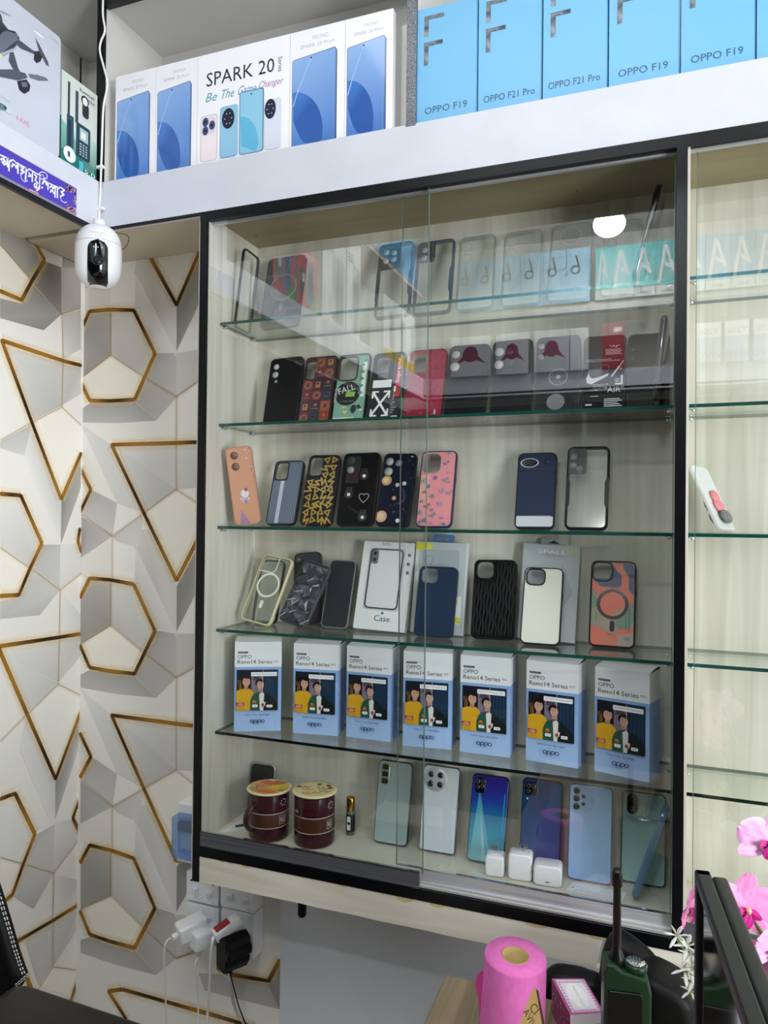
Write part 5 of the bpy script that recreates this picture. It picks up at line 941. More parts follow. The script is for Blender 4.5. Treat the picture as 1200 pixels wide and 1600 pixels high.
# ------------------------------------------------------------------ boxes on top of the header
zt = ZT+.0004
def px2x(p, y=.004): return at(p, 190, 'y', y).x
def swirl(m, x0, x1, z0, z1):                # phone with blue wallpaper swirl, as printed on the carton
    w, h = x1-x0, z1-z0; sl = h*.045; top = lambda f: z1-sl*(1-f)
    m.pr([(x0-.0008, z0), (x1+.0016, z0), (x1+.0016, z1-.006), (x1-.003, z1+.0012), (x0+.002, top(0)+.0008), (x0-.0008, top(0)-.002)], '#26406f', GINK)
    m.pr([(x0, z0), (x1, z0), (x1, z1-.005), (x1-.004, z1), (x0+.002, top(0)), (x0, top(0)-.002)], [C('#4a80c8'), C('#4377c0'), C('#7fa6dc'), C('#86ace0'), C('#93b6e6'), C('#8fb3e4')], GINK)
    m.pr([(x1-w*.07, z0), (x1, z0), (x1, z1-.005), (x1-w*.07, z1-.001)], [C('#5b87c4'), C('#3b5f9e'), C('#6d95cc'), C('#8fb4e4')], GINK)
    n = 14; L_ = [(x0, z0+h*.60)]+[(x0+w*.70*sin(pi/2*t/n), z0+h*(.60-.46*(1-cos(pi/2*t/n)))) for t in range(1, n+1)]+[(x0+w*.69, z0+h*.04), (x0+w*.62, z0), (x0+w*.42, z0)]+[(x0+w*(.40*(1-(t/8.)**.6)), z0+h*.34*(t/8.)**1.2) for t in range(1, 8)]
    m.pr(L_, [C('#4a83cc')]+[C('#3f79c6')]*6+[C('#2759a8')]*(len(L_)-7), GINK); m.ln(L_[:n+3], .0005, '#274a86', GINK)
    m.ln([(x0+w*.02, z0+h*.45), (x0+w*.14, z0+h*.62), (x0+w*.30, z0+h*.80), (x0+w*.44, z0+h*.95)], .0022, '#9cc0ee', GINK); m.ci(x0+w*.43, z1-sl*.55-.005, .0016, '#12182a', GINK)
def sparkbox(w, hh, last=False):
    m = MB(); m.box(-w/2, w/2, 0, .045, 0, hh, INK, '#f0f0f4'); m.tx('TECNO', w*.05, hh*.90, w=w*.30, col='#b7bac2', al='c'); m.tx('SPARK 20 Pro+', w*.0, hh*.84, w=w*.62, h=hh*.03, col='#b3b7c0', al='c')
    swirl(m, -w*.45, w*.35, 0, hh*.79); return m
X = [px2x(p) for p in (180, 243, 308, 452, 538, 613)]; LB = ['white phone box with blue screen picture, leftmost above the camera corner', 'white phone box with blue screen picture, left of the wide lettered box', 'white phone box with blue screen picture, right of the wide lettered box', 'white phone box with blue screen picture, beside the glitter divider']
for k, (i, j) in enumerate(((0, 1), (1, 2), (3, 4), (4, 5))):
    w = X[j]-X[i]-.0008; o = carton('phone_box', LB[k], 'box', Matrix.Translation(((X[i]+X[j])/2, .004, zt)), w, .213, .045, sparkbox(w, .2135), 'white phone boxes on the header'); 
w = X[3]-X[2]-.0008; hh = .2135; m = MB(); m.box(-w/2, w/2, 0, .045, 0, hh, INK, '#f2f2f6'); m.tx('SPARK 20', -w*.40, hh*.70, w=w*.74, h=hh*.125, col='#1d1f25'); m.tx('Series', w*.38, hh*.82, w=hh*.13, h=w*.045, col='#33363c', rot=-pi/2)
for k, (t, x, wd_, c) in enumerate((('Be', -.41, .12, '#4f9cab'), ('The', -.25, .15, '#5596b0'), ('Game', -.06, .2, '#6d8fbb'), ('Changer', .16, .26, '#b284b6'))): m.tx(t, w*x, hh*(.56+.0*k), w=w*wd_, h=hh*.08, col=c, sh=.35)
m.rc(-w*.46, .004, -w*.27, hh*.44, '#cfc9d0', r=.006); m.rc(-w*.45, .005, -w*.28, hh*.43, '#efe3e6', r=.005); m.rc(-w*.44, hh*.26, -w*.29, hh*.42, '#dcd6e2', r=.008)
for x, z_ in ((-.405, .38), (-.405, .30), (-.33, .34)): m.ci(w*x, hh*z_, .007, '#3a4a78', rz=.009); m.ci(w*x, hh*z_, .0035, '#11182c')
m.rc(-w*.24, .004, -w*.045, hh*.485, '#6ea6c9', r=.006); m.rc(-w*.235, .006, -w*.05, hh*.48, '#8fc1de', r=.005); m.ci(-w*.15, hh*.37, .014, '#0e1830', rz=.020)
for k in range(6): m.ci(-w*.15+.0075*cos(k*1.05), hh*.37+.011*sin(k*1.05), .0012, '#cfd6e6')
m.rc(-w*.025, .004, w*.235, hh*.58, '#3f6f9c', r=.005); m.rc(-w*.018, .005, w*.225, hh*.572, '#8cc6e0', r=.004); m.pr([(-w*.018, hh*.36)]+[(-w*.018+w*.2*sin(t*pi/20), hh*(.36-.28*(1-cos(t*pi/20)))) for t in range(1, 11)]+[(w*.15, .006), (-w*.0, .02)], '#5fb2d6'); m.ci(w*.1, hh*.545, .0016, '#16202e')
m.rc(w*.25, .004, w*.42, hh*.46, '#d4dceb', r=.006); m.ci(w*.305, hh*.375, .012, '#101a34', rz=.019)
for k in range(6): m.ci(w*.305+.0065*cos(k*1.05), hh*.375+.010*sin(k*1.05), .0011, '#cfd6e6')
carton('display_carton', 'wide white carton lettered SPARK 20 with four phones pictured', 'box', Matrix.Translation(((X[2]+X[3])/2, .004, zt)), w, hh, .045, m)
m = MB(); m.box(-.016, .016, 0, .02, 0, .212, INK, '#ebe8e2'); carton('phone_box', 'plain cream box edge showing behind the rightmost white phone box', 'box', Matrix.Translation((px2x(618, .055)+.006, .0505, zt)), 0, 0, 0, m)
# blue cartons
SIL = mat('silver_foil', '#6d767e', .3, .6, noise=('#2c343c', (60, 60, 60), 2, 1))
XB = [px2x(p, .012) for p in (651.5, 747, 848, 950, 1062, 1180)]; XB.append(XB[-1]+.112)
LBL = [('OPPO F19', 'light blue phone box with its whole silver letter showing, beside the glitter divider'), ('OPPO F21 Pro', 'light blue phone box, second right of the glitter divider'), ('OPPO F21 Pro', 'light blue phone box standing slightly proud, third right of the divider'),
       ('OPPO F19', 'light blue phone box, fourth right of the divider'), ('OPPO F19', 'light blue phone box, fifth right of the divider'), ('OPPO F19', 'light blue phone box cut by the right edge of the picture')]
for k in range(6):
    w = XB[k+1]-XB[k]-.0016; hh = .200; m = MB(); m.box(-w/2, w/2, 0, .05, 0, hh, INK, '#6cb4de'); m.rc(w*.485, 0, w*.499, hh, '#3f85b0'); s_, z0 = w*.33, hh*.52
    x0 = -w*.38; m.lay = 2; z1 = hh*.93
    for (a, b_, c, d) in ((x0, hh*.75, x0+.008, z1), (x0, z1-.007, x0+s_, z1), (x0, hh*.50, x0+.008, hh*.70), (x0, hh*.70-.007, x0+s_*.95, hh*.70)): m.rc(a, b_, c, d, '#ffffff', SIL)
    t, lab = LBL[k]; m.tx(t, -w*.36 if 'Pro' not in t else -w*.41, hh*.075, w=w*(.70 if 'Pro' not in t else .80), h=hh*.058, col='#23507a')
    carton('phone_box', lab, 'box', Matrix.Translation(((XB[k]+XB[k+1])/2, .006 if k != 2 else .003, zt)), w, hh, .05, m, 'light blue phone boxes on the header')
# drone box and two-way radio box on the left run
LU = Matrix(((0, -1, 0, 0), (1, 0, 0, 0), (0, 0, 1, 0), (0, 0, 0, 1)))       # local x -> +y, front faces +x
def onleft(x, y, z_): return Matrix.Translation((x, y, z_)) @ LU
yr = at(96, 240, 'x', XF+.002).y; m = MB(); BW, BH = .36, .232; m.prism(rrect(-BW, 0, 0, BH, .008, 4), 0, .09, mat('drone_box_card', '#c9cdd9', .35), ch=.002, smooth=False)
LP_ = lambda px, py: (lambda q: (q.y-yr, q.z-zt))(at(px, py, 'x', XF+.002)); B = '#2c3038'; B2 = '#4d5460'
zc = 5.7118
def dl(l, c, mm=GINK): m.pr([LP_(x/zc, y/zc) for x, y in l], c, mm)
dl([(0, 85), (30, 140), (40, 195), (90, 260), (150, 275), (190, 335), (170, 385), (130, 440), (80, 480), (40, 500), (0, 520)], '#3a404c'); dl([(0, 300), (70, 270), (170, 300), (180, 350), (110, 400), (30, 470), (0, 480)], '#6b7280'); dl([(0, 150), (60, 250), (0, 330)], B); dl([(20, 470), (150, 420), (180, 350), (190, 370), (150, 440), (30, 500)], '#aab2be')
dl([(170, 340), (210, 370), (300, 440), (330, 455), (320, 480), (200, 430), (165, 400)], B2); dl([(320, 455), (375, 450), (395, 500), (375, 545), (340, 560), (315, 530)], B); dl([(325, 330), (360, 385), (440, 545), (452, 590), (425, 575), (360, 445)], B2); dl([(100, 465), (135, 460), (175, 600), (195, 640), (150, 650), (90, 540)], B2)
dl([(0, 615), (120, 615), (240, 650), (260, 690), (180, 715), (0, 680)], '#525a68'); dl([(265, 655), (350, 665), (425, 690), (445, 718), (350, 715), (280, 690)], '#6f7683'); dl([(165, 720), (250, 705), (285, 760), (275, 810), (230, 835), (185, 800)], B); dl([(200, 730), (250, 730), (260, 770), (215, 775)], '#6b7280')
dl([(10, 85), (60, 105), (120, 140), (60, 125), (15, 100)], '#9aa0aa'); dl([(0, 905), (50, 930), (80, 960), (60, 985), (20, 975), (0, 1020)], '#5c7a82'); dl([(60, 950), (110, 975), (120, 1020), (70, 1000)], '#bcd8e6'); m.ci(*LP_(20/zc, 495/zc), .0035, '#dfe6a8', GINK); m.ci(*LP_(60/zc, 960/zc), .003, '#1d2a2e', GINK)
m.lay = 5; m.tx('4-AXIS', *LP_(155/zc, 1060/zc), w=.030, h=.009, col='#e08a94'); m.tx('4 SIDES', *LP_(20/zc, 870/zc), w=.02, h=.005, col='#b9bec8'); m.tx('M.drone', *LP_(455/zc, 330/zc), w=.022, h=.006, col='#bcc2cc'); m.ci(-.055, .205, .012, '#f6f8fb', rz=.002)
o = m.build('drone_box'); o.matrix_world = onleft(XF-.002, yr, zt); tag(o, 'large white drone box with a dark quadcopter pictured, standing above the purple sign', 'box')
y0, y1 = at(95, 250, 'x', XF-.006).y, at(151, 250, 'x', XF-.006).y; w = y1-y0; hh = at(150, 148, 'x', XF-.006).z-zt; m = MB(); m.box(-w/2, w/2, 0, .05, 0, hh, INK, '#d3dad2')
m.pr([(-w/2, 0), (w/2, 0), (w/2, hh*.42), (w*.2, hh*.5), (-w*.2, hh*.40), (-w/2, hh*.46)], [C('#1d7a6c'), C('#1d6f63'), C('#a9cdbf'), C('#cfe2d6'), C('#b9d6ca'), C('#8dbfae')]); m.pr([(-w/2, 0), (w/2, 0), (w/2, hh*.12), (0, hh*.2), (-w/2, hh*.14)], '#1a7366')
m.rc(-w*.34, hh*.50, -w*.28, hh*.92, '#2a3038'); m.rc(-w*.36, hh*.18, -w*.17, hh*.56, '#254a5c', r=.003); m.rc(-w*.32, hh*.2, -w*.24, hh*.5, '#16262e'); m.rc(-w*.13, hh*.52, -w*.05, hh*.88, '#3a3a48'); m.rc(-w*.10, hh*.16, w*.30, hh*.54, '#1d3a4c', r=.005); m.rc(-.0, hh*.36, w*.24, hh*.50, '#a9c4c0'); m.rc(w*.04, hh*.39, w*.16, hh*.46, '#e9efe9')
for i in range(3):
    for j in range(5): m.rc(w*(.0+i*.08), hh*(.19+j*.03), w*(.05+i*.08), hh*(.205+j*.03), '#b9ccd0')
m.ci(w*.13, hh*.83, w*.11, '#1a1d24', rz=hh*.055); m.rc(w*.06, hh*.64, w*.24, hh*.80, '#20242c', r=.006); m.ci(w*.13, hh*.82, w*.075, '#e4e7ec', rz=hh*.045)
m.ci(-w*.28, hh*.12, w*.17, '#eef4f2', rz=hh*.085); m.rc(-w*.33, hh*.09, -w*.27, hh*.15, '#2d4a50'); m.rc(-w*.02, hh*.02, w*.1, hh*.12, '#56b6c8'); m.tx('kamal', -w*.02, hh*.905, w=w*.4, h=hh*.035, col='#3a3e44'); m.tx('M23', w*.18, hh*.845, w=w*.22, h=hh*.03, col='#3a3e44'); m.tx('5.0', w*.14, hh*.015, w=w*.3, h=hh*.05, col='#eef4f2')
for k in range(5): m.rc(w*.08, hh*(.06+k*.018), w*.42, hh*(.065+k*.018), '#8fc4b8')
m.box(-w/2-.0004, -w/2, 0, .05, 0, hh*.5, INK, '#17604f'); o = carton('radio_box', 'tall box with two-way radios pictured over green, behind the camera cable', 'box', onleft(XF-.006, (y0+y1)/2, zt), w, hh, .05, m)
# boxes further along the left run: seen only as mirror images in the panes
def lbox(name, label, y, w, hh, d, paint, x=XF-.004, z_=None, rz=0.):
    m = MB(); m.box(-w/2, w/2, 0, d, 0, hh, INK, '#eef0f2'); paint(m, w, hh); o = m.build(name); o.matrix_world = onleft(x, y, z_ or zt) @ Matrix.Rotation(rz, 4, 'Z'); return tag(o, label, 'box')
def red(m, w, h):
    m.rc(-w/2, 0, w/2, h, '#c8454f'); m.rc(-w*.30, h*.10, w*.02, h*.8, '#2f6fae'); m.rc(-w*.22, h*.3, -w*.06, h*.66, '#10141c', r=.006); m.rc(w*.10, h*.2, w*.38, h*.66, '#3f5a4a', r=.012); m.rc(w*.15, h*.42, w*.28, h*.58, '#cfe0d6'); m.pr([(-w/2, 0), (-w*.05, 0), (-w*.3, h*.2), (-w/2, h*.3)], '#5fa13f'); m.tx('MOBILE', 0, h*.85, w=w*.7, col='#f3e4e4', al='c')
lbox('toy_phone_box', 'red box with blue panels and a handset', -.79, .14, .185, .08, red); lbox('toy_phone_box', 'red box with a green window, nearest the camera side of the shelf', -.95, .15, .188, .08, red)
def wht(m, w, h): m.rc(-w*.45, h*.03, w*.1, h*.75, '#b9bfc2', r=.02); m.rc(-w*.35, h*.06, -w*.05, h*.6, '#8d9499', r=.01); m.ci(w*.1, h*.22, w*.18, '#c9ced2'); [m.rc(w*.05, h*(.76+k*.035), w*.42, h*(.775+k*.035), '#5c6166') for k in range(3)]
lbox('router_box', 'tall white box with grey device pictured, middle of the side shelf', -1.16, .20, .33, .08, wht); lbox('router_box', 'tall white box with grey text lines, next to the wide one', -1.335, .13, .36, .08, wht)
def blu(m, w, h): m.rc(-w/2, 0, w/2, h, '#6fb4df'); m.tx('OPPO', 0, h*.2, w=w*.5, col='#1f4668', al='c'); m.tx('Reno', 0, h*.12, w=w*.4, col='#1f4668', al='c'); m.tx('6', -w*.1, h*.6, h=h*.25, col='#3c4146')
for k in range(4): lbox('phone_box', 'blue phone box on the upper side shelf, %s from the far wall' % ('fourth', 'third', 'second', 'nearest')[k], -1.62-k*.125, .12, .20, .06, blu, z_=2.5005)['group'] = 'blue phone boxes on the upper side shelf'
def yel(m, w, h): m.rc(-w*.4, h*.2, -w*.1, h*.8, '#8d9296', r=.01); m.rc(-w/2, 0, w/2, h*.16, '#e3cf4a')
for k in range(3): lbox('accessory_box', ('white box with yellow foot by the far corner, nearest the router boxes', 'white box with yellow foot by the far corner, middle', 'white box with yellow foot right in the far corner')[k], -1.72-k*.14, .13, .26, .06, yel)
# far wall boxes
FU = Matrix.Rotation(pi, 4, 'Z')
def fbox(name, label, px, w, hh, z_, paint, group, y=-2.19, base_='#9fcbe6', d=.05):
    m = MB(); m.box(-w/2, w/2, 0, d, 0, hh, INK, base_); paint(m, w, hh); o = m.build(name); o.matrix_world = Matrix.Translation((px, y, z_)) @ FU; return tag(o, label, 'box', group)
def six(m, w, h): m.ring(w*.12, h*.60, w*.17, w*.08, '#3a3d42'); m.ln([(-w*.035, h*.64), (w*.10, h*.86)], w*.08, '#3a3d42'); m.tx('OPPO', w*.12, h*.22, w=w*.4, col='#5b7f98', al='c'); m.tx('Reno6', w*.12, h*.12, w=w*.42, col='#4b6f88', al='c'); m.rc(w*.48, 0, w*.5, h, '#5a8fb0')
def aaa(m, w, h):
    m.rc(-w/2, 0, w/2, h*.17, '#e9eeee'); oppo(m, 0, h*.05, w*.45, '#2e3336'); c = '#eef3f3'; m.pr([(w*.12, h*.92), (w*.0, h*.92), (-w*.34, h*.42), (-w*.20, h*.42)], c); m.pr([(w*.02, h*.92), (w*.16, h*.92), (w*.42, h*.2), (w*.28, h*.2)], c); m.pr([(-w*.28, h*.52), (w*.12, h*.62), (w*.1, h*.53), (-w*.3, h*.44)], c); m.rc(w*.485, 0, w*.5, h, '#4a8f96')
VY = 2.19+.03
zs = at(820, 462, 'y', VY).z
X6 = [at(p, 440, 'y', VY).x for p in (714, 745, 778, 813, 849, 885, 922)]
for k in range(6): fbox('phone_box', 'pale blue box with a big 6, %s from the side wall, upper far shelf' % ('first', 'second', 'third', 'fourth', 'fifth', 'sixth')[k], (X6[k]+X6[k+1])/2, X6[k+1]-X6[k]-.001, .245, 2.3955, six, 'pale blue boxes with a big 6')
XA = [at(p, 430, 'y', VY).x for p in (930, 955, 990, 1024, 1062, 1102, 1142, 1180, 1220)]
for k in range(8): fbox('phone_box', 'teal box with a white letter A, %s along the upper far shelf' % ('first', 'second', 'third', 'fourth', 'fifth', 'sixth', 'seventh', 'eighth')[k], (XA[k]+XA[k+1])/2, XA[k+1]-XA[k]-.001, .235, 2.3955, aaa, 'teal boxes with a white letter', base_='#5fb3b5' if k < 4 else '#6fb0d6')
def viv(m, w, h): m.rc(-w/2, 0, w/2, h*.62, '#b9c0dc'); m.tx('Y200', 0, h*.70, w=w*.6, col='#8a8f9c', al='c'); m.tx('vivo', 0, h*.08, w=w*.8, col='#7d86b4', al='c')
for k, p in enumerate((1108, 1152, 1196)): fbox('phone_box', 'white and lilac phone box on the far header shelf, %s' % ('beside the dark boxes', 'middle of three', 'farthest right')[k], at(p, 540, 'y', VY).x, .125, .17, zt, viv, 'lilac phone boxes on the far header', base_='#f1f2f4')
def drk(m, w, h): m.ci(0, h*.55, w*.2, '#8a2f4f', rz=h*.2); m.pr([(-w*.4, h*.3), (0, h*.7), (w*.4, h*.3), (0, h*.45)], '#8a2f4f')
for k, (p, w, c) in enumerate(((735, .19, '#d9dbe0'), (800, .15, '#d4d6dc'), (862, .16, '#c9ccd2'), (905, .08, '#d9dade'))): fbox('toy_box', ('pale box with a maroon drone pictured, left of two', 'pale box with a maroon drone pictured, right of two', 'grey box with a maroon window panel', 'narrow pale box before the red one')[k], at(p, 540, 'y', VY).x, w, .19, zt, drk if k < 3 else (lambda m, w, h: None), None, base_=c)
fbox('toy_box', 'red box with white corner tag on the far header shelf', at(958, 540, 'y', VY).x, .095, .20, zt, lambda m, w, h: m.rc(-w*.4, h*.8, w*.0, h*.9, '#f2e9e9'), None, base_='#a32c3a')

# ------------------------------------------------------------------ purple sign, camera, cable
ya, yb_ = at(118.5, 300, 'x', XF).y, -.50; z0, z1 = at(119, 337, 'x', XF).z, at(119, 295, 'x', XF).z
m = MB(); m.box(XF+.0003, XF+.0020, yb_, ya, z0, z1, INK, '#4a3bb8'); cx0 = XF+.0021; Q = 9.2308; m.M = frame((cx0, 0, 0), (0, 1, 0), (0, 0, 1))
SP = lambda px, py: (lambda q: (q.y, q.z))(at(px/Q, 220+py/Q, 'x', cx0))
Ws = '#f1eefa'
for l, wd_ in (([(-30, 190), (150, 272)], .0045), ([(10, 270), (50, 255), (70, 290), (30, 310), (60, 345), (95, 320)], .0055), ([(100, 255), (108, 375)], .0055), ([(135, 265), (127, 432)], .0055), ([(152, 300), (185, 272), (225, 312), (262, 335)], .0040), ([(170, 375), (185, 335), (215, 350), (232, 392), (252, 350)], .0055), ([(260, 325), (256, 468)], .0055),
               ([(268, 338), (385, 395)], .0042), ([(290, 365), (340, 392), (300, 425), (348, 445), (296, 482)], .0050), ([(296, 482), (310, 550), (350, 590), (398, 578)], .0022), ([(378, 392), (366, 562)], .0055), ([(392, 430), (425, 408), (520, 470), (590, 500)], .0042), ([(408, 512), (440, 505), (415, 462), (460, 520)], .0050), ([(470, 455), (462, 588)], .0050),
               ([(495, 490), (530, 512), (505, 570), (545, 610)], .0050), ([(490, 640), (505, 615), (530, 625), (525, 660), (497, 665), (490, 640)], .0040), ([(500, 670), (545, 690), (570, 650)], .0045), ([(572, 520), (568, 690), (525, 718)], .0045), ([(572, 520), (566, 470), (600, 446), (650, 460), (684, 505), (668, 548), (625, 545)], .0026), ([(640, 540), (612, 485)], .0026),
               ([(590, 545), (760, 640), (830, 668)], .0042), ([(610, 622), (628, 585), (655, 590), (668, 635), (688, 605)], .0052), ([(694, 600), (690, 705)], .0052), ([(718, 675), (742, 648), (765, 690), (785, 660)], .0048), ([(725, 740), (752, 705), (775, 760), (795, 725)], .0048), ([(796, 660), (792, 812)], .0052), ([(828, 665), (826, 820)], .0052),
               ([(845, 690), (868, 668), (930, 712)], .0042), ([(925, 715), (880, 742), (922, 775), (872, 800)], .0050), ([(866, 800), (885, 865), (930, 895), (960, 882)], .0022), ([(600, 680), (612, 668)], .005), ([(612, 560), (650, 545)], .003)):
    m.lay = 2; m.ln([SP(*p) for p in l], wd_*.62, Ws)
rs = random.Random(4)
for k in range(70):
    a, b = (rs.uniform(955, 1100), 0); b = 640+(a-955)*.5+rs.uniform(0, 60) if k < 35 else 1000+(a-955)*.35-rs.uniform(0, 70)
    if k > 60: a, b = rs.uniform(1060, 1100), rs.uniform(720, 1000)
    m.lay = 3; p = SP(a, b); m.ci(p[0], min(max(p[1], z0+.001), z1-.001), rs.uniform(.0012, .0028), rs.choice(['#e3a98e', '#c98b86', '#e8c2a4']), n=6)
m.lay = 5; m.ln([SP(430, 700), SP(550, 760)], .0025, '#d78fb0'); m.rc(yb_, z0, ya, z0+.0012, '#c9a98e'); m.rc(yb_, z1-.0012, ya, z1, '#c9a98e')
for k in range(9): m.lay = 2; m.ln([(-.275-k*.02, z0+.03), (-.275-k*.02, z0+.055)], .004, Ws)
m.ln([(-.44, z0+.055), (-.262, z0+.055)], .004, Ws)
m.M = Matrix(); tag(m.build('sign'), 'purple sign with white Bengali lettering stuck on the left header', 'sign')
# security camera hanging in the corner
cc = at(154, 402, 'y', -.048); root = thing('security_camera', 'white round security camera hanging at the header corner', 'camera', Matrix.Translation(cc) @ Matrix.Rotation(radians(40), 4, 'Z'))
s_ = .0437
def shell(zz0, zz1, n=14):
    pr_ = []
    for i in range(n+1):
        t = zz0+(zz1-zz0)*i/n; pr_.append((s_*max(0, 1-abs(t)**3.2)**.42, t*s_*1.42))
    return pr_
m = MB(); m.lathe(0, 0, 0, shell(.36, .9999), WHTP, n=48); m.M = Matrix.Translation((0, -s_*.98, .026)); m.tx('smart cam', 0, .006, w=.026, col='#e9b3ad', al='c'); m.tx('wifi', 0, -.001, w=.012, col='#c9ccd0', al='c'); m.M = Matrix(); m.build('dome_top', root)
m = MB(); m.lathe(0, 0, 0, shell(-.9999, .345, 24), WHTP, n=48); m.build('body', root); m = MB(); m.lathe(0, 0, 0, [(s_*.96, s_*1.42*.34), (s_*.97, s_*1.42*.365)], mat('seam_grey', '#a9acb0', .5), n=48); m.build('seam', root)
m = MB()
def lensrow():
    vs = []; N1, N2 = 18, 12; hw_ = .0185
    for j in range(N1+1):
        zz = -.060+.080*j/N1; t = zz/(s_*1.42); R0 = s_*max(0, 1-abs(t)**3.2)**.42 if abs(t) < 1 else 0; R0 = max(R0, .004)
        topz = .020; hh_ = hw_ if zz < topz-hw_ else sqrt(max(hw_*hw_-(zz-(topz-hw_))**2, 0)); hh_ = min(hh_, R0*.95)
        for i in range(N2+1): x = -hh_+2*hh_*i/N2; vs.append((x, -sqrt(max(R0*R0-x*x, 0))-.0012-.002*(1-(x/hw_)**2), zz))
    return vs, [(j*(N2+1)+i, j*(N2+1)+i+1, (j+1)*(N2+1)+i+1, (j+1)*(N2+1)+i) for j in range(N1) for i in range(N2)]
m.add(*lensrow(), BLKG, (1, 1, 1), True); fp = m.build('face_plate', root); m = MB(); m.cyl(0, -s_-.0025, -.022, .0095, .002, BLKP, ax='y', n=28); m.ring(0, -.022, .0085, .0012, '#2a2d33', GINK, y=-s_-.0047); m.ci(0, -.022, .004, '#141a2a', GINK, y=-s_-.0047); m.build('lens', fp)
for dx in (-.007, 0, .007): m = MB(); m.ball((dx, -s_-.0025, .004), .0014, mat('led_clear', '#dfe3e8', .1)); m.build('led', fp)
m = MB(); m.cyl(0, 0, s_*1.39, .012, .012, WHTP, n=24); m.build('mount', root)
pts = [at(x, y, 'y', -.006) for x, y in ((162, -40), (161, 0), (161, 25), (164, 48), (158, 64), (156, 80), (163, 108), (168, 132), (162, 165), (160, 205), (159, 240), (158, 262), (157, 300), (155, 330), (155, 352))]
def smooth(P, n=4):
    P = [Vector(p) for p in P]; out = []
    for i in range(len(P)-1):
        a, b, c, d = P[max(i-1, 0)], P[i], P[i+1], P[min(i+2, len(P)-1)]
        for k in range(n): t = k/n; out.append(.5*((2*b)+(c-a)*t+(2*a-5*b+4*c-d)*t*t+(3*b-a-3*c+d)*t**3))
    return out+[P[-1]]
WC = mat('white_cable', '#f1f2f0', .4); m = MB(); m.tube(smooth(pts), .0021, WC); tag(m.build('cable'), 'white cable running down the black corner lipping to the camera', 'cable')
for y in (262, 327): q = at(158, y, 'y', -.003); m = MB(); m.box(q.x-.008, q.x+.008, -.009, -.0006, q.z-.003, q.z+.003, WHTP); tag(m.build('cable_clip', bev=.001), 'white clip holding the camera cable, %s' % ('upper' if y == 262 else 'lower, just above the camera'), 'clip')
pts = [at(x, y, 'y', -.0+.03) for x, y in ((176, 363), (195, 366), (201, 371), (200, 380), (194, 388), (186, 393))]; m = MB(); m.tube(smooth(pts), .0007, BLKP, n=6); tag(m.build('wire'), 'thin black wire loop behind the security camera', 'wire')
# room lamp that the panes mirror
q = at(952, 350, 'y', 1.93); lp = (q.x, -1.90, q.z); root = thing('ceiling_lamp', 'bright round hanging lamp of the shop', 'lamp', Matrix.Translation(lp))
m = MB(); m.ball((0, 0, 0), (.064, .064, .050), mat('lamp_globe', '#ffffff', .4, emit=150.)); m.build('globe', root); m = MB(); m.cyl(0, 0, .045, .03, .03, WHTP); m.tube([(0, 0, .07), (0, 0, 2.80-lp[2])], .004, WHTP); m.build('pendant', root)

# ------------------------------------------------------------------ under the cabinet: breaker, sockets, plugs
def wbox(m, px0, py0, px1, py1, yf, yb_=YB, mt=WHTP):
    a = at(px0, (py0+py1)/2, 'y', yf).x; b = at(px1, (py0+py1)/2, 'y', yf).x; t = at((px0+px1)/2, py0, 'y', yf).z; c = at((px0+px1)/2, py1, 'y', yf).z; m.box(a, b, yf, yb_-.0004, c, t, mt); return a, b, c, t
m = MB(); a, b, c, t = wbox(m, 276, 1257, 318, 1350, .150); root = thing('breaker_box', 'white breaker box with blue see-through cover beside the left post', 'electrical box', Matrix.Translation(((a+b)/2, YB, (c+t)/2))); Ti = root.matrix_world.inverted()
def rel(m): m.v = [tuple(Ti @ Vector(p)) for p in m.v]; return m
rel(m).build('housing', root, bev=.003); m = MB(); m.prism(rrect(a+.003, c+.018, b, t-.020, .006), .128, .1495, clear('blue_cover', '#c6dcf6', dens=.22, dcol='#9cc0ea')); rel(m).build('cover', root)
m = MB(); m.box(a+.018, b, .138, .1500, c+.036, t-.040, mat('breaker_grey', '#d9dde2', .4)); m.box(a+.016, b, .130, .1445, t-.052, t-.034, mat('toggle_navy', '#1f3350', .4)); rel(m).build('switch', root)
def socket(label, box, yf, gang, lower=False):
    m = MB(); a, b, c, t = wbox(m, *box, yf); global Ti; M = Matrix.Translation(((a+b)/2, YB, (c+t)/2)); root = thing('wall_socket', label, 'socket', M); Ti = M.inverted(); rel(m).build('housing', root, bev=.0015)
    w = b-a; h = t-c
    if not lower:
        for f in gang: m = MB(); x = a+w*f; m.box(x-.007, x+.007, yf-.005, yf, c+h*.28, c+h*.50, WHTP); m.box(x-.0045, x+.0045, yf-.0075, yf-.004, c+h*.28, c+h*.44, mat('rocker_grey', '#d8dade', .4)); rel(m).build('switch', root, bev=.001)  # rocker in a slightly greyer plastic than the plate
        m = MB(); 
        for f in (.16, .84): m.cyl(a+w*f, yf-.0002, c+h*.72, .0022, .001, BLKP, ax='y', n=10)
        m.M = Matrix.Translation((0, yf, 0)); m.tx('CITY', b-w*.10, c+h*.07, w=.008, col='#5b5e64', al='r'); m.M = Matrix(); rel(m).build('screw', root)
    else:
        m = MB(); 
        for f in gang: m.box(a+w*f-.004, a+w*f+.004, yf-.0008, yf, t-h*.22, t-h*.17, BLKP); m.box(a+w*(f+.2)-.005, a+w*(f+.2)+.005, yf-.003, yf, c+h*.62, t-h*.22, WHTP)
        rel(m).build('slot', root)
    return a, b, c, t
socket('white double switch plate with visible left edge, upper left of the four', (291, 1366, 341, 1411), .150, (.30, .74)); socket('white double switch plate, upper right of the four', (344.5, 1374, 397, 1422), .150, (.30, .76))
socket('lower left socket box behind the white plugs', (290, 1415, 341, 1486), .152, (.52,), True); socket('lower right socket box behind the black plug', (345, 1424, 396, 1494), .152, (.5,), True)
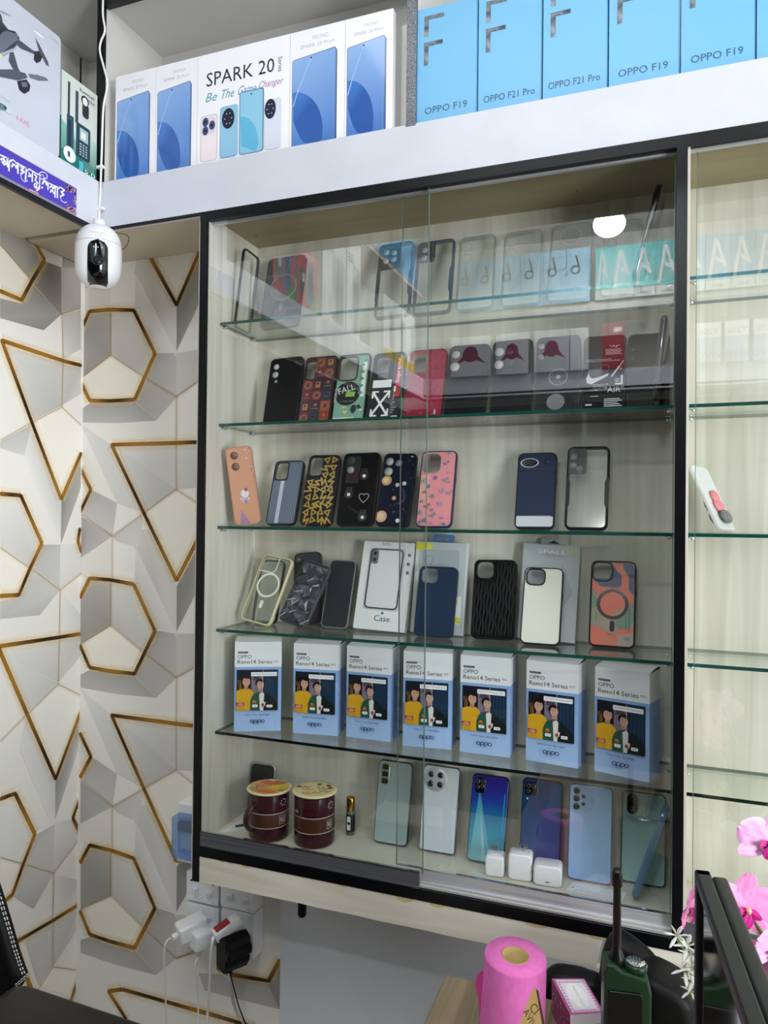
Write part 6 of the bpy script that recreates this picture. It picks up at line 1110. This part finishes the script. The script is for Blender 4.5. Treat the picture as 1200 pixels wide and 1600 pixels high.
def plug(name, label, M, parts, cable=None):
    root = thing(name, label, 'charger' if 'charger' in name else 'plug', M)
    for nm, m, bv in parts: m.build(nm, root, bev=bv)
    return root
def pgeom(px, py, y): return at(px, py, 'y', y)
# big white charger sticking out to the left front
P = pgeom(300, 1449, .115); M = Matrix.Translation(P) @ Matrix.Rotation(radians(-38), 4, 'Z') @ Matrix.Rotation(radians(12), 4, 'X'); m = MB(); m.prism(rrect(-.021, -.017, .021, .017, .006), -.030, .030, WHTP, ch=.003); q = MB(); q.prism(rrect(-.0065, -.006, .0065, .004, .003), -.042, -.030, WHTP, ch=.001)
plug('plug_charger', 'large white charger with a cable, leftmost in the sockets', M, [('body', m, 0), ('usb_connector', q, 0)]); e1 = M @ Vector((0, -.043, -.001))
P = pgeom(315, 1466, .110); M2 = Matrix.Translation(P) @ Matrix.Rotation(radians(-30), 4, 'Z'); m = MB(); m.prism(rrect(-.019, -.019, .019, .018, .008), -.020, .040, WHTP, ch=.004); q = MB(); q.cyl(.0, -.006, -.033, .005, .015, WHTP, n=14); M2i = M2
plug('plug_charger', 'smaller white charger with its cable hanging below, second in the sockets', M2, [('body', m, 0), ('usb_connector', q, 0)]); e2 = M2 @ Vector((0, -.006, -.034))
P = pgeom(351, 1452, .110); M3 = Matrix.Translation(P) @ Matrix.Rotation(radians(-36), 4, 'Z') @ Matrix.Rotation(radians(22), 4, 'X'); m = MB(); m.prism(rrect(-.0135, -.011, .0135, .011, .005), -.024, .034, WHTP, ch=.002); q = MB(); q.box(-.0105, .0105, -.018, .014, .0108, .0125, mat('red_label', '#9b1c1c', .3)); k_ = MB(); k_.cyl(0, -.021, -.003, .0045, .009, WHTP, ax='y', n=14)
plug('power_plug', 'white plug with red top and thick white cable', M3, [('body', m, 0), ('red_cap', q, .0008), ('cable_sleeve', k_, 0)]); e3 = M3 @ Vector((0, -.029, -.003))
P = pgeom(358, 1487, .100); M4 = Matrix.Translation(P) @ Matrix.Rotation(radians(-30), 4, 'Z'); m = MB(); BKR = mat('black_rubber', '#030304', .5, spec=.2)
m.prism([(-.022, -.034), (.010, -.036), (.020, -.020), (.020, -.006), (.028, -.002), (.030, .010), (.022, .018), (.020, .030), (.002, .036), (-.004, .030), (-.020, .024), (-.024, .016)], -.018, .038, BKR, ch=.003, smooth=False); q = MB(); q.cyl(.002, .0, -.046, .006, .012, BKR, n=14)
plug('power_plug', 'big black three-pin plug, rightmost in the sockets', M4, [('body', m, .002), ('cable_sleeve', q, 0)]); e4 = M4 @ Vector((.002, 0, -.046))
def cable(label, e, pts, r, mt, nm='cable'): m = MB(); m.tube(smooth([e]+[at(x, y, 'y', yy) for x, y, yy in pts]), r, mt, n=8); return tag(m.build(nm), label, 'cable')
cable('white charging cable from the leftmost charger, hanging down', e1, [(261, 1470, .06), (256.5, 1485, .06), (257, 1520, .08), (258.5, 1550, .10), (259.5, 1600, .12), (262, 1750, .14)], .0018, WC)
cable('thin white cable from the second charger', e2, [(304.5, 1508, .09), (307, 1530, .10), (309, 1560, .12), (309.5, 1600, .13), (308, 1760, .15)], .0014, WC)
cable('thick white cable from the plug with the red top', e3, [(333, 1465, .06), (330, 1485, .06), (328, 1530, .09), (325, 1570, .11), (323.5, 1600, .12), (318, 1760, .14)], .0027, WC)
cb = cable('clear and black twin cable from the black plug', e4, [(357, 1525, .09), (360, 1545, .09), (366, 1570, .10), (374, 1590, .10), (384, 1606, .10), (420, 1700, .1)], .0030, mat('clear_cord', '#a9a59a', .2, coat=.4)); m = MB(); m.tube(smooth([e4+Vector((.004, 0, .002))]+[at(x, y, 'y', yy) for x, y, yy in [(361, 1526, .088), (367, 1550, .088), (374, 1575, .098), (384, 1600, .098), (425, 1700, .1)]]), .0014, BKR, n=8); m.build('black_strand', cb)
m = MB(); a = at(472, 1415, 'y', .10); z_ = ZB2-.0042-(a.z-.016); m.lathe(a.x, a.y, a.z-.016, [(0, -.006), (.006, -.005), (.0085, -.001), (.0085, z_), (0, z_)], BKR, n=20); tag(m.build('rubber_stop'), 'black round stub hanging below the cabinet panel', 'fitting')
# plain painted wall beside the wallpaper edge below
xw = at(438, 1550, 'y', YB).x; m = MB(); m.box(xw, 2.4, YB-.002, YB-.0005, 0, ZB2-.01, WPAINT); struct(m, 'wall_right')

# ------------------------------------------------------------------ desk and things on it
ZD = .70; DW = mat('desk_wood', '#a08f72', .5, noise=('#6f6149', (40, 1.6, 30), 6, 1.5)); DS = mat('desk_edge', '#6d4f45', .4)
root = thing('desk', 'wood grain desk at the bottom right with a roll standing on it', 'desk', Matrix.Translation((.2, -.5, 0)))
def dpart(m, nm): m.v = [(p[0]-.2, p[1]+.5, p[2]) for p in m.v]; return m.build(nm, root, bev=.001)
m = MB(); m.box(-.300, .70, -.96, -.102, ZD-.018, ZD, DW); m.box(-.3008, -.3, -.96, -.102, ZD-.018, ZD-.0005, DS); dpart(m, 'desk_top')
m = MB(); m.box(-.27, -.25, -.9, -.14, 0, ZD-.018, DW); dpart(m, 'side_panel'); m = MB(); m.box(.66, .68, -.9, -.14, 0, ZD-.018, DW); dpart(m, 'side_panel'); m = MB(); m.box(-.25, .66, -.16, -.14, .2, ZD-.018, DW); dpart(m, 'modesty_panel')
# pink roll
q0 = at(799, 1487, 'z', ZD+.128); rr0 = 47.5*((q0-CAM).dot(FW))/FPX; PK = mat('pink_tissue', '#e878c4', .75, noise=('#e06cba', (120, 120, 60), 3, 0), bump=.25)
root = thing('tissue_roll', 'bright pink paper roll standing upright on the desk', 'paper roll', Matrix.Translation((q0.x, q0.y, ZD+.0005)) @ Matrix.Rotation(radians(3), 4, 'Y') @ Matrix.Rotation(radians(3), 4, 'X'))
m = MB(); H = .128; R0 = rr0; m.lathe(0, 0, 0, [(R0*.44, .001), (R0*.98, .0005), (R0*1.07, .004), (R0*1.06, H*.3), (R0, H-.003), (R0*.985, H), (R0*.44, H)], PK, n=64); m.build('paper', root)
m = MB(); m.lathe(0, 0, 0, [(R0*.445, .0005), (R0*.445, H+.0008), (R0*.41, H+.0008), (R0*.41, .0005)], mat('card_core', '#b39a62', .7), n=40); m.build('core', root)
m = MB(); a1 = radians(200); c_ = Vector((cos(a1), sin(a1), 0)); tn = Vector((-sin(a1), cos(a1), 0)); PT = [(0, .92), (.35, .86), (.55, .72), (.3, .60), (.15, .45), (.1, .30), (.5, .10), (.95, .02), (.9, -.0), (.3, .02), (0, .01)]
vs = [tuple(c_*(R0*1.02+u_*.018)+tn*(-.010*u_)+Vector((0, 0, max(v_*H*.9, .001)))) for u_, v_ in PT]; vs += [tuple(Vector(p)+tn*.0006) for p in vs]; n = len(PT); m.add(vs, [tuple(range(n)), tuple(range(2*n-1, n-1, -1))]+[(i, (i+1) % n, n+(i+1) % n, n+i) for i in range(n)], mat('pink_tail', '#d8489a', .8)); m.build('loose_end', root)
# wooden tag leaning on the roll
A = at(786, 1612, 'y', -.335); Bq = at(835, 1542, 'y', -.325); V = (at(836, 1541, 'y', -.31)-at(845, 1590, 'y', -.345)).normalized(); U = (at(845, 1590, 'y', -.345)-at(770, 1625, 'y', -.345)); U = (U-V*U.dot(V)).normalized()
O_ = at(846, 1596, 'y', -.345); M = frame(O_, U, V); root = thing('wooden_plaque', 'small light wooden plaque with burnt lettering leaning on the pink roll', 'plaque', M)
m = MB(); Lh = (at(836, 1541, 'y', -.31)-O_).length+.002; o = [(-.034, -.06), (-.004, -.010), (.0, -.004), (.0005, Lh-.002), (-.002, Lh), (-.005, Lh-.002), (-.055, Lh-.065), (-.075, Lh-.10)]
m.prism(o, 0, .004, mat('birch_ply', '#d8b273', .5, noise=('#cda463', (60, 60, 8), 3, .5)), smooth=False); m.build('board', root); m = MB(); m.box(-.0002, .0012, .0002, .0042, -.004, Lh-.003, mat('burnt_edge', '#3a2117', .7)); m.build('edge', root)
m = MB(); m.tx('CI', -.013, Lh*.52, w=.012, h=.010, col='#4a2c18', rot=-1.2); m.tx('AVIVA', -.022, Lh*.50, w=.034, h=.008, col='#4a2c18', rot=-1.25); m.tx('store', -.034, Lh*.16, w=.020, h=.006, col='#4a2c18', rot=-1.25); m.build('lettering', root)
# playing-card style box
P4 = [at(*p, 'z', .748) for p in ((862, 1529), (913, 1529), (944, 1582), (891, 1586))]
root = thing('card_box', 'magenta and white box with lacy border beside the pink roll', 'box', Matrix.Translation(P4[0])); Ti = root.matrix_world.inverted(); WV = '#efe9f0'
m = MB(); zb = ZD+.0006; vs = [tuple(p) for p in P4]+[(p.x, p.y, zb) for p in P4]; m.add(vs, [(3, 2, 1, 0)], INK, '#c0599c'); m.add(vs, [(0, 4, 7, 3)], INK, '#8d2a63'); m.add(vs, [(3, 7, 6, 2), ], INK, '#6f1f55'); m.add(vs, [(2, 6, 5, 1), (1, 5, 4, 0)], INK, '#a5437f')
def bil(u_, v_, dz=0): return P4[0]*(1-u_)*(1-v_)+P4[1]*u_*(1-v_)+P4[2]*u_*v_+P4[3]*(1-u_)*v_+Vector((0, 0, dz))
def tq(l, c, dz): 
    P = [bil(u_, v_, dz) for u_, v_ in l]; n_ = (P[1]-P[0]).cross(P[2]-P[1]); P = P if n_.z > 0 else P[::-1]; m.add([tuple(p) for p in P], [tuple(range(len(P)))], INK, c)
tq([(.08, .04), (.95, .04), (.93, .95), (.10, .95)], WV, .0002)
for i in range(40):
    t = i/40*4; k_ = int(t); f = t-k_; e = [(.08+.87*f, .09), (.90, .06+.86*f), (.93-.83*f, .90), (.14, .93-.86*f)][k_]
    for dx, dy_, c in ((0, 0, '#a8619b'), (.025, .02, '#8a4f86'), (-.02, .03, '#c692b8')): tq([(e[0]+dx+.022*cos(q_), e[1]+dy_*1.2+.016*sin(q_)) for q_ in (0, 1.3, 2.6, 4.0, 5.2)], c, .0003)
tq([(.5+.27*cos(q_), .5+.36*sin(q_)) for q_ in [k_*pi/8 for k_ in range(16)]], '#fbfafc', .0004)
vs_, fs_, bw_, bh_, gx, gy = glyphs('Tammy Card'); 
m.add([tuple(bil(.52+.10*((p[1]-gy)/bh_-.5)*1., .2+.6*(p[0]-gx)/bw_, .0005)) for p in vs_], [f[::1] for f in fs_], INK, '#b9b6b0')
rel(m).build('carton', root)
m = MB(); A3, A2 = P4[3], P4[2]; m.add([tuple(A3+Vector((0, -.0003, 0))), tuple(A2+Vector((0, -.0003, 0))), (A2.x, A2.y-.0006, A2.z-.014), (A3.x, A3.y-.0006, A3.z-.014)], [(3, 2, 1, 0)], INK, WV); d_ = (A2-A3); 
for k_ in range(16): c0 = A3+d_*(.5+.22*cos(k_*.39)); m.add([(c0.x+x_, c0.y-.0008, A3.z-.026+.010*sin(k_*.39)+z_) for x_, z_ in ((0, -.0014), (.0014, 0), (0, .0014), (-.0014, 0))], [(0, 1, 2, 3)], INK, '#d9b9cf')
rs = random.Random(12); e_ = P4[3]-P4[0]
for k_ in range(34): c0 = P4[0]+e_*rs.uniform(.05, .95)+Vector((-.0004, 0, -rs.uniform(.006, .044))); m.add([tuple(c0+e_.normalized()*(.0022*cos(q_))+Vector((0, 0, .0022*sin(q_)))) for q_ in (0, 1.6, 3.1, 4.7)], [(0, 1, 2, 3)], INK, rs.choice(['#d97aa8', '#e6c2d6', '#5c163f']))
rel(m).build('flap', root)
# two-way radio
b = at(981, 1560, 'y', -.24); zt_ = at(985, 1512, 'y', -.24).z; wr = 72*((b-CAM).dot(FW))/FPX; dr = .034; hb = zt_-ZD-.001
GR = mat('army_green', '#16361f', .35); root = thing('two_way_radio', 'green and black two-way radio with tall antenna standing on the desk', 'radio', Matrix.Translation((b.x, b.y, ZD+.0006)) @ Matrix.Rotation(radians(10), 4, 'Z'))
m = MB(); m.prism([(-wr/2, 0), (wr/2, 0), (wr/2, hb*.80), (wr*.44, hb*.90), (wr*.15, hb*.93), (-wr*.1, hb*.95), (-wr*.28, hb), (-wr*.44, hb), (-wr/2, hb*.94)], 0, dr, GR, ch=.003, smooth=False); m.build('body', root, bev=.001)
m = MB(); m.prism(rrect(-wr*.42, .002, wr*.30, hb*.80, .004), -.003, .002, mat('radio_black', '#060707', .3), ch=.001); m.build('front_panel', root)
m = MB(); x = -wr*.20; aL = at(963, 1354, 'y', -.24+dr*.5).z-ZD-hb; m.lathe(x, dr*.5, hb*.93, [(0, 0), (.0095, 0), (.0095, .012), (.0085, .016), (.006, .022), (.0054, aL*.25), (.0046, aL*.88), (.0065, aL*.89), (.0066, aL+.004), (.0050, aL+.008), (0, aL+.008)], mat('antenna_black', '#08090b', .35), n=20); m.build('antenna', root)
m = MB(); m.cyl(wr*.20, dr*.5, hb*.93, .0145, .009, GR, n=28, ch=.002); mo = m.build('dial', root); m = MB(); m.cyl(wr*.20, dr*.5, hb*.93+.009, .0115, .0012, CHROME, n=28, ch=.0004)
for k in range(4): m.box(wr*.20-.006+k*.0035, wr*.20-.0048+k*.0035, dr*.5-.006, dr*.5+.006, hb*.93+.0102, hb*.93+.0108, mat('dial_mark', '#6d7175', .3))
m.build('torch_lens', mo)
m = MB(); m.box(wr*.22, wr*.255, -.0036, -.003, hb*.05, hb*.30, mat('orange_mark', '#d98a1e', .4)); m.tx('VHF', -wr*.3, hb*.08, w=.012, col='#cfd2d4', al='l', y=-.0034); m.build('marking', root)
# black bag behind the radio
LEA = mat('black_leather', '#040405', .5, spec=.25, noise=('#070708', (90, 90, 90), 4, 0), bump=.3)
def pillow(m, pts, y0, y1, mt, n=5):
    """soft panel: outline given in pixels on the plane y0, puffed towards y0 and back to y1"""
    P = [at(x, y, 'y', (y0+y1)/2) for x, y in pts]; P = smooth(P+[P[0]], 3)[:-1]; c = sum(P, Vector())/len(P); vs = []; k = len(P)
    for j in range(-n, n+1):
        t = j/n; s2 = sqrt(max(1-t*t*.985, .0)); 
        for p in P: q_ = c+(p-c)*(.30+.70*s2 if abs(t) > .001 else 1); q_.y = (y0+y1)/2+(y1-y0)/2*sin(t*pi/2); vs.append(q_)
    fs = [(j*k+i, j*k+(i+1) % k, (j+1)*k+(i+1) % k, (j+1)*k+i) for j in range(2*n) for i in range(k)]+[tuple(range(k-1, -1, -1)), tuple(range(2*n*k, 2*n*k+k))]
    m.add(vs, fs, mt, (1, 1, 1), True)
root = thing('shoulder_bag', 'soft black leather bag slumped behind the radio', 'bag', Matrix.Translation((.0, -.1, ZD))); Ti = root.matrix_world.inverted()
m = MB(); pillow(m, [(905, 1640), (915, 1580), (934, 1530), (940, 1490), (952, 1462), (966, 1455), (985, 1464), (1008, 1482), (1026, 1500), (1034, 1520), (1040, 1580), (1040, 1640)], -.10, -.045, LEA); rel(m).build('pouch', root)
m = MB(); pillow(m, [(990, 1606), (995, 1540), (1003, 1510), (1018, 1506), (1048, 1519), (1072, 1534), (1086, 1552), (1090, 1580), (1088, 1606)], -.19, -.115, LEA); rel(m).build('flap', root)
m = MB(); pillow(m, [(838, 1640), (845, 1540), (860, 1512), (890, 1512), (920, 1520), (945, 1540), (950, 1640)], -.085, -.04, LEA); rel(m).build('strap_roll', root)
# monitor
zM = 1.075; A = at(1085, 1357, 'z', zM); Bm = at(1110, 1358, 'z', zM); E_ = at(1166, 1600, 'z', zM); dirv = (E_-A); dirv.z = 0; dirv.normalize(); nrm = Vector((-dirv.y, dirv.x, 0)); nrm = nrm if nrm.x < 0 else -nrm
# screen faces -x side; local x runs from the near end to the far end, front (-y local) = screen normal
U = -dirv if (Vector((0, 0, 1)).cross(-dirv)).dot(nrm) < 0 else dirv
Ls, Hs, Th = .50, .345, (Bm-A).length*.92; U = -dirv
M = frame(A, U, (0, 0, 1)); root = thing('monitor', 'black computer monitor seen edge-on at the right of the desk', 'monitor', M)
sg = 1 if (M.to_3x3() @ Vector((0, 1, 0))).dot(nrm) < 0 else -1       # +1: local +y points away from the screen side
MP = mat('monitor_black', '#0e1013', .35)
m = MB(); b0, b1 = sorted((0, sg*Th)); 
for (x0, x1, z0, z1) in ((-Ls, 0, -.012, 0), (-Ls, 0, -Hs, -Hs+.018), (-.012, 0, -Hs, 0), (-Ls, -Ls+.012, -Hs, 0)): m.box(x0, x1, b0, b1, z0, z1, MP)
m.build('bezel', root, bev=.002)
m = MB(); y_ = sg*.0035; m.box(-Ls+.010, -.010, min(y_, sg*.006), max(y_, sg*.006), -Hs+.016, -.010, mat('screen_black', '#07080a', .06, coat=.5)); m.build('screen', root)
m = MB(); yy = sorted((sg*Th, sg*(Th+.014))); m.prism(rrect(-Ls+.006, -Hs+.05, -.006, -.0012, .004), yy[0], yy[1], MP, ch=.003); m.build('back_cover', root, bev=0)
m = MB(); zst = ZD+.0008-zM; m.box(-Ls/2-.02, -Ls/2+.02, min(sg*.02, sg*.045), max(sg*.02, sg*.045), zst+.006, -Hs+.06, MP); m.build('stand_neck', root, bev=.002); m = MB(); m.box(-Ls/2-.1, -Ls/2+.1, -.05+sg*.02, .09+sg*.02, zst, zst+.008, MP); m.build('stand_base', root, bev=.002)

# ------------------------------------------------------------------ flowers beside the monitor
PET = mat('orchid_petal', '#f2a0cf', .55, noise=('#ea7fbe', (60, 60, 60), 3, .5)); PETD = mat('orchid_heart', '#c8208a', .5); PETL = mat('orchid_pale', '#f4c4ea', .55, noise=('#f0a2d8', (50, 50, 50), 2, .5)); YEL = mat('orchid_anther', '#f1b48a', .5); GRN = mat('leaf_green', '#1f5a2a', .4, noise=('#2f7a35', (20, 20, 20), 2, 0)); STM = mat('stem_green', '#4c6a2c', .5)
def petal(m, c, ang, L, Wd, mt, cup=.25, M=None, dep=0.):
    n1, n2 = 8, 8; vs = []
    for i in range(n1+1):
        t = i/n1; hw_ = Wd/2*sin(pi*min(t*.86+.07, 1))**.75
        for j in range(n2+1): s2 = (j/n2-.5)*2; x = hw_*s2; r_ = L*t; y = -cup*L*(t*t)*.6+cup*Wd*.5*(s2*s2)*.5+.0012*sin(s2*9+t*7)+dep; vs.append(M @ Vector((r_*cos(ang)-x*sin(ang), y, r_*sin(ang)+x*cos(ang))))
    m.add(vs, [(i*(n2+1)+j, i*(n2+1)+j+1, (i+1)*(n2+1)+j+1, (i+1)*(n2+1)+j) for i in range(n1) for j in range(n2)], mt, (1, 1, 1), True)
PB = Vector((.17, -.42, ZD+.0006)); plant = thing('orchid_plant', 'pink and white artificial orchids with green leaves beside the monitor', 'plant', Matrix.Translation(PB)); BP = PB+Vector((0, 0, .09))
def pp(m, nm, parent=None, **k): o = m.build(nm, **k); o.parent = parent or plant; return o
def orchid(px, py, yd, size, yaw=0., pitch=0., roll=0., mt=None, label=None):
    c = at(px, py, 'y', yd); M = Matrix.Translation(c-PB) @ Matrix.Rotation(yaw, 4, 'Z') @ Matrix.Rotation(pitch, 4, 'X') @ Matrix.Rotation(roll, 4, 'Y'); I = Matrix(); P_ = mt or PET; m = MB()
    for a, L, Wd, d in ((90, 1., .66, .001), (215, .95, .62, .001), (325, .95, .62, .001), (15, 1.05, 1.05, -.001), (165, 1.05, 1.05, -.001)): petal(m, 0, radians(a), size*L, size*Wd, P_, .22, I, d)
    f = pp(m, 'flower'); f.matrix_local = M
    if label: f['label'] = label
    m = MB(); petal(m, 0, radians(270), size*.45, size*.34, PETD, -.2, I, -.006); petal(m, 0, radians(200), size*.34, size*.26, PETD, .7, I, -.004); petal(m, 0, radians(340), size*.34, size*.26, PETD, .7, I, -.004); pp(m, 'lip', f); m = MB(); m.ball((0, -.006, size*.03), (size*.07, size*.07, size*.09), YEL, n=12, k=8); pp(m, 'column', f)
    s = MB(); s.tube([p-PB for p in smooth([c+Vector((0, .004, 0)), (c+BP)/2+Vector((.01, .03, .02)), BP])], .0018, STM); pp(s, 'stem')
orchid(1166, 1422, -.33, .039, .35, -.1, .1); orchid(1172, 1505, -.40, .033, -.5, .2, .5); orchid(1202, 1318, -.30, .036, .2, 0., .3, PETL, 'pale pink flower'); orchid(1079, 1420, -.28, .030, 1.15, .1, .2); orchid(1212, 1482, -.42, .028, .6, .1, .2, PETL, 'pale pink flower')
def lily(px, py, yd, s_, up):
    c = at(px, py, 'y', yd); WP_ = mat('white_petal', '#f2f4ec', .5); m = MB()
    for k in range(6): a = k*pi/3+up; d = Vector((cos(a)*.8, -.45, sin(a)*.8+.35)).normalized(); m.tube([d*0, d*s_*.5+Vector((0, 0, .0005)), d*s_*.85, d*s_], [s_*.05, s_*.14, s_*.09, .0003], WP_, n=6, flat=.4)
    f = pp(m, 'white_blossom'); f.location = c-PB; f['label'] = 'small white star blossom'; m = MB(); m.tube([(0, 0, 0), (.002, .006, -.010), (.008, .012, -.022)], [.003, .002, .0012], mat('sprig_green', '#a9c46a', .5), n=6); pp(m, 'blossom_stem', f)
for x, y, s_, u_ in ((1058, 1462, .017, 2.2), (1074, 1478, .019, .3), (1080, 1492, .018, 1.), (1070, 1515, .018, .6), (1082, 1512, .018, 1.6), (1084, 1530, .016, .2), (1079, 1548, .014, .9)): lily(x, y, -.30, s_, u_)
m = MB(); m.tube([at(x, y, 'y', yy)-PB for x, y, yy in ((1066, 1466, -.285), (1080, 1490, -.285), (1086, 1520, -.285), (1092, 1560, -.29))]+[BP-PB], .0016, mat('sprig_green')); pp(m, 'sprig')
m = MB(); m.lathe(0, 0, 0, [(0, 0), (.038, 0), (.048, .08), (.045, .08), (.040, .07), (0, .07)], WHTP); pp(m, 'pot')
for k, (a, L, up) in enumerate(((2.2, .10, .10), (.4, .12, .10), (1.2, .12, .15), (3.6, .06, .08), (5.0, .10, .1), (2.7, .07, .16), (1.7, .05, .19))):
    m = MB(); n = 8; vs = []
    for i in range(n+1): t = i/n; c0 = Vector((cos(a)*L*t, sin(a)*L*t, .07+up*sin(t*1.7))); w_ = .022*sin(pi*min(t+.05, 1))**.7; s2 = Vector((-sin(a), cos(a), 0))*w_; vs += [c0-s2, c0+Vector((0, 0, -.004)), c0+s2]
    m.add(vs, [(3*i, 3*i+1, 3*i+4, 3*i+3) for i in range(n)]+[(3*i+1, 3*i+2, 3*i+5, 3*i+4) for i in range(n)], GRN, (1, 1, 1), True); pp(m, 'leaf')

# ------------------------------------------------------------------ right-hand cabinet: cleaning brush case
a = at(1122, 831, 'y', .10); b = at(1076, 731, 'y', .13); V = (b-a); h = V.length; V.normalize(); Wd = Vector((.5, 1, 0)); Wd = (Wd-V*Wd.dot(V)).normalized(); M = frame(a+Vector((0, 0, .0)), Wd, V); M.translation.z = SH[3]+.0085; M.translation.y -= .01
root = thing('phone_case', 'white phone case seen edge-on leaning in the right cabinet', 'phone case', M); m = MB(); m.prism(rrect(0, 0, .06, h, .008), -.003, .003, mat('milky_case', '#dfe2e0', .3), ch=.001); m.build('back_shell', root)
m = MB(); m.ball((.03, .006, h*.40), (.022, .006, .018), mat('charm_grey', '#77797a', .4), n=14, k=8); m.ball((.03, .008, h*.22), (.018, .006, .014), mat('charm_grey')); m.build('charm', root); m = MB(); m.ball((.03, -.006, h*.36), (.016, .005, .013), mat('charm_pink', '#e58f95', .4), n=14, k=8); m.ball((.03, -.006, h*.50), (.012, .005, .012), mat('charm_pink')); m.ball((.03, -.009, h*.18), (.016, .006, .012), mat('charm_grey')); m.build('figure', root)

# ------------------------------------------------------------------ black leather chair at the lower left
yc_ = -.52; pts = [(-150, 1290), (-60, 1300), (-15, 1335), (2, 1368), (14, 1405), (26, 1445), (36, 1480), (45, 1507), (50, 1519), (44, 1533), (26, 1549), (24, 1600), (24, 1680), (-150, 1680)]
cpos = at(-40, 1600, 'y', yc_); root = thing('office_chair', 'black leather office chair with white stitching at the lower left', 'chair', Matrix.Translation((cpos.x, yc_, .0))); Ti = root.matrix_world.inverted()
P = [at(x, y, 'y', yc_+.022) for x, y in pts]; o = [(p.x, p.z) for p in P]; m = MB(); m.prism(o[::-1], yc_-.0, yc_+.022, LEA, ch=.008, smooth=True); rel(m).build('backrest', root, bev=0)
m = MB(); ST = mat('white_stitch', '#d9d9d6', .6)
for off in (11, 15):
    for i in range(2, 8):
        A_, B_ = Vector(pts[i]), Vector(pts[i+1]); n_ = Vector((-(B_-A_).y, (B_-A_).x)).normalized()*off; k2 = 5 if i < 7 else 2
        for q_ in range(k2): p1 = A_+(B_-A_)*(q_/k2)+n_; p2 = A_+(B_-A_)*((q_+.62)/k2)+n_; m.tube([at(p1.x, p1.y, 'y', yc_-.0008), at(p2.x, p2.y, 'y', yc_-.0008)], .00065, ST, n=5)
for off in (0, 4):
    for q_ in range(5): p1 = Vector((25+off*.0, 1553+off)).lerp(Vector((46, 1534-off*.2+off)), q_/5); p2 = Vector((25, 1553+off)).lerp(Vector((46, 1534+off)), (q_+.62)/5); m.tube([at(p1.x-1, p1.y-14, 'y', yc_-.0008), at(p2.x-1, p2.y-14, 'y', yc_-.0008)], .00065, ST, n=5)
rel(m).build('stitching', root)
za = at(40, 1537, 'y', -.60).z; A_ = at(36, 1533, 'z', za); B_ = at(240, 1601, 'z', za); D_ = (B_-A_).normalized(); S2 = Vector((-D_.y, D_.x, 0)); S2 = S2 if S2.y < 0 else -S2
m = MB(); M = frame(A_, D_, Vector((0, 0, 1))); m.M = M; yy = (M.to_3x3() @ Vector((0, 1, 0))).dot(S2); w2 = sorted((0, .075*(1 if yy > 0 else -1))); L_ = (B_-A_).length+.12
m.prism([(-.02, -.035), (L_, -.035), (L_+.02, -.02), (L_+.02, -.006), (L_, 0), (.008, 0), (-.006, -.004), (-.02, -.014)], w2[0], w2[1], mat('armrest_black', '#070606', .45, spec=.25, noise=('#0b0a0a', (30, 30, 30), 3, 0)), ch=.006, smooth=True); m.M = Matrix(); rel(m).build('armrest', root)
m = MB(); q_ = A_+D_*.12+S2*.03; m.tube([q_-Vector((0, 0, .03)), Vector((q_.x, q_.y, .50))], .012, BLKP); rel(m).build('arm_post', root)
m = MB(); m.M = Matrix.Translation((cpos.x, yc_-.28, .44)); m.prism(rrect(-.24, 0, .24, .09, .03), 0, .44, LEA, ch=.02); m.M = Matrix(); 
m.v = [(p[0], p[1]+.0, p[2]) for p in m.v]; rel(m).build('seat', root); m = MB(); m.tube([(cpos.x, yc_-.05, .44), (cpos.x, yc_-.05, .09)], .025, CHROME); rel(m).build('gas_lift', root)
for k in range(5): m = MB(); a = k*2*pi/5; m.tube([(cpos.x, yc_-.05, .10), (cpos.x+.28*cos(a), yc_-.05+.28*sin(a), .06)], [.022, .014], BLKP); m.ball((cpos.x+.28*cos(a), yc_-.05+.28*sin(a), .028), .027, BLKP); rel(m).build('leg', root)
